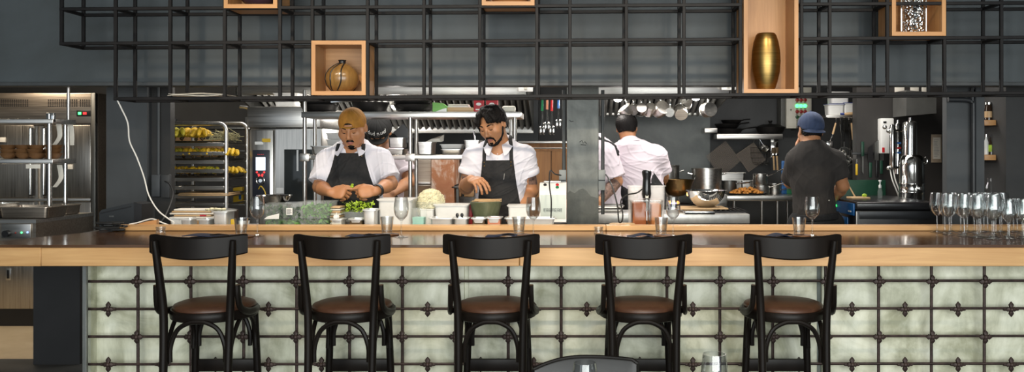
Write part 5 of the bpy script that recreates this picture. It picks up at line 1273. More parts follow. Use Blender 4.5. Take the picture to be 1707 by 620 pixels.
jc = thing('lidded_cup', 'small white cup with dark lid behind the leftmost tumbler', 'cup', (X(407, 4.7), 4.70, zp))
MB().lathe([(0, 0), (.026, 0), (.03, .03), (.03, .034), (0, .034)], 20).build('cup', M['white'], jc); MB().lathe([(.031, .0345), (.031, .045), (.02, .05), (0, .05)], 20).build('cap', M['blackp'], jc)
solo(MB().box((-.01, -.01, 0), (.012, .01, .045), .003), 'yellow_packet', M['yellow'], 'tiny yellow packet beside a dark lid on the prep counter', 'packet', (X(391, 4.66), 4.64, zp))
# herb containers
def leaves(n, w_, d_, h_, mt, size=.018):
    m = MB()
    for k in range(n):
        c = V((R2(-w_, w_), R2(-d_, d_), R2(.004, h_))); s = R2(.6, 1.2)*size
        q = rot(R2(0, 6), R2(-1, 1), R2(-1, 1))
        pts = [(-s, 0, 0), (-s*.3, s*.45, s*.15), (s*.5, s*.35, s*.1), (s, 0, 0), (s*.5, -s*.35, s*.1), (-s*.3, -s*.45, s*.15)]
        vs = [m.bm.verts.new(c+q @ V(p)) for p in pts]; f = m.bm.faces.new(vs)
    return m
def herb_box(label, a, c, y0, y1, mt, D_=4.62, d_=.13, lid=True, zz=None, sticker=False, n=90):
    w_ = S(c-a, D_); h_ = S(y1-y0, D_); t = thing('herb_container', label, 'container', (X((a+c)/2, D_), D_+d_/2, zp if zz is None else zz), 0, 'clear herb containers on the prep counter')
    gn(w_-.008, d_-.008, h_-.004, .93, .004, .0012, .014).build('body', M['clearp'], t)
    if lid: MB().box((-w_/2, -d_/2, h_-.0035), (w_/2, d_/2, h_), .003).build('lid', M['clearp'], t)
    l_ = leaves(n, w_*.42, d_*.4, h_*.78, mt).build('leaf_fill', mt, t); l_['kind'] = 'stuff'
    if sticker:
        s_ = MB().box((-w_*.14, -d_/2-.0035, h_*.28), (w_*.22, -d_/2-.002, h_*.74)).build('sticker', M['white'], t)
        m = MB()
        for k in range(5): m.box((-w_*.11, -d_/2-.0042, h_*(.34+.075*k)), (w_*R2(.08, .19), -d_/2-.0035, h_*(.37+.075*k)))
        m.build('text_line', M['blackp'], s_)
    return t
low = S(14, 4.62)+.0015
herb_box('clear container of chopped green herbs, left bottom of the stacks', 439, 467, 363, 377, M['leaf'], zz=zp)
herb_box('clear container of dark herbs with a white paper, left top of the stacks', 438, 468, 337, 363, M['leafd'], zz=zp+low)
herb_box('clear container of green leaves under the one with a sticker', 468, 495, 363, 377, M['leaf'], zz=zp)
herb_box('clear container with a white text sticker in the herb stacks', 467, 496, 338, 363, M['leafd'], zz=zp+low, sticker=True, n=60)
herb_box('wide clear container of leaves at the bottom right of the stacks', 496, 546, 363, 377, M['leaf'], zz=zp, d_=.16)
herb_box('wide clear container of big green leaves at the top right of the stacks', 495, 551, 334, 363, M['leaf'], zz=zp+low, d_=.17, n=150)
pp_ = MB(); pp_.loft([[V((-.04, 0, 0)), V((.04, 0, 0)), V((.042, .002, .03)), V((-.02, .002, .015))], [V((-.04, .004, 0)), V((.04, .004, 0)), V((.042, .006, .03)), V((-.02, .006, .015))]])
solo(pp_, 'paper_slip', M['white'], 'white paper slip between the left herb containers', 'paper', (X(452, 4.61), 4.612, zp+low+.001))
m = MB(); r = S(28, 4.8); m.lathe([(0, 0), (r*.5, .0), (r*.8, .02), (r, .05), (r*1.05, .052), (r*.96, .05), (r*.76, .022), (0, .006)], 36)
solo(m, 'mixing_bowl', M['chrome'], 'wide shallow steel mixing bowl behind the herb containers', 'bowl', (X(458, 4.86), 4.86, Z(337, 4.86)-.012))
bs_ = thing('pan_riser', 'grey upturned tub under the shallow mixing bowl', 'tub', (X(458, 4.86), 4.86, zp)); gn(.16, .1, Z(337, 4.86)-.0125-zp, .95, .004).build('body', M['dsteel'], bs_)
for k, (px, c, mt) in enumerate(((464, 'white', .018), (474, 'navy', .02), (480, 'blueh', .016))):
    pass
sl = thing('lid_stack', 'stack of thin tan lids right of the herb containers', 'lids', (X(556, 4.66), 4.74, zp))
for k in range(9): MB().box((-.03+.002*(k % 3), -.05, .0125*k), (.028+.002*(k % 2), .05, .0125*k+.010), .003).build('lid', M['cream_e'] if k % 2 else M['tan'], sl)
ht = tubbox('clear tray full of bright green microherbs', 594, 0, 4.72, 46, 18, M['clearp'], .12, 'herb_tray', 'tray', z=zp+.02)
m = leaves(260, .085, .055, .06, M['leafl'], .010)
for v in m.bm.verts: v.co.z += .05
mh = m.build('microherbs', M['leafl'], ht); mh['kind'] = 'stuff'
hr = thing('tray_riser', 'upturned steel tray under the bright herb tray', 'tray', (X(594, 4.72), 4.78, zp)); MB().box((-.07, -.05, 0), (.07, .05, .0195), .003).build('body', M['dsteel'], hr)
# tubs
def tub2(label, a, c, y0, y1, D_, d_, mt=None, lid=None, **k):
    return tubbox(label, (a+c)/2, 0, D_, c-a, y1-y0, mt or M['plast'], d_, z=zp, lid=lid, **k)
tub2('large milky tub at the ochre cap cook\'s elbow', 630, 686, 333, 378, 4.66, .17, lid=.006, taper=.95)
tub2('small clear tub with teal contents right of the large milky tub', 685, 708, 346, 379, 4.58, .08, M['clearp'], fill=mk('teal_contents', (.25, .55, .47), .5), fillh=.55, taper=.95)
tub2('milky tub behind the small teal tub', 700, 722, 350, 379, 4.70, .09, taper=.93)
tub2('milky rectangular tub left of the green stone bowl', 724, 779, 342, 377, 4.72, .12, taper=.93, lid=.005)
tub2('milky rectangular tub right of the green stone bowl', 847, 882, 343, 377, 4.70, .12, taper=.93, lid=.005)
nb_ = thing('glass_bowl', 'clear bowl heaped with pale shredded vegetables', 'bowl', (X(718, 4.84), 4.84, zp))
MB().lathe([(0, 0), (.05, 0), (.075, .07), (.085, .13), (.082, .13), (.072, .07), (.048, .008), (0, .008)], 32).build('bowl', M['clearp'], nb_)
m = MB(); m.lathe([(0, .01), (.045, .012), (.07, .07), (.078, .125), (.065, .165), (.04, .19), (0, .2)], 24)
prf = lambda z: float(np.interp(z, [.01, .07, .125, .165, .19, .2], [.045, .07, .078, .065, .04, .004]))
for k in range(420):
    a = R2(0, 6.28); z = R2(.06, .2); a2 = a+R2(-.3, .3); z2 = min(.2, z+R2(-.015, .015)); q, q2 = prf(z)+R2(-.002, .004), prf(z2)+R2(-.002, .006)
    m.tube([(q*math.cos(a), q*math.sin(a), z), (q2*math.cos(a2), q2*math.sin(a2), z2)], .0024, 4)
m.build('shreds', M['noodle'], nb_)['kind'] = 'stuff'
solo(MB().box((-.02, -.02, 0), (.02, .02, .11), .006), 'red_bottle', M['red'], 'red packet half hidden behind the green stone bowl', 'packet', (X(782, 4.84), 4.86, zp))
# olive stone bowl with sticks
D_ = 4.73; r = S(27, D_); sbw = thing('stone_bowl', 'olive green stone bowl with thin sticks across its rim', 'bowl', (X(808, D_), D_+.06, zp))
hb_ = Z(337, D_)-zp
MB().lathe([(0, 0), (r*.62, 0), (r*.76, hb_*.3), (r*.92, hb_*.75), (r*.985, hb_), (r*.93, hb_+.002), (r*.85, hb_*.75), (r*.6, .03), (0, .02)], 40).build('bowl', M['olive'], sbw)
m = MB(); m.lathe([(0, hb_*.86), (r*.86, hb_*.84)], 24); m.build('filling', M['tan'], sbw)
m = MB()
for k in range(9):
    a = R2(-.5, .5); c = V((R2(-.03, .03), R2(-.04, .03), hb_+.002+.0012*k)); d = V((math.cos(a), math.sin(a)*.5, R2(-.02, .05)))*R2(.05, .08); m.tube([c-d, c+d], .0022, 5)
m.build('stick', M['tan'], sbw)
# white machine at the column
D_ = 4.85
wm = thing('white_machine', 'white countertop machine with red and green buttons and a lettered front plate', 'machine', (X(920, D_), D_+.1, zp))
w0, w1_ = -S(21, D_), S(24, D_); h0 = Z(306, D_)-zp
MB().prism([(-.10, .012), (.10, .012), (.10, h0), (-.03, h0), (-.10, Z(318, D_)-zp)], w0, w1_, 'x').build('housing', M['white'], wm)
MB().box((w0-.004, -.105, 0), (w1_+.004, .105, .0115), .003).build('base', M['blackp'], wm)
pl_ = MB(); pl_.box((w0+.006, -.1035, .03), (w1_-.004, -.1005, Z(322, D_)-zp-.01), .001); wpl = pl_.build('front_plate', mk('pale_green_enamel', (.52, .58, .54), .4, 0, .04), wm)
m = MB(); [m.bar(((w0+w1_)/2-.052+.0155*k+a_*.0012, -.1045, .07+b_*.0015), ((w0+w1_)/2-.052+.0155*k+c_*.0012, -.1045, .07+d_*.0015), .0016, .0012) for k in range(7) for a_, b_, c_, d_ in ((0, 0, 0, 12), (0, 12, 10, 12), (0, 6, 10, 6), (5, 0, 5, 12), (10, 0, 10, 12) if k % 2 else (2, 0, 10, 0), (2, 3, 8, 3) if k % 3 else (0, 9, 10, 9))]; m.build('lettering', mk('grey_ink', (.08, .09, .09), .6), wpl)
nn = V((0, -(h0-(Z(318, D_)-zp)), -.07)).normalized()
for px, c in ((-.012, 'red'), (.03, 'redh'), (.03, 'greenh')):
    z_ = h0-.012 if c != 'greenh' else h0-.025; y_ = -.045 if c != 'greenh' else -.068
    MB().lathe([(.010, -.004), (.010, .006), (.007, .009), (0, .009)], 14, T(px if c != 'red' else -.04, y_, z_) @ rot(0, .9)).build('button', M[c] if c != 'red' else M['blackp'], wm)
MB().box((-.05, -.02, h0+.0005), (.05, .08, h0+.012), .004).build('top_plate', M['steel'], wm)
t = thing('power_cable', 'thin black cable hanging down in front of the white machine', 'cable', (X(918, 4.7), 4.7, zp))
p = [(X(935, 5.27), 5.25, Z(292, 5.27)), (X(925, 4.9), 4.9, Z(290, 4.9)), (X(917, 4.72), 4.72, Z(285, 4.72)), (X(916, 4.7), 4.70, Z(310, 4.7)), (X(919, 4.7), 4.70, Z(335, 4.7)), (X(918, 4.7), 4.70, zp+.004)]
MB().tube(smooth_path(p, 6), .004, 6).build('cord', M['rubber'], t, True)
# orange juice container with blender
D_ = 4.60
jx = X(1079, D_); jw = S(27, D_)
jt = thing('juice_container', 'clear square container of orange mix with a dividing gap', 'container', (jx, D_+.085, zp))
hj = Z(334, D_)-zp
gn(jw*2, .16, hj, .90, .005, .0015, .02).build('body', clear('clear_tub_wall', (.95, .95, .94), .07, .5, .08), jt)
MB().box((-jw*.88, -.068, .005), (-.004, .066, hj*.90), .006).build('orange_mix', M['juice'], jt)
MB().box((.024, -.068, .005), (jw*.88, .066, hj*.86), .006).build('pale_mix', M['juice2'], jt)
bl = thing('immersion_blender', 'black handled immersion blender standing in the orange mix', 'blender', (X(1080, D_), D_+.08, zp+.006))
hz_ = lambda py: Z(py, D_+.0)-zp-.006
MB().tube([(0, 0, hz_(332)), (0, 0, hz_(325)), (0, 0, hz_(312)), (.001, 0, hz_(298)), (.001, 0, hz_(290)), (0, 0, hz_(286)), (0, 0, hz_(284))], [.021, .026, .023, .021, .026, .026, .018], 16).build('handle', mk('glossy_black_plastic', (.010, .010, .011), .18, 0, .1), bl)
MB().tube([(0, -.004, hz_(352)), (0, 0, hz_(333))], [.016, .018], 14).build('collar', M['dsteel'], bl)
MB().tube([(0, -.0, .004), (0, 0, hz_(352.5))], [.014, .013], 14).build('shaft', M['chrome'], bl)
MB().lathe([(.013, .03), (.03, .012), (.03, .0), (.026, 0), (.012, .025)], 20).build('blade_guard', M['chrome'], bl)
MB().box((-.008, -.0235, hz_(331)), (.008, -.0215, hz_(324))).build('badge', M['cream_e'], bl)
t = thing('blender_cord', 'black cord looping from the immersion blender to the column socket', 'cable', (X(1040, 4.6), 4.6, zp))
p = [(X(1072, D_), D_+.06, Z(316, D_)), (X(1062, D_), D_+.03, Z(322, D_)), (X(1045, D_), D_, Z(325, D_)), (X(1035, D_), D_, Z(335, D_)), (X(1038, D_), D_, Z(355, D_)), (X(1037, D_), D_, Z(368, D_)), (X(1032, D_), D_+.02, Z(370, D_)), (X(1030, D_), D_+.04, Z(345, D_)), (X(1022, 4.8), 4.8, Z(315, 4.8)), (X(1014, 5.1), 5.1, Z(297, 5.1)), (X(1010, 5.29), 5.29, Z(291, 5.29))]
MB().tube(smooth_path(p, 6), .0042, 6).build('cord', M['rubber'], t, True)
tubbox('tall frosted open tub behind the orange mix', 1078, 0, 4.70, 62, 68, M['plast'] if False else frosted('frosted_tub', (.85, .84, .84), .28), .05, z=zp, taper=.96)
wb = MB(); wb.prism([(-.07, -.03), (.068, -.03), (.06, .0), (.07, .03), (-.05, .03)], 0, .026, 'z')
solo(wb, 'wooden_board', M['tan'], 'small pale wooden board lying right of the column', 'board', (X(1037, 4.6), 4.615, zp))

# ------------------------------------------------------------------ things on the bar
def goblet(H, R):
    w_ = .0011
    out = [(0, 0), (R*.92, 0), (R*.93, .0014), (R*.5, .004), (.007, .008), (.0042, .016), (.0036, H*.30), (.0045, H*.41), (R*.42, H*.455), (R*.78, H*.53), (R*.97, H*.64), (R, H*.70), (R*.95, H*.84), (R*.83, H)]
    inn = [(R*.83-w_, H), (R*.95-w_, H*.84), (R-w_, H*.70), (R*.97-w_, H*.64), (R*.76-w_, H*.535), (R*.40, H*.465), (0, H*.45)]
    m = MB(); m.lathe(out+inn, 28); return m
def tumbler(H, R):
    m = MB(); rings = []
    prof = [(.70, 0), (.74, .004), (.80, H*.3), (.92, H*.75), (1, H), (.955, H), (.86, H*.7), (.72, H*.28), (.62, .014)]
    for s, z in prof:
        fl_ = .035 if z < H*.8 and s > .7 else 0
        rings.append([V((R*s*(1-fl_*(j % 2))*math.cos(2*PI*j/24), R*s*(1-fl_*(j % 2))*math.sin(2*PI*j/24), z)) for j in range(24)])
    m.loft(rings); return m
wg0 = None
gl_at = [(429, 397, 'standing right of the leftmost tumbler'), (669, 399.5, 'between the large milky tub and the second stool'), (889, 399, 'in front of the white machine'), (1122, 398, 'right of the orange juice container'), (1354, 397.5, 'in front of the blue cap cook')]
zt0 = ZT+.0004
M['tumbler'] = clear('tumbler_glass', (.95, .96, .96), .10, .8)
for i, (px, py, where) in enumerate(gl_at):
    D_ = F*.42/(py-4-CY); loc = (X(px, D_), D_, zt0); lab = 'clear wine glass on the bar, '+where
    if wg0 is None: wg0 = solo(goblet(.192, .036), 'wine_glass', M['glass'], lab, 'wine glass', loc, group='wine glasses at the place settings')
    else: dup(wg0, loc, 0, lab)
tm0 = cs0 = None
for i, (px, py) in enumerate(((402, 398), (645, 395), (865, 396), (1102, 397), (1332, 397))):
    D_ = F*.42/(py-3-CY); nm = ['leftmost on the bar', 'second from the left on the bar', 'in the middle of the bar', 'in front of the orange juice container', 'rightmost on the bar']
    lab = 'fluted glass tumbler, '+nm[i]; loc = (X(px, D_), D_, zt0+.0075); lc = 'dark woven wooden coaster under the tumbler '+nm[i]
    if tm0 is None:
        tm0 = solo(tumbler(.084, .034), 'glass_tumbler', M['tumbler'], lab, 'tumbler', loc, group='tumblers at the place settings')
        m = MB(); m.lathe([(0, 0), (.046, 0), (.049, .003), (.046, .0065), (0, .0065)], 30)
        for k in range(1, 5): m.tube([(.011*k*math.cos(a), .011*k*math.sin(a), .0060) for a in [2*PI*j/24 for j in range(24)]], .0011, 5, loop=True)
        cs0 = solo(m, 'woven_coaster', wood('coaster_wood', (.05, .02, .008), (.16, .07, .025), .4), lc, 'coaster', (loc[0]+.012, D_, zt0), group='coasters at the place settings')
    else: dup(tm0, loc, .3*i, lab); dup(cs0, (loc[0]+.012, D_, zt0), 0, lc)
# small glass votives
vt0 = None
for i, (px, py) in enumerate(((268, 391.5), (998, 391.5))):
    D_ = F*.42/(py-2-CY); lab = ['tiny glass votive at the left end of the oak ledge', 'tiny glass votive in front of the column'][i]
    if vt0 is None:
        m = MB(); m.lathe([(0, 0), (.022, 0), (.024, .004), (.021, .016), (.024, .028), (.024, .034), (.020, .034), (.017, .018), (0, .012)], 16)
        vt0 = solo(m, 'glass_votive', M['tumbler'], lab, 'votive', (X(px, D_), D_, zt0), group='votives on the bar')
    else: dup(vt0, (X(px, D_), D_, zt0), 0, lab)
# napkins
nap = []
for i, (px, w_) in enumerate(((352, 92), (607, 58), (836, 56), (1068, 46), (1300, 44))):
    D_ = 3.97; wx = S(w_, D_)/2; m = MB()
    for k in range(3):
        rings = []
        for j in range(13):
            u = -1+j/6; x = wx*u*(1-.05*k); z = .004+.0075*k+.004*math.sin(u*3+k*2+i)*(1 if k else .3)+.006*(1-u*u)*(k == 2)
            y0, y1 = -.055+.008*k+.01*math.sin(u*2+i), .06-.006*k
            rings.append([(x, y0, z), (x, y1, z), (x, y1, z+.004), (x, y0, z+.004)])
        m.loft(rings)
    t = thing('folded_napkin', ['rumpled navy napkin on the bar above the leftmost stool', 'folded navy napkin on the bar above the second stool', 'folded navy napkin on the bar above the middle stool', 'folded navy napkin with a dark wooden rest, left of the juice tumbler', 'folded navy napkin left of the rightmost tumbler'][i], 'napkin', (X(px, D_), D_, zt0), .04*i-.1, 'navy napkins at the place settings')
    m.build('cloth', M['navy'], t)
    MB().tube([(wx*.1, -.03, .03), (wx*.45, -.04, .034), (wx*.8, -.03, .03)], [.005, .009, .005], 8, flat=.5).build('cutlery_rest', M['castiron'], t)
# crowd of wine glasses
sm0 = bg0 = None
FRONT_ROW = [(1562, 4.40), (1575, 4.33), (1584, 4.26), (1607, 4.19), (1630, 4.12), (1655, 4.05)]
for r_ in range(7):
    for c_, (px, D_) in enumerate(FRONT_ROW):
        x = X(px, D_)+.079*r_+.006*math.sin(r_*5+c_*3); y = D_+.012*r_*(1 if c_ else 0)+.005*math.sin(r_*3+c_*7)
        if y > 4.41: continue
        qx = CX+x/y*F
        if qx > 1740: continue
        small = qx > 1672; loc = (x, y, zt0)
        dep = ['nearest the ledge', 'second from the ledge', 'third from the ledge', 'third from the bar edge', 'second from the bar edge', 'nearest the bar edge'][c_]
        lab = 'wine glass in the bar end crowd, %s, %s from left' % (dep, ORD[r_])
        src = sm0 if small else bg0
        if src is None:
            o = solo(goblet(.172 if small else .202, .031 if small else .0375), 'wine_glass', M['glass'], lab, 'wine glass', loc, group='wine glasses crowded at the bar end')
            if small: sm0 = o
            else: bg0 = o
        else: dup(src, loc, 0, lab)
# foreground table glasses
dup(wg0, (X(1191, 2.22), 2.22, .7504), 0, 'large wine glass on the dark table at the bottom edge', 'glasses on the dark table').scale = (1, 1, 1.16)
dup(wg0, (X(975, 2.3), 2.3, .7504), 0, 'wine glass before the dark chair back at the bottom edge', 'glasses on the dark table').scale = (1, 1, .94)
# black card terminal / bag and cables at the left end
pt = thing('receipt_printer', 'black plastic receipt printer behind the left end of the oak ledge', 'printer', (X(207, 4.7), 4.72, 1.0605))
MB().prism([(-.115, 0), (.115, 0), (.115, .14), (.06, .152), (-.10, .115), (-.115, .10)], -.06, .09, 'y').build('body', mk('printer_plastic', (.020, .023, .026), .38, 0, .1), pt)
MB().prism([(.075, .002), (.118, .002), (.118, .145), (.075, .156)], -.063, .06, 'y').build('side_cover', M['blackp'], pt)
MB().prism([(-.108, .093), (.06, .13), (.06, .136), (-.108, .099)], -.062, -.0602, 'y').build('slot', M['blackp'], pt)
MB().box((-.06, -.0615, .075), (-.035, -.0603, .083)).build('logo_mark', M['dsteel'], pt)
sh = thing('side_shelf', 'dark low shelf under the receipt printer', 'shelf', (X(207, 4.7), 4.75, 0)); MB().box((-.16, -.16, 1.03), (.16, .12, 1.06), .003).build('board', M['wallk'], sh); MB().bar((0, 0, 0), (0, 0, 1.03), .06).build('support', M['wallk'], sh)
cbx = MB()
for k in range(7):
    pts = [(R2(-.09, .06), R2(-.03, .03), .008+.006*k) for _ in range(5)]; cbx.tube(smooth_path(pts, 5), .006, 6)
solo(cbx, 'cable_tangle', M['rubber'], 'black tangled cables on the bar left of the oak ledge', 'cables', (X(192, 4.42), 4.43-.02, zt0+.001))
t = thing('white_cable', 'long white cable drooping from the steel grid to the bar ledge', 'cable', (X(240, 4.55), 4.55, 1.1))
p = [(195, 166, 4.5), (203, 182, 4.52), (213, 205, 4.55), (216, 235, 4.56), (228, 262, 4.56), (240, 295, 4.57), (248, 325, 4.57), (263, 350, 4.57), (280, 364, 4.58), (290, 371, 4.58), (284, 375.5, 4.575), (270, 371, 4.58), (255, 365, 4.58), (243, 367, 4.58), (230, 371, 4.56), (215, 374, 4.53)]
MB().tube(smooth_path([P(a, b, d) for a, b, d in p], 6), .0038, 6).build('cable', M['cable'], t, True)
t = thing('black_cable', 'thin black cable hanging from the pier socket to the ledge', 'cable', (X(275, 4.9), 4.9, 1.1))
p = [(275, 302, 5.32), (283, 308, 5.2), (288, 322, 5.0), (284, 340, 4.8), (274, 362, 4.65), (264, 374, 4.6)]
MB().tube(smooth_path([P(a, b, d) for a, b, d in p], 6), .004, 6).build('cable', M['rubber'], t, True)
bx = thing('wall_socket_box', 'black socket box and conduit on the dark left pier', 'socket box', (X(262, 5.32), 5.32, Z(330, 5.32)))
MB().box((X(252, 5.32), 5.32, Z(328, 5.32)), (X(266, 5.32), 5.3595, Z(291, 5.32)), .004).build('box', mk('socket_grey', (.055, .06, .065), .5), bx, True)
MB().box((X(266.5, 5.32), 5.33, Z(330, 5.32)), (X(281, 5.32), 5.3595, Z(291, 5.32)), .004).build('socket_plate', M['wallk'], bx, True)
MB().cyl((X(261, 5.32), 5.345, Z(291, 5.32)), (X(261, 5.32), 5.345, 2.3), .009, 8).build('conduit', M['pier'], bx, True)
# bowls and pans on the pass station
bw0 = None
zsf = Z(265, 4.83)+.001
st_def = [(-10, 2), (12, 3), (33, 3), (58, 3), (84, 3)]
pr_b = [(0, 0), (.022, 0), (.036, .012), (.045, .03), (.047, .032), (.043, .031), (.033, .015), (0, .006)]
for i, (px, n) in enumerate(st_def[1:]):
    for k in range(n):
        lab = 'small brown wooden bowl, %s of the %s stack from the left on the pass shelf' % (['bottom', 'middle', 'top'][k], ORD[i])
        loc = (X(px, 4.9)+.004*math.sin(k*3+i), 4.91+.02*(i % 2), zsf+.0235*k)
        if bw0 is None: bw0 = solo(MB().lathe(pr_b, 26), 'wooden_bowl', M['bowlw'], lab, 'bowl', loc, group='brown bowls stacked on the pass shelf')
        else: dup(bw0, loc, 0, lab)
for i, (px, n, D_) in enumerate(((22, 2, 5.0), (46, 3, 5.0), (72, 2, 5.02))):
    for k in range(n):
        dup(bw0, (X(px, D_), D_+.005, zsf+.0235*k), 0, 'brown wooden bowl, %s of the %s stack in the back row of the pass shelf' % (['bottom', 'second', 'top'][k], ORD[i]))
zst = Z(366, 4.7)+.001
tubbox('large steel roasting pan on the pass station, in front', 38, 0, 4.76, 82, 19, M['steelw'], .2, 'steel_pan', 'pan', z=zst, taper=.94)
tubbox('smaller steel pan behind the front post of the pass station', 92, 0, 5.0, 34, 16, M['steelw'], .16, 'steel_pan', 'pan', z=zst, taper=.94)
tubbox('shallow pale pan with green food at the far left of the pass station', -22, 0, 4.74, 32, 24, M['steel'], .2, 'steel_pan', 'pan', z=zst, taper=.94, fill=M['leaf'], fillh=.9)
# ------------------------------------------------------------------ people: smooth distance-field bodies
import openvdb as vdb
def nrm(v): v = np.asarray(v, float); return v/np.linalg.norm(v)
class Field:
    def __init__(s, lo, hi, h):
        s.lo = np.array(lo, float); s.h = h
        n = np.ceil((np.array(hi, float)-s.lo)/h).astype(int)+1
        s.d = np.full(n, .2, np.float32)
        s.ax = [(s.lo[i]+h*np.arange(n[i])).astype(np.float32) for i in range(3)]
    def sub(s, lo, hi):
        i0 = np.maximum(0, np.floor((np.array(lo)-s.lo)/s.h).astype(int)); i1 = np.minimum(s.d.shape, np.ceil((np.array(hi)-s.lo)/s.h).astype(int)+1)
        if np.any(i1 <= i0): return None
        sl = tuple(slice(a, b) for a, b in zip(i0, i1))
        return sl, s.ax[0][sl[0]][:, None, None], s.ax[1][sl[1]][None, :, None], s.ax[2][sl[2]][None, None, :]
    def put(s, sl, e, k, op):
        a = s.d[sl]
        if op == 'u':
            if k > 0:
                q = np.maximum(k-np.abs(a-e), 0)/k; s.d[sl] = np.minimum(a, e)-q*q*k*.25
            else: s.d[sl] = np.minimum(a, e)
        else:
            e = -e
            if k > 0:
                q = np.maximum(k-np.abs(a-e), 0)/k; s.d[sl] = np.maximum(a, e)+q*q*k*.25
            else: s.d[sl] = np.maximum(a, e)
    def cone(s, a, b, ra, rb, k=.02, op='u', cut=None):
        a = np.asarray(a, float); b = np.asarray(b, float); m = .07+k; R = max(ra, rb)
        r = s.sub(np.minimum(a, b)-R-m, np.maximum(a, b)+R+m)
        if r is None: return
        sl, x, y, z = r; ba = b-a; L2 = max(1e-9, float(ba @ ba))
        t = np.clip(((x-a[0])*ba[0]+(y-a[1])*ba[1]+(z-a[2])*ba[2])/L2, 0, 1)
        e = np.sqrt((x-a[0]-t*ba[0])**2+(y-a[1]-t*ba[1])**2+(z-a[2]-t*ba[2])**2)-(ra+(rb-ra)*t)
        if cut is not None:
            c, n = cut; e = np.maximum(e, (x-c[0])*n[0]+(y-c[1])*n[1]+(z-c[2])*n[2])
        s.put(sl, e, k, op)
    def chain(s, pts, rs, k=.01, op='u'):
        for i in range(len(pts)-1): s.cone(pts[i], pts[i+1], rs[i], rs[i+1], k, op)
    def ell(s, c, r, R=None, k=.02, op='u'):
        c = np.asarray(c, float); r = np.asarray(r, float); R = np.eye(3) if R is None else R
        m = .07+k; rr = max(r)
        q = s.sub(c-rr-m, c+rr+m)
        if q is None: return
        sl, x, y, z = q; x = x-c[0]; y = y-c[1]; z = z-c[2]
        p = [(x*R[0, i]+y*R[1, i]+z*R[2, i]) for i in range(3)]
        k0 = np.sqrt((p[0]/r[0])**2+(p[1]/r[1])**2+(p[2]/r[2])**2); k1 = np.sqrt((p[0]/r[0]**2)**2+(p[1]/r[1]**2)**2+(p[2]/r[2]**2)**2)
        s.put(sl, k0*(k0-1)/np.maximum(k1, 1e-6), k, op)
    def local(s, c, R):
        x, y, z = s.ax[0][:, None, None]-c[0], s.ax[1][None, :, None]-c[1], s.ax[2][None, None, :]-c[2]
        return [(x*R[0, i]+y*R[1, i]+z*R[2, i]).astype(np.float32) for i in range(3)]
    def plane(s, c, n): s.d = np.maximum(s.d, (s.ax[0][:, None, None]-c[0])*n[0]+(s.ax[1][None, :, None]-c[1])*n[1]+(s.ax[2][None, None, :]-c[2])*n[2]).astype(np.float32)
    def mesh(s, name):
        d = s.d.astype(np.float32).copy()
        for ax_ in range(3):
            for i in (0, -1):
                ix = [slice(None)]*3; ix[ax_] = i; d[tuple(ix)] = np.maximum(d[tuple(ix)], .01)
        g = vdb.FloatGrid(.2); g.copyFromArray(d); pts, quads = g.convertToQuads(isovalue=0.0)
        pts = pts*s.h+s.lo
        p = pts[quads]; vol = np.einsum('ij,ij->i', p[:, 0], np.cross(p[:, 1], p[:, 2])).sum()+np.einsum('ij,ij->i', p[:, 0], np.cross(p[:, 2], p[:, 3])).sum()
        if vol < 0: quads = quads[:, ::-1]
        me = bpy.data.meshes.new(name); n = len(quads)
        me.vertices.add(len(pts)); me.vertices.foreach_set('co', pts.astype(np.float32).ravel())
        me.loops.add(n*4); me.loops.foreach_set('vertex_index', quads.astype(np.int32).ravel())
        me.polygons.add(n); me.polygons.foreach_set('loop_start', np.arange(0, n*4, 4, dtype=np.int32))
        me.update(calc_edges=True); me.validate(); return me
def pick(me, rules):
    n = len(me.polygons); c = np.empty(n*3, np.float32); me.polygons.foreach_get('center', c); c = c.reshape(-1, 3)
    mi = np.zeros(n, np.int32)
    for idx, fn in rules: mi[fn(c)] = idx
    me.polygons.foreach_set('material_index', mi)
def frame(fwd, up):
    f = nrm(fwd); u = np.asarray(up, float); u = nrm(u-f*(u @ f)); r = np.cross(f, u); return np.stack([r, f, u], 1)
def head_frame(yaw, pitch, roll):
    """yaw 0 looks at the camera (-y); pitch>0 looks down"""
    y = math.radians(yaw); f0 = np.array([math.sin(y), -math.cos(y), 0]); f = f0*math.cos(math.radians(pitch))+np.array([0, 0, -math.sin(math.radians(pitch))])
    up = f0*math.sin(math.radians(pitch))+np.array([0, 0, math.cos(math.radians(pitch))])
    r = np.cross(f, up); ro = math.radians(roll); up = up*math.cos(ro)+r*math.sin(ro)
    return frame(f, up)
HEAD = dict(cr=((0, -.012, .035), (.074, .092, .082)))
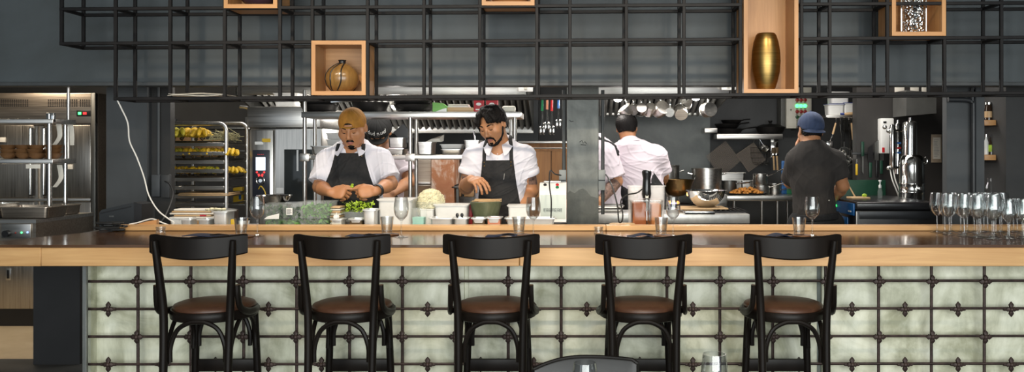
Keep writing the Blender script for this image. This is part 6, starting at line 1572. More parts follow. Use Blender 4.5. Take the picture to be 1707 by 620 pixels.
def add_head(g, hc, R, hs, jaw=1.0):
    W = lambda p: hc+R @ (np.array(p)*hs)
    E = lambda p, r, k=.02, op='u': g.ell(W(p), np.array(r)*hs, R, k*hs, op)
    Cn = lambda a, b, ra, rb, k=.01, op='u': g.cone(W(a), W(b), ra*hs, rb*hs, k*hs, op)
    E(*HEAD['cr'], .0); E((0, .02, -.02), (.064*jaw, .070, .078), .03); E((0, .030, -.060), (.054*jaw, .052, .046), .03); E((0, .064, -.094), (.025*jaw, .020, .019), .025)
    for s in (-1, 1):
        E((s*.042*jaw, .054, -.020), (.026, .026, .024), .03)
        E((s*.031, .094, .008), (.018, .012, .012), .014, 's')
        E((s*.031, .0745, .006), (.0155, .0125, .0115), .005)
        E((s*.0125, .094, -.034), (.0085, .009, .007), .006)
        E((s*.0765*(.5+.5*jaw), -.010, -.002), (.009, .019, .031), .008); E((s*.083*(.5+.5*jaw), -.004, .002), (.004, .010, .017), .004, 's')
        Cn((s*.019, .081, -.0635), (0, .0895, -.0605), .0042, .0060, .005); Cn((s*.017, .081, -.0665), (0, .0885, -.0715), .0042, .0068, .005)
    Cn((-.036, .079, .024), (.036, .079, .024), .011, .011, .016); Cn((0, .085, .016), (0, .106, -.026), .009, .0125, .010); E((0, .104, -.028), (.012, .012, .010), .006)
    E((0, .098, -.0660), (.016, .006, .0012), .003, 's')
def hand(g, w, d, n, s, curl=(.5, .7, .5), spread=.0, thumb=(.6, .7, .35), hs=1.0, idx=None, k=.006):
    d = nrm(d); n = np.asarray(n, float); n = nrm(n-d*(n @ d)); lat = nrm(np.cross(d, n))*s; w = np.asarray(w, float)
    R = np.stack([lat, n, d], 1)
    g.ell(w+d*.050*hs, np.array((.041, .0155, .050))*hs, R, .015); g.ell(w+d*.075*hs, np.array((.040, .0135, .024))*hs, R, .012)
    g.ell(w+d*.035*hs+lat*.024*hs+n*.007*hs, np.array((.019, .015, .032))*hs, R, .012)
    tips = []
    for i in range(4):
        p = w+(d*(.086, .091, .087, .079)[i]+lat*(.029, .0095, -.0105, -.029)[i])*hs
        L = ((.042, .025, .021), (.046, .028, .022), (.042, .026, .021), (.032, .020, .018))[i]
        cc = idx if (i == 0 and idx) else curl; a = 0; rr = (.0094, .0086, .0080, .0068)
        sp = lat*spread*(1.5-i)
        for j in range(3):
            a += cc[j]*(1+.07*i); q = p+((d*math.cos(a)+n*math.sin(a)+sp))*L[j]*hs
            g.cone(p, q, rr[j]*hs*(1 if i < 3 else .88), rr[j+1]*hs*(1 if i < 3 else .88), k if j == 0 else .003); p = q
        tips.append(p)
    p = w+(d*.028+lat*.030+n*.006)*hs
    t1 = nrm(d*thumb[0]+lat*thumb[1]+n*thumb[2]); q = p+t1*.042*hs; g.cone(p, q, .0135*hs, .0110*hs, .010)
    t2 = nrm(t1*.6+d*.7+n*.25-lat*.25); q2 = q+t2*.030*hs; g.cone(q, q2, .0108*hs, .0095*hs, .003)
    t3 = nrm(t2+n*.25-lat*.1); q3 = q2+t3*.024*hs; g.cone(q2, q3, .0095*hs, .0075*hs, .003); tips.append(q3)
    return tips
def torso(g, J, i, b, k=.06, trap=True):
    R = J['R']; Pv, Nk, SL, SR = J['pv'], J['nk'], J['sl'], J['sr']; u, f = R[:, 2], R[:, 1]; L = np.linalg.norm(Nk-Pv); hw = J['hw']
    g.ell(Pv+u*L*.70, (hw*1.0+i, .112*b+i, .185+i), R, k); g.ell(Pv+u*L*.40+f*.012*b, (hw*.90*b+i, .122*b+i, .20+i), R, k); g.ell(Pv+u*L*.06, (hw*.98*b+i, .118*b+i, .17+i), R, k)
    for S_ in (SL, SR): g.cone(Nk-u*.012-f*.02, S_, .044+i, .046+i, k)
def person(label, base, J, head, arms, skin, clothes, h=.0045, group=None, tattoo=None):
    """J joints (world), head dict, arms [L,R] dicts; returns the body object and its frames"""
    J['hw'] = np.linalg.norm(J['sr']-J['sl'])/2
    J['R'] = frame(J['f'], J['nk']-J['pv']); R = J['R']; u, f, l = R[:, 2], R[:, 1], R[:, 0]; b = J.get('b', 1.0); hc, HR, hs = head['c'], head['R'], head.get('s', 1.0)
    pts = [J['pv'], J['nk'], J['sl'], J['sr'], hc]+[a[k_] for a in arms for k_ in ('e', 'w')]
    lo = np.min(pts, 0)-.22; hi = np.max(pts, 0)+.22; lo[2] = -.0; hi[2] = hc[2]+.15*hs
    g = Field(lo, hi, h)
    torso(g, J, -.004, b); 
    g.cone(J['nk']-u*.05, hc+HR @ (np.array((0, -.022, -.045))*hs), .068, .057*hs, .03)
    hd = np.linalg.norm(J['pv']-np.array([J['pv'][0], J['pv'][1], .0]))
    fx = nrm([f[0], f[1], 0]); lx = nrm([l[0], l[1], 0])
    for s in (-1, 1):
        hip = J['pv']+lx*s*.09; foot = np.array([base[0], base[1], 0])+lx*s*.12; kn = (hip+foot)/2+fx*.02; kn[2] = .48; an = foot.copy(); an[2] = .085
        g.cone(hip, kn, .085, .056, .04); g.cone(kn, an, .056, .038, .02); g.cone(an-fx*.02-np.array([0, 0, .04]), an+fx*.13-np.array([0, 0, .052]), .036, .028, .02)
    add_head(g, hc, HR, hs, head.get('jaw', 1.0))
    tips = []
    for a, S_ in zip(arms, (J['sl'], J['sr'])):
        q = a.get('bulk', 1.0)
        g.cone(S_, a['e'], .054*q, .041*q, .03); mid = a['e']*.68+a['w']*.32; g.cone(a['e'], mid, .041*q, .042*q, .015); g.cone(mid, a['w'], .042*q, .027*q, .012)
        tips.append(hand(g, a['w'], a['d'], a['n'], a['s'], **a.get('h', {})))
    me = g.mesh('person')
    lipc = hc+HR @ (np.array((0, .0885, -.066))*hs)
    rules = [(1, lambda c: (np.abs((c-lipc) @ HR[:, 0]) < .019*hs) & (np.abs((c-lipc) @ HR[:, 2]) < .0105*hs*(1-.25*(np.abs((c-lipc) @ HR[:, 0])/(.019*hs))**2)) & (np.abs((c-lipc) @ HR[:, 1]) < .014*hs))]
    for tf in tattoo or []: rules.append((2, tf))
    pick(me, rules)
    o = mesh_obj('person', me, [skin, M['lips'], M['tattoo']], ang=180, loc=base); tag(o, label, 'person', group)
    K = dict(o=o, J=J, head=head, lo=lo, hi=hi, arms=arms, base=base, h=h, tips=tips)
    return K
def child(K, name, g, mt, ang=180): return mesh_obj(name, g.mesh(name), mt, K['o'], True, ang)
def wrinkle(g, amp, seed, fq=38):
    r = np.random.RandomState(seed); x, y, z = g.ax[0][:, None, None], g.ax[1][None, :, None], g.ax[2][None, None, :]
    tot = 0
    for _ in range(4):
        a = r.normal(size=3); a /= np.linalg.norm(a); c = r.normal(size=3); c /= np.linalg.norm(c)
        q_ = np.sin((x*a[0]+y*a[1]+z*a[2])*fq*r.uniform(.6, 1.4)+1.8*np.sin((x*c[0]+y*c[1]+z*c[2])*fq*.45+r.uniform(0, 6))+r.uniform(0, 6))
        tot = tot+q_*.5-1.5*np.maximum(0, 1-np.abs(q_)*2.0)**2
    g.d = (g.d+amp*.5*tot).astype(np.float32)
def shirt(K, mt, infl=.016, *a_, V=1.0, **k_): return _shirt(K, mt, infl, *a_, vs=V, **k_)
def _shirt(K, mt, infl=.016, sl_t=.72, sr=.060, vneck=True, hem=-.06, seed=1, cuff=False, name='shirt', amp=.003, vs=1.0):
    J = K['J']; R = J['R']; u, f = R[:, 2], R[:, 1]; b = J.get('b', 1.0); hc = K['head']['c']
    lo = np.min([J['pv'], J['nk'], J['sl'], J['sr']]+[a['e'] for a in K['arms']], 0)-.20; hi = np.max([J['pv'], J['nk'], J['sl'], J['sr']]+[a['e'] for a in K['arms']], 0)+.20
    g = Field(lo, hi, K['h']); torso(g, J, infl, b)
    for a, S_ in zip(K['arms'], (J['sl'], J['sr'])):
        t = a.get('sleeve', sl_t); q = a.get('bulk', 1.0); d = nrm(a['e']-S_); en = S_+(a['e']-S_)*t
        g.cone(S_, S_+(a['e']-S_)*(t+.25), sr*q+.004, sr*q*1.04+.006, .04, 'u', (en, d))
    wrinkle(g, amp, seed)
    hd = K['head']['R']
    g.cone(J['nk']-u*.02, hc+hd @ np.array((0, -.022, -.05)), .060, .066, .008, 's')
    if vneck: g.cone(J['nk']+f*.085+u*.035, J['nk']+f*.125-u*.062*vs, .040*vs, .012*vs, .006, 's')
    K['sf'] = g.d.copy(); K['sg'] = g
    g.plane(J['pv']+u*hem, -u)
    o = child(K, name, g, mt)
    if cuff:
        for a, S_ in zip(K['arms'], (J['sl'], J['sr'])):
            t = a.get('sleeve', sl_t); q = a.get('bulk', 1.0); d = nrm(a['e']-S_); en = S_+(a['e']-S_)*t; c0 = en-d*.030; r_ = sr*q*1.04+.0085
            FR = V(d).to_track_quat('Z', 'Y').to_matrix().to_4x4()
            MB().lathe([(r_-.006, -.002), (r_, .0), (r_+.0025, .014), (r_+.001, .032), (r_-.004, .036), (r_-.012, .033), (r_-.012, .0)], 28, Matrix.Translation(V(c0)) @ FR).build('sleeve_cuff', mt, o, True, 80)
    return o
def collar(K, mt, parent, r0=.068, drop=.055, gap=24):
    J = K['J']; R = J['R']; nk = J['nk']; m = MB(); A = []
    n = 40; tilt = .10
    for layer in (0, 1):
        row = []
        for i in range(n+1):
            a = math.radians(gap+(360-2*gap)*i/n); ad = min(a, 2*PI-a); tip = math.exp(-((math.degrees(ad)-gap)/26)**2)
            rt = r0+.006*layer; rb = r0+.022+.026*tip+.006*layer
            zt_ = .036-.030*math.cos(a); zb_ = .002-.028*math.cos(a)*.6-drop*tip
            row.append((V(nk+R @ np.array((math.sin(a)*rt, math.cos(a)*rt, zt_))), V(nk+R @ np.array((math.sin(a)*(rb+.008), math.cos(a)*rb, zb_)))))
        A.append(row)
    rings = [[A[0][i][0], A[1][i][0], A[1][i][1], A[0][i][1]] for i in range(n+1)]
    m.loft(rings); return m.build('collar', mt, parent, True, 60)
def apron(K, mt, ztop, wtop, zwaist, wwaist, infl=.016, straps=True, sx=None, amp=.003, seed=1, short=False):
    """bib apron: shell over the shirt; straps follow the shirt over the shoulders"""
    J = K['J']; R = J['R']; u, f, l = R[:, 2], R[:, 1], R[:, 0]; b = J.get('b', 1.0)
    sg = K['sg']; g = Field(sg.lo, [ax_[-1]-sg.h*.5 for ax_ in sg.ax], sg.h)
    g.d = K['sf'].copy(); c = J['nk'].copy()
    g.cone(J['pv']+u*.02+f*.01, J['pv']-u*.42+f*.02, .150, .165, .05)
    X_, Y_, Z_ = g.local(c, R)
    t = np.clip((ztop-Z_)/(ztop-zwaist), 0, 1.0); w_ = wtop+(wwaist-wtop)*t**1.25
    reg = np.maximum(np.maximum(np.abs(X_)-w_, Z_-ztop), -.0-Y_-.10*t)
    base = g.d.copy()
    g.d = np.maximum(np.maximum(base-.0075, -(base+.006)), reg*.8).astype(np.float32); o = child(K, 'apron', g, mt)
    if straps:
        sx = sx or wtop-.010
        xs = np.interp(Z_, [ztop-.05, ztop, -.01, .03], [sx, sx, sx*.6+.03, .070]); wd = np.interp(Z_, [ztop, 0], [.0105, .010])
        for s in (-1, 1):
            gs = Field(sg.lo, [ax_[-1]-sg.h*.5 for ax_ in sg.ax], sg.h)
            rg = np.maximum(np.maximum(np.abs(X_-s*xs)-wd, ztop-.03-Z_), np.where(Y_ < -.03, -.10-Z_, -1.0))
            if short: rg = np.maximum(rg, Z_-.02)
            gs.d = np.maximum(np.maximum(base-.0085, -(base+.006)), rg).astype(np.float32); child(K, 'apron_strap', gs, mt)
    return o, base
def trousers(K, mt, shoes=True):
    J = K['J']; base = K['base']; R = J['R']; l, f = R[:, 0], R[:, 1]; fx = nrm([f[0], f[1], 0]); lx = nrm([l[0], l[1], 0])
    g = Field((J['pv']-.32)*[1, 1, 0]+[0, 0, 0], J['pv']+.3, .009)
    g.ell(J['pv']-np.array([0, 0, .02]), (J['hw']*.95*J.get('b', 1)+.012, .135*J.get('b', 1), .15), J['R'], .03)
    for s in (-1, 1):
        hip = J['pv']+lx*s*.09; foot = np.array([base[0], base[1], 0])+lx*s*.12; kn = (hip+foot)/2+fx*.02; kn[2] = .48; an = foot.copy(); an[2] = .06
        g.cone(hip, kn, .100, .075, .03); g.cone(kn, an, .075, .062, .02)
    g.plane(J['pv']+np.array([0, 0, .08]), np.array([0, 0, 1])); g.plane((0, 0, .035), (0, 0, -1)); child(K, 'trousers', g, mt)
    if shoes:
        for s in (-1, 1):
            foot = np.array([base[0], base[1], 0])+lx*s*.12; gs = Field(foot-[.22, .22, .0], foot+[.22, .22, .16], .006)
            gs.cone(foot+[0, 0, .05]-fx*.03, foot+fx*.14+[0, 0, .035], .05, .042, .02); gs.plane((0, 0, .002), (0, 0, -1)); child(K, 'shoe', gs, M['rubber'])
def hgrid(K, pad=.16, h=.0026):
    hc = K['head']['c']; s = K['head'].get('s', 1.0); return Field(hc-pad*s, hc+pad*s, h)
def W_(K, p): return K['head']['c']+K['head']['R'] @ (np.array(p)*K['head'].get('s', 1.0))
def hair(K, line, infl=.011, locks=(), noise=.0025, mt=None, name='hair'):
    """cap of hair above a hairline given as (forward, height) points in head space"""
    g = hgrid(K); s = K['head'].get('s', 1.0); hc, R = K['head']['c'], K['head']['R']
    c, r = HEAD['cr']; g.ell(W_(K, c), (np.array(r)+infl)*s, R, 0); g.ell(W_(K, (0, -.035, -.01)), np.array((.070, .066, .072))*s, R, .02*s)
    X_, Y_, Z_ = [a/s for a in g.local(hc, R)]
    ys = [p[0] for p in line]; zs = [p[1] for p in line]
    e = (np.interp(Y_, ys, zs)-Z_)*.75*s; g.d = np.maximum(g.d, e).astype(np.float32)
    for pts, rs in locks: g.chain([W_(K, p) for p in pts], [q*s for q in rs], .008)
    if noise:
        an = np.arctan2(X_, Z_-.03); g.d = (g.d+noise*np.sin(an*34+Y_*70+2.5*np.sin(Y_*40)+1.5*np.sin(Z_*70))+noise*.7*np.sin(an*71-Y_*50+2*np.sin(Z_*55))).astype(np.float32)
    return child(K, name, g, mt or M['hair'])
def cap(K, mt, line, infl=.019, opening=None, brim=None, button=True):
    g = hgrid(K); s = K['head'].get('s', 1.0); hc, R = K['head']['c'], K['head']['R']; c, r = HEAD['cr']
    g.ell(W_(K, (c[0], c[1], c[2]+.004)), (np.array(r)+infl)*s, R, 0)
    X_, Y_, Z_ = [a/s for a in g.local(hc, R)]
    seam = .0016*np.cos(np.arctan2(X_, Y_)*6)**16; g.d = (g.d+seam*s).astype(np.float32)
    g.d = np.maximum(g.d, (np.interp(Y_, [p[0] for p in line], [p[1] for p in line])-Z_)*.9*s).astype(np.float32)
    if opening: g.ell(W_(K, opening[0]), np.array(opening[1])*s, R, .002, 's')
    o = child(K, 'cap', g, mt)
    if button: MB().ball(W_(K, (0, -.012, .122+infl)), .009*s, 10).build('cap_button', mt, o, True)
    if brim:
        rings = []
        y0, z0, ln, dz, sg = brim
        for i in range(13):
            a = math.radians(-78+156*i/12); x = .078*math.sin(a); yb = y0+sg*.045*(math.cos(a)-.3); 
            yt = yb+sg*ln*max(.08, math.cos(a))**.8; zz0 = z0-.012*abs(math.sin(a)); zt_ = z0-dz*math.cos(a)-.010*abs(math.sin(a))**2
            rings.append([V(W_(K, p)) for p in ((x, yb-sg*.01, zz0), (x, yt, zt_), (x, yt, zt_-.005), (x, yb-sg*.01, zz0-.005))])
        MB().loft(rings).build('brim', mt, o, True, 50)
    return o
from mathutils.bvhtree import BVHTree
def on_front(K, o, x, z, off=.001):
    J = K['J']; R = J['R']; me = o.data; M_ = K['o'].matrix_basis
    t = BVHTree.FromPolygons([M_ @ v.co for v in me.vertices], [p.vertices[:] for p in me.polygons])
    h = t.ray_cast(V(J['nk']+R @ np.array((x, .5, z))), V(-R[:, 1]))
    return (h[0]+V(R[:, 1])*off) if h[0] else V(J['nk']+R @ np.array((x, .15, z)))
def face_lines(K, brow=.0036):
    s = K['head'].get('s', 1.0)
    for sd in (-1, 1):
        MB().tube([W_(K, p) for p in ((sd*.014, .0905, .026), (sd*.026, .0905, .0315), (sd*.040, .0825, .031), (sd*.052, .069, .025))], [brow*.8*s, brow*1.25*s, brow*s, brow*.4*s], 8, flat=.8).build('eyebrow', M['hair'], K['o'], True, 80)
        MB().tube([W_(K, p) for p in ((sd*.0175, .0795, .0025), (sd*.024, .0850, -.0005), (sd*.031, .0868, -.0015), (sd*.039, .0845, -.0005), (sd*.046, .078, .003))], [.0008*s, .0017*s, .002*s, .0018*s, .0012*s], 6).build('eyelashes', M['hair'], K['o'], True, 80)
def beard(K, chains, k=.006, name='beard'):
    g = hgrid(K, .14, .0022); s = K['head'].get('s', 1.0)
    for pts, rs in chains: g.chain([W_(K, p) for p in pts], [q*s for q in rs], k)
    return child(K, name, g, M['hair'])
A3 = lambda px, py, D_: np.array(P(px, py, D_))

# ---- cook in the ochre cap
D_ = 5.08
J = dict(pv=A3(590, 0, 5.10)*[1, 1, 0]+[0, 0, .97], nk=A3(588, 245, 5.06), sl=A3(547, 268, 5.08), sr=A3(633, 267, 5.08), f=(0.0, -1, 0), b=1.10)
hd = dict(c=A3(588, 214, 4.985), R=head_frame(-3, 22, 1.5), s=.90, jaw=1.20)
arms = [dict(e=A3(533, 311, 5.02), w=A3(551, 321, 4.84), d=(.93, -.25, .02), n=(.05, .88, -.45), s=1, bulk=.95, sleeve=.84, h=dict(curl=(1.10, .95, .5), idx=(.42, .50, .25), thumb=(.95, .42, .12), spread=.03, hs=.94)),
        dict(e=A3(651, 306, 5.02), w=A3(626, 319, 4.84), d=(-.93, -.25, -.02), n=(-.05, .88, -.45), s=-1, bulk=.95, sleeve=.82, h=dict(curl=(1.10, .95, .5), idx=(.42, .50, .25), thumb=(.95, .42, .12), spread=.03, hs=.94))]
K1 = person('person in ochre backwards cap, white shirt and black apron, picking herbs with both hands', (float(J['pv'][0]), 5.12, 0), J, hd, arms, M['skin2'], None, h=.0036)
s_ = shirt(K1, M['shirt'], .014, .78, .068, seed=3, amp=.0042, V=1.35); collar(K1, M['shirt'], s_, .064, .040, 30)
ap, _ = apron(K1, M['apronc'], -.035, .086, -.36, .185, straps=True, short=True)
for s in (-1, 1): MB().ball(on_front(K1, ap, s*.072, -.052), .0045, 8).build('rivet', M['brass'], ap, True)
trousers(K1, M['pants'])
face_lines(K1)
hair(K1, [(-.12, -.035), (-.03, -.03), (0, .004), (.03, .022), (.055, .046), (.08, .054), (.12, .056)], .006, noise=.0012)
cap(K1, M['capo'], [(-.12, -.02), (0, .006), (.06, .028), (.12, .031)], .013, ((0, .100, .046), (.031, .045, .021)), button=False)
st = MB(); st.tube([W_(K1, (.085*math.sin(a), .0905*math.cos(a)-.004, .0345)) for a in [math.radians(-40+80*i/12) for i in range(13)]], .0062, 8, flat=1.0); st.build('cap_strap', M['capo'], K1['o'], True)
beard(K1, [([(-.026, .079, -.066), (-.016, .092, -.053), (-.004, .0975, -.050)], [.0028, .0052, .0036]), ([(.026, .079, -.066), (.016, .092, -.053), (.004, .0975, -.050)], [.0028, .0052, .0036]),
           ([(-.014, .076, -.092), (0, .080, -.094), (.014, .076, -.092)], [.010, .013, .010]), ([(-.020, .066, -.104), (0, .072, -.108), (.020, .066, -.104)], [.009, .012, .009])])
wt = MB(); a = arms[1]; wd = V(nrm(a['w']-a['e'])); c0 = V(a['w'])-wd*.02; FR = wd.to_track_quat('Z', 'Y').to_matrix().to_4x4()
wt.lathe([(.033, -.011), (.0375, -.010), (.0375, .010), (.033, .011), (.031, 0), (.033, -.011)], 24, Matrix.Translation(c0) @ FR); wt_o = wt.build('wristwatch', M['blackp'], K1['o'], True)
hv = MB(); c0 = V((K1['tips'][0][0]+K1['tips'][1][0])/2 for _ in range(1)) if False else (V(K1['tips'][0][4])+V(K1['tips'][1][4]))/2
for k in range(9):
    q = c0+V((R2(-.020, .020), R2(-.022, -.002), R2(-.004, .020))); hv.ball(q, (.009, .005, .006), 6, rot(R2(0, 3), R2(0, 2)))
    hv.tube([c0, q], .0012, 4)
solo(hv, 'herb_sprig', M['leafl'], 'small yellow-green herb sprig pinched between the ochre cap cook\'s fingers', 'herb', tuple(c0), world=True)

# ---- bearded cook with black hair
J = dict(pv=A3(836, 0, 5.12)*[1, 1, 0]+[0, 0, .97], nk=A3(832, 241, 5.08), sl=A3(790, 263, 5.10), sr=A3(874, 261, 5.10), f=(-.06, -1, 0), b=.96)
hd = dict(c=A3(822, 208.5, 5.01), R=head_frame(-26, 25, 7), s=.91, jaw=1.0)
arms = [dict(e=A3(777, 312, 5.10), w=A3(785, 299, 4.89), d=(.50, -.72, -.05), n=(.30, .10, -.95), s=1, bulk=1.0, sleeve=.55, h=dict(curl=(.62, .55, .40), spread=.06, thumb=(.7, .5, .6), hs=.98)),
        dict(e=A3(886, 318, 5.16), w=A3(864, 352, 5.02), d=(-.5, -.3, -.8), n=(-.5, .6, .1), s=1, bulk=1.0, sleeve=.50)]
arms[0]['s'] = 1 if np.cross(nrm(arms[0]['d']), arms[0]['n'])[0] > 0 else -1
mid0 = (J['sl']+arms[0]['e'])/2; mid1 = (J['sr']+arms[1]['e'])/2
tt0 = J['sl']+(arms[0]['e']-J['sl'])*.74; tt1 = J['sr']+(arms[1]['e']-J['sr'])*.66
K2 = person('person with black hair and beard, white shirt and black apron, reaching over the stone bowl', (float(J['pv'][0]), 5.14, 0), J, hd, arms, M['skin'], None, h=.0036,
            tattoo=[lambda c: (np.linalg.norm(c-tt0, axis=1) < .062) & (c[:, 0] > tt0[0]-.035) & (np.abs(c[:, 2]-tt0[2]-.35*(tt0[0]-c[:, 0])) < .017), lambda c: (np.linalg.norm((c-tt1), axis=1) < .062) & (c[:, 0] > tt1[0]-.0) & (np.abs(c[:, 2]-tt1[2]) < .032)])
s_ = shirt(K2, M['shirt'], .012, .55, .059, seed=8, cuff=True, amp=.004, V=.8); collar(K2, M['shirt'], s_, .063, .052, 20)
for k in range(2): MB().ball(on_front(K2, s_, 0, -.055-.025*k, .0), .004, 8).build('button', M['shirt'], s_, True)
ap, _ = apron(K2, M['apronc'], -.092, .092, -.40, .135, infl=.014, sx=.080)
for s in (-1, 1):
    for z in (-.104, -.124): MB().ball(on_front(K2, ap, s*.078, z), .0045, 8).build('rivet', M['brass'], ap, True)
MB().tube([on_front(K2, ap, -.042, -.17), on_front(K2, ap, -.038, -.205)], .0025, 6).build('pen', M['chrome'], ap, True)
trousers(K2, M['pants'])
face_lines(K2, .0042)
def lk(sd, x0, x1, yf, zb, r=.015): return ([(sd*.006, .045, .118), (sd*x0, yf*.85, .100), (sd*x1*.9, yf, .060), (sd*x1, yf*.8, zb)], [r*.7, r, r*.95, r*.35])
locks = [lk(1, .030, .060, .082, .022), lk(1, .040, .074, .062, -.020, .018), lk(1, .046, .084, .040, -.030, .018), lk(1, .02, .042, .096, .038, .012), lk(-1, .028, .060, .082, .040), lk(-1, .040, .074, .058, .026, .016), lk(-1, .045, .078, .034, .022, .015), lk(-1, .018, .042, .094, .052, .011),
         ([(0, .0, .122), (.05, -.02, .108), (.085, -.02, .06), (.090, .0, -.02)], [.016, .018, .018, .012]), ([(0, .0, .122), (-.05, -.02, .108), (-.080, -.02, .06), (-.080, -.02, .025)], [.016, .018, .014, .008])]
hair(K2, [(-.12, -.055), (-.04, -.05), (-.01, .010), (.03, .030), (.055, .085), (.12, .10)], .015, locks, .0008)
bl_ = []
for s in (-1, 1):
    bl_.append(([(s*.071, .002, -.012), (s*.062, .022, -.055), (s*.047, .044, -.085), (s*.026, .064, -.102), (0, .076, -.109)], [.005, .0095, .0105, .012, .013]))
    bl_.append(([(s*.003, .0985, -.0495), (s*.014, .0945, -.0510), (s*.024, .083, -.060), (s*.028, .074, -.078), (s*.020, .072, -.096)], [.0042, .0062, .0062, .0048, .006]))
bl_.append(([(-.008, .082, -.090), (.008, .082, -.090)], [.007, .007]))
beard(K2, bl_, .005)
MB().tube([W_(K2, (-.0785+.006*math.sin(a), -.006+.004*math.cos(a), -.034+.008*math.cos(a))) for a in [2*PI*j/12 for j in range(12)]], .0016, 6, loop=True).build('earring', M['chrome'], K2['o'], True)

# ---- helper in black cap behind the ochre cap cook
J = dict(pv=A3(640, 0, 6.28)*[1, 1, 0]+[0, 0, .93], nk=A3(636, 252, 6.22), sl=A3(603, 266, 6.25), sr=A3(668, 264, 6.25), f=(-.15, -1, 0), b=1.0)
hd = dict(c=A3(632, 222, 6.12), R=head_frame(6, 42, 4), s=1.0)
arms = [dict(e=A3(598, 320, 6.25), w=A3(612, 338, 6.02), d=(.6, -.5, -.5), n=(.3, .8, -.3), s=1), dict(e=A3(683, 302, 6.22), w=A3(655, 322, 6.02), d=(-.6, -.5, -.4), n=(-.3, .8, -.3), s=-1, sleeve=.62)]
K3 = person('person in black cap with white lettering, half hidden behind the ochre cap cook', (float(J['pv'][0]), 6.3, 0), J, hd, arms, M['skin'], None, h=.006)
s_ = shirt(K3, M['pinkshirt'], .015, .62, .062, seed=5, cuff=True); collar(K3, M['pinkshirt'], s_); apron(K3, M['apronc'], -.10, .08, -.42, .16, straps=False); trousers(K3, M['pants']); face_lines(K3)
hair(K3, [(-.12, -.05), (-.03, -.04), (0, .004), (.05, .04), (.12, .06)], .007, noise=.001)
c3 = cap(K3, M['capk'], [(-.12, -.0), (0, .016), (.06, .032), (.12, .040)], .020, None, (.045, .040, .055, .030, 1))
mb_ = MB(); HR = K3['head']['R']
for tx, sz, zz_ in (('dud n.ud', .036, .074), ('·········', .016, .052)):
    t_ = MB(); text_mesh(t_, tx, sz, Matrix.Identity(4), .0008)
    for v in t_.bm.verts:
        x, z, e = -v.co.x, v.co.y+zz_, v.co.z
        yy = -.012+.113*math.sqrt(max(.02, 1-(x/.094)**2-((z-.039)/.102)**2)); v.co = V(W_(K3, (x, yy+e, z)))
    me_ = bpy.data.meshes.new('t'); t_.bm.to_mesh(me_); t_.bm.free(); mb_.bm.from_mesh(me_); bpy.data.meshes.remove(me_)
mb_.build('cap_lettering', M['white'], c3, True)

# ---- tattooed cook behind the column
J = dict(pv=A3(1008, 0, 6.82)*[1, 1, 0]+[0, 0, .95], nk=A3(986, 236, 6.78), sl=A3(975, 252, 6.95), sr=A3(1012, 254, 6.66), f=(-.80, .35, 0), b=1.05)
hd = dict(c=A3(972, 205, 6.77), R=head_frame(-115, 22, 0), s=1.0)
arms = [dict(e=A3(968, 305, 6.92), w=A3(950, 335, 6.8), d=(-.8, .0, -.4), n=(.2, .3, -.9), s=1), dict(e=A3(1028, 302, 6.64), w=A3(1000, 336, 6.57), d=(-.8, .1, -.5), n=(.3, .75, -.5), s=1, sleeve=.86, bulk=1.12)]
te, tw = arms[1]['e'], arms[1]['w']
K4 = person('person in white shirt with tattooed forearm, mostly hidden behind the concrete column', (float(J['pv'][0]), 6.84, 0), J, hd, arms, M['skin'], None, h=.006,
            tattoo=[lambda c: (np.abs((c-te) @ nrm(tw-te)-.10) < .09) & (np.linalg.norm(np.cross(c-te, nrm(tw-te)), axis=1) < .06)])
s_ = shirt(K4, M['pinkshirt'], .018, .84, .068, seed=12, hem=.12, amp=.005); collar(K4, M['pinkshirt'], s_); apron(K4, M['apronc'], -.10, .10, -.40, .26, straps=True, infl=.018); trousers(K4, M['pants']); face_lines(K4)
hair(K4, [(-.12, -.055), (-.03, -.05), (0, .0), (.03, .03), (.07, .075), (.12, .09)], .013)

# ---- cook seen from behind at the range
J = dict(pv=A3(1076, 0, 6.98)*[1, 1, 0]+[0, 0, .97], nk=A3(1050, 240, 6.96), sl=A3(1095, 260, 6.98), sr=A3(1022, 258, 7.0), f=(.16, 1, 0), b=1.08)
hd = dict(c=A3(1045, 214, 7.0), R=head_frame(172, 14, -4), s=1.02)
arms = [dict(e=A3(1104, 292, 7.08), w=A3(1108, 300, 7.22), d=(-.1, 1, .1), n=(0, -.1, -1), s=1, sleeve=.78, bulk=1.12), dict(e=A3(1008, 315, 7.1), w=A3(1030, 320, 7.28), d=(.3, 1, 0), n=(.1, 0, -1), s=-1, sleeve=.8, bulk=1.12)]
K5 = person('person with short black hair and white shirt seen from behind at the range', (float(J['pv'][0]), 6.98, 0), J, hd, arms, M['skin2'], None, h=.0055)
s_ = shirt(K5, M['pinkshirt'], .020, .80, .070, vneck=False, seed=21, amp=.005, hem=-.02); collar(K5, M['pinkshirt'], s_, .064, .02, 30); trousers(K5, M['pants'])
hair(K5, [(-.12, -.040), (-.05, -.045), (-.012, -.010), (.02, .02), (.06, .08), (.12, .09)], .014, noise=.0009)
gs = Field(np.array(J['nk'])-.2, np.array(J['nk'])+.16, .004); torso(gs, J, .027, 1.08); sh = np.maximum(gs.d-.004, -(gs.d+.009)); gs.d[:] = .2
nkp = [J['nk']+J['R'] @ np.array(((.082)*math.sin(a), .075*math.cos(a)-.0, .028-.034*math.cos(a)*0-.01)) for a in [math.radians(70+220*i/14) for i in range(15)]]
MB().tube(nkp, .0075, 8, flat=1.0).build('apron_strap', M['apronc'], K5['o'], True)
apron(K5, M['apronc'], -.10, .10, -.40, .20, straps=False, infl=.02)

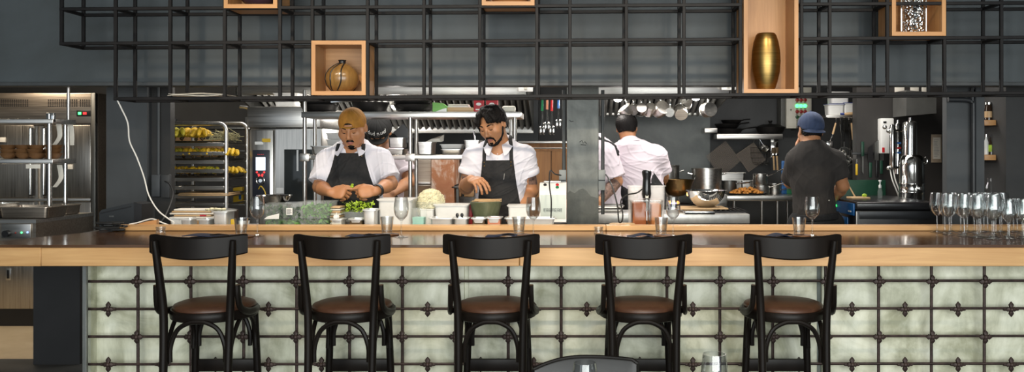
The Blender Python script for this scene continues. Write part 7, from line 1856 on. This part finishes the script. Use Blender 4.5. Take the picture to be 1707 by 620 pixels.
# ---- cook in the blue cap, seen from behind
J = dict(pv=A3(1360, 0, 5.80)*[1, 1, 0]+[0, 0, 1.0], nk=A3(1353, 245, 5.76), sl=A3(1392, 268, 5.79), sr=A3(1328, 268, 5.79), f=(-.03, 1, 0), b=1.0)
hd = dict(c=A3(1351, 219, 5.80), R=head_frame(184, 10, 2), s=.97)
arms = [dict(e=A3(1405, 310, 5.84), w=A3(1391, 331, 6.00), d=(-.5, .8, -.3), n=(-.5, 0, -.8), s=1, sleeve=.60), dict(e=A3(1317, 304, 5.98), w=A3(1327, 258, 5.93), d=(.14, -.05, 1), n=(.8, -.2, -.1), s=1, sleeve=.84, h=dict(curl=(.15, .25, .2)))]
K6 = person('person in blue cap and charcoal tee seen from behind, one hand raised to the face', (float(J['pv'][0]), 5.82, 0), J, hd, arms, M['skin2'], None, h=.005)
shirt(K6, M['tee'], .016, .62, .062, vneck=False, seed=31, hem=.06, name='tee_shirt', amp=.003)
trousers(K6, M['pants'])
g = Field(J['pv']-.34, J['pv']+.30, .006); torso(g, J, .022, 1.03); sh = np.maximum(g.d-.004, -(g.d+.012)); Zl = g.local(J['pv'], J['R'])[2]; g.d = np.maximum(sh, np.maximum(Zl-.075, .030-Zl)).astype(np.float32); wb_ = child(K6, 'waistband', g, M['apronc'])
g = Field(J['pv']*[1, 1, 1]-[.34, .34, .5], J['pv']+.30, .007); torso(g, J, .024, 1.03); g.cone(J['pv']-[0, 0, .1], J['pv']-[0, 0, .55], .165, .18, .06); sh = np.maximum(g.d-.004, -(g.d+.012)); XL, YL, Zl = g.local(J['pv'], J['R']); g.d = np.maximum(sh, Zl-.03).astype(np.float32); child(K6, 'apron_skirt', g, M['apronc'])
for px in (1344, 1382): MB().ball(P(px, 334, 5.655), .005, 8).build('stud', M['cream_e'], wb_, True)
hair(K6, [(-.12, -.042), (-.05, -.045), (-.012, -.02), (.02, .02), (.06, .06), (.12, .07)], .005, noise=.001)
cap(K6, M['capb'], [(-.12, -.006), (-.06, .0), (-.02, .034), (.02, .036), (.06, .036), (.12, .044)], .016, ((0, .105, .058), (.027, .040, .021)), (-.078, .004, .030, .038, -1))
MB().tube([J['nk']+J['R'] @ np.array((.066*math.sin(a), .066*math.cos(a)-.005, .012)) for a in [2*PI*j/20 for j in range(20)]], .006, 8, loop=True).build('neck_strap', M['apronc'], K6['o'], True)
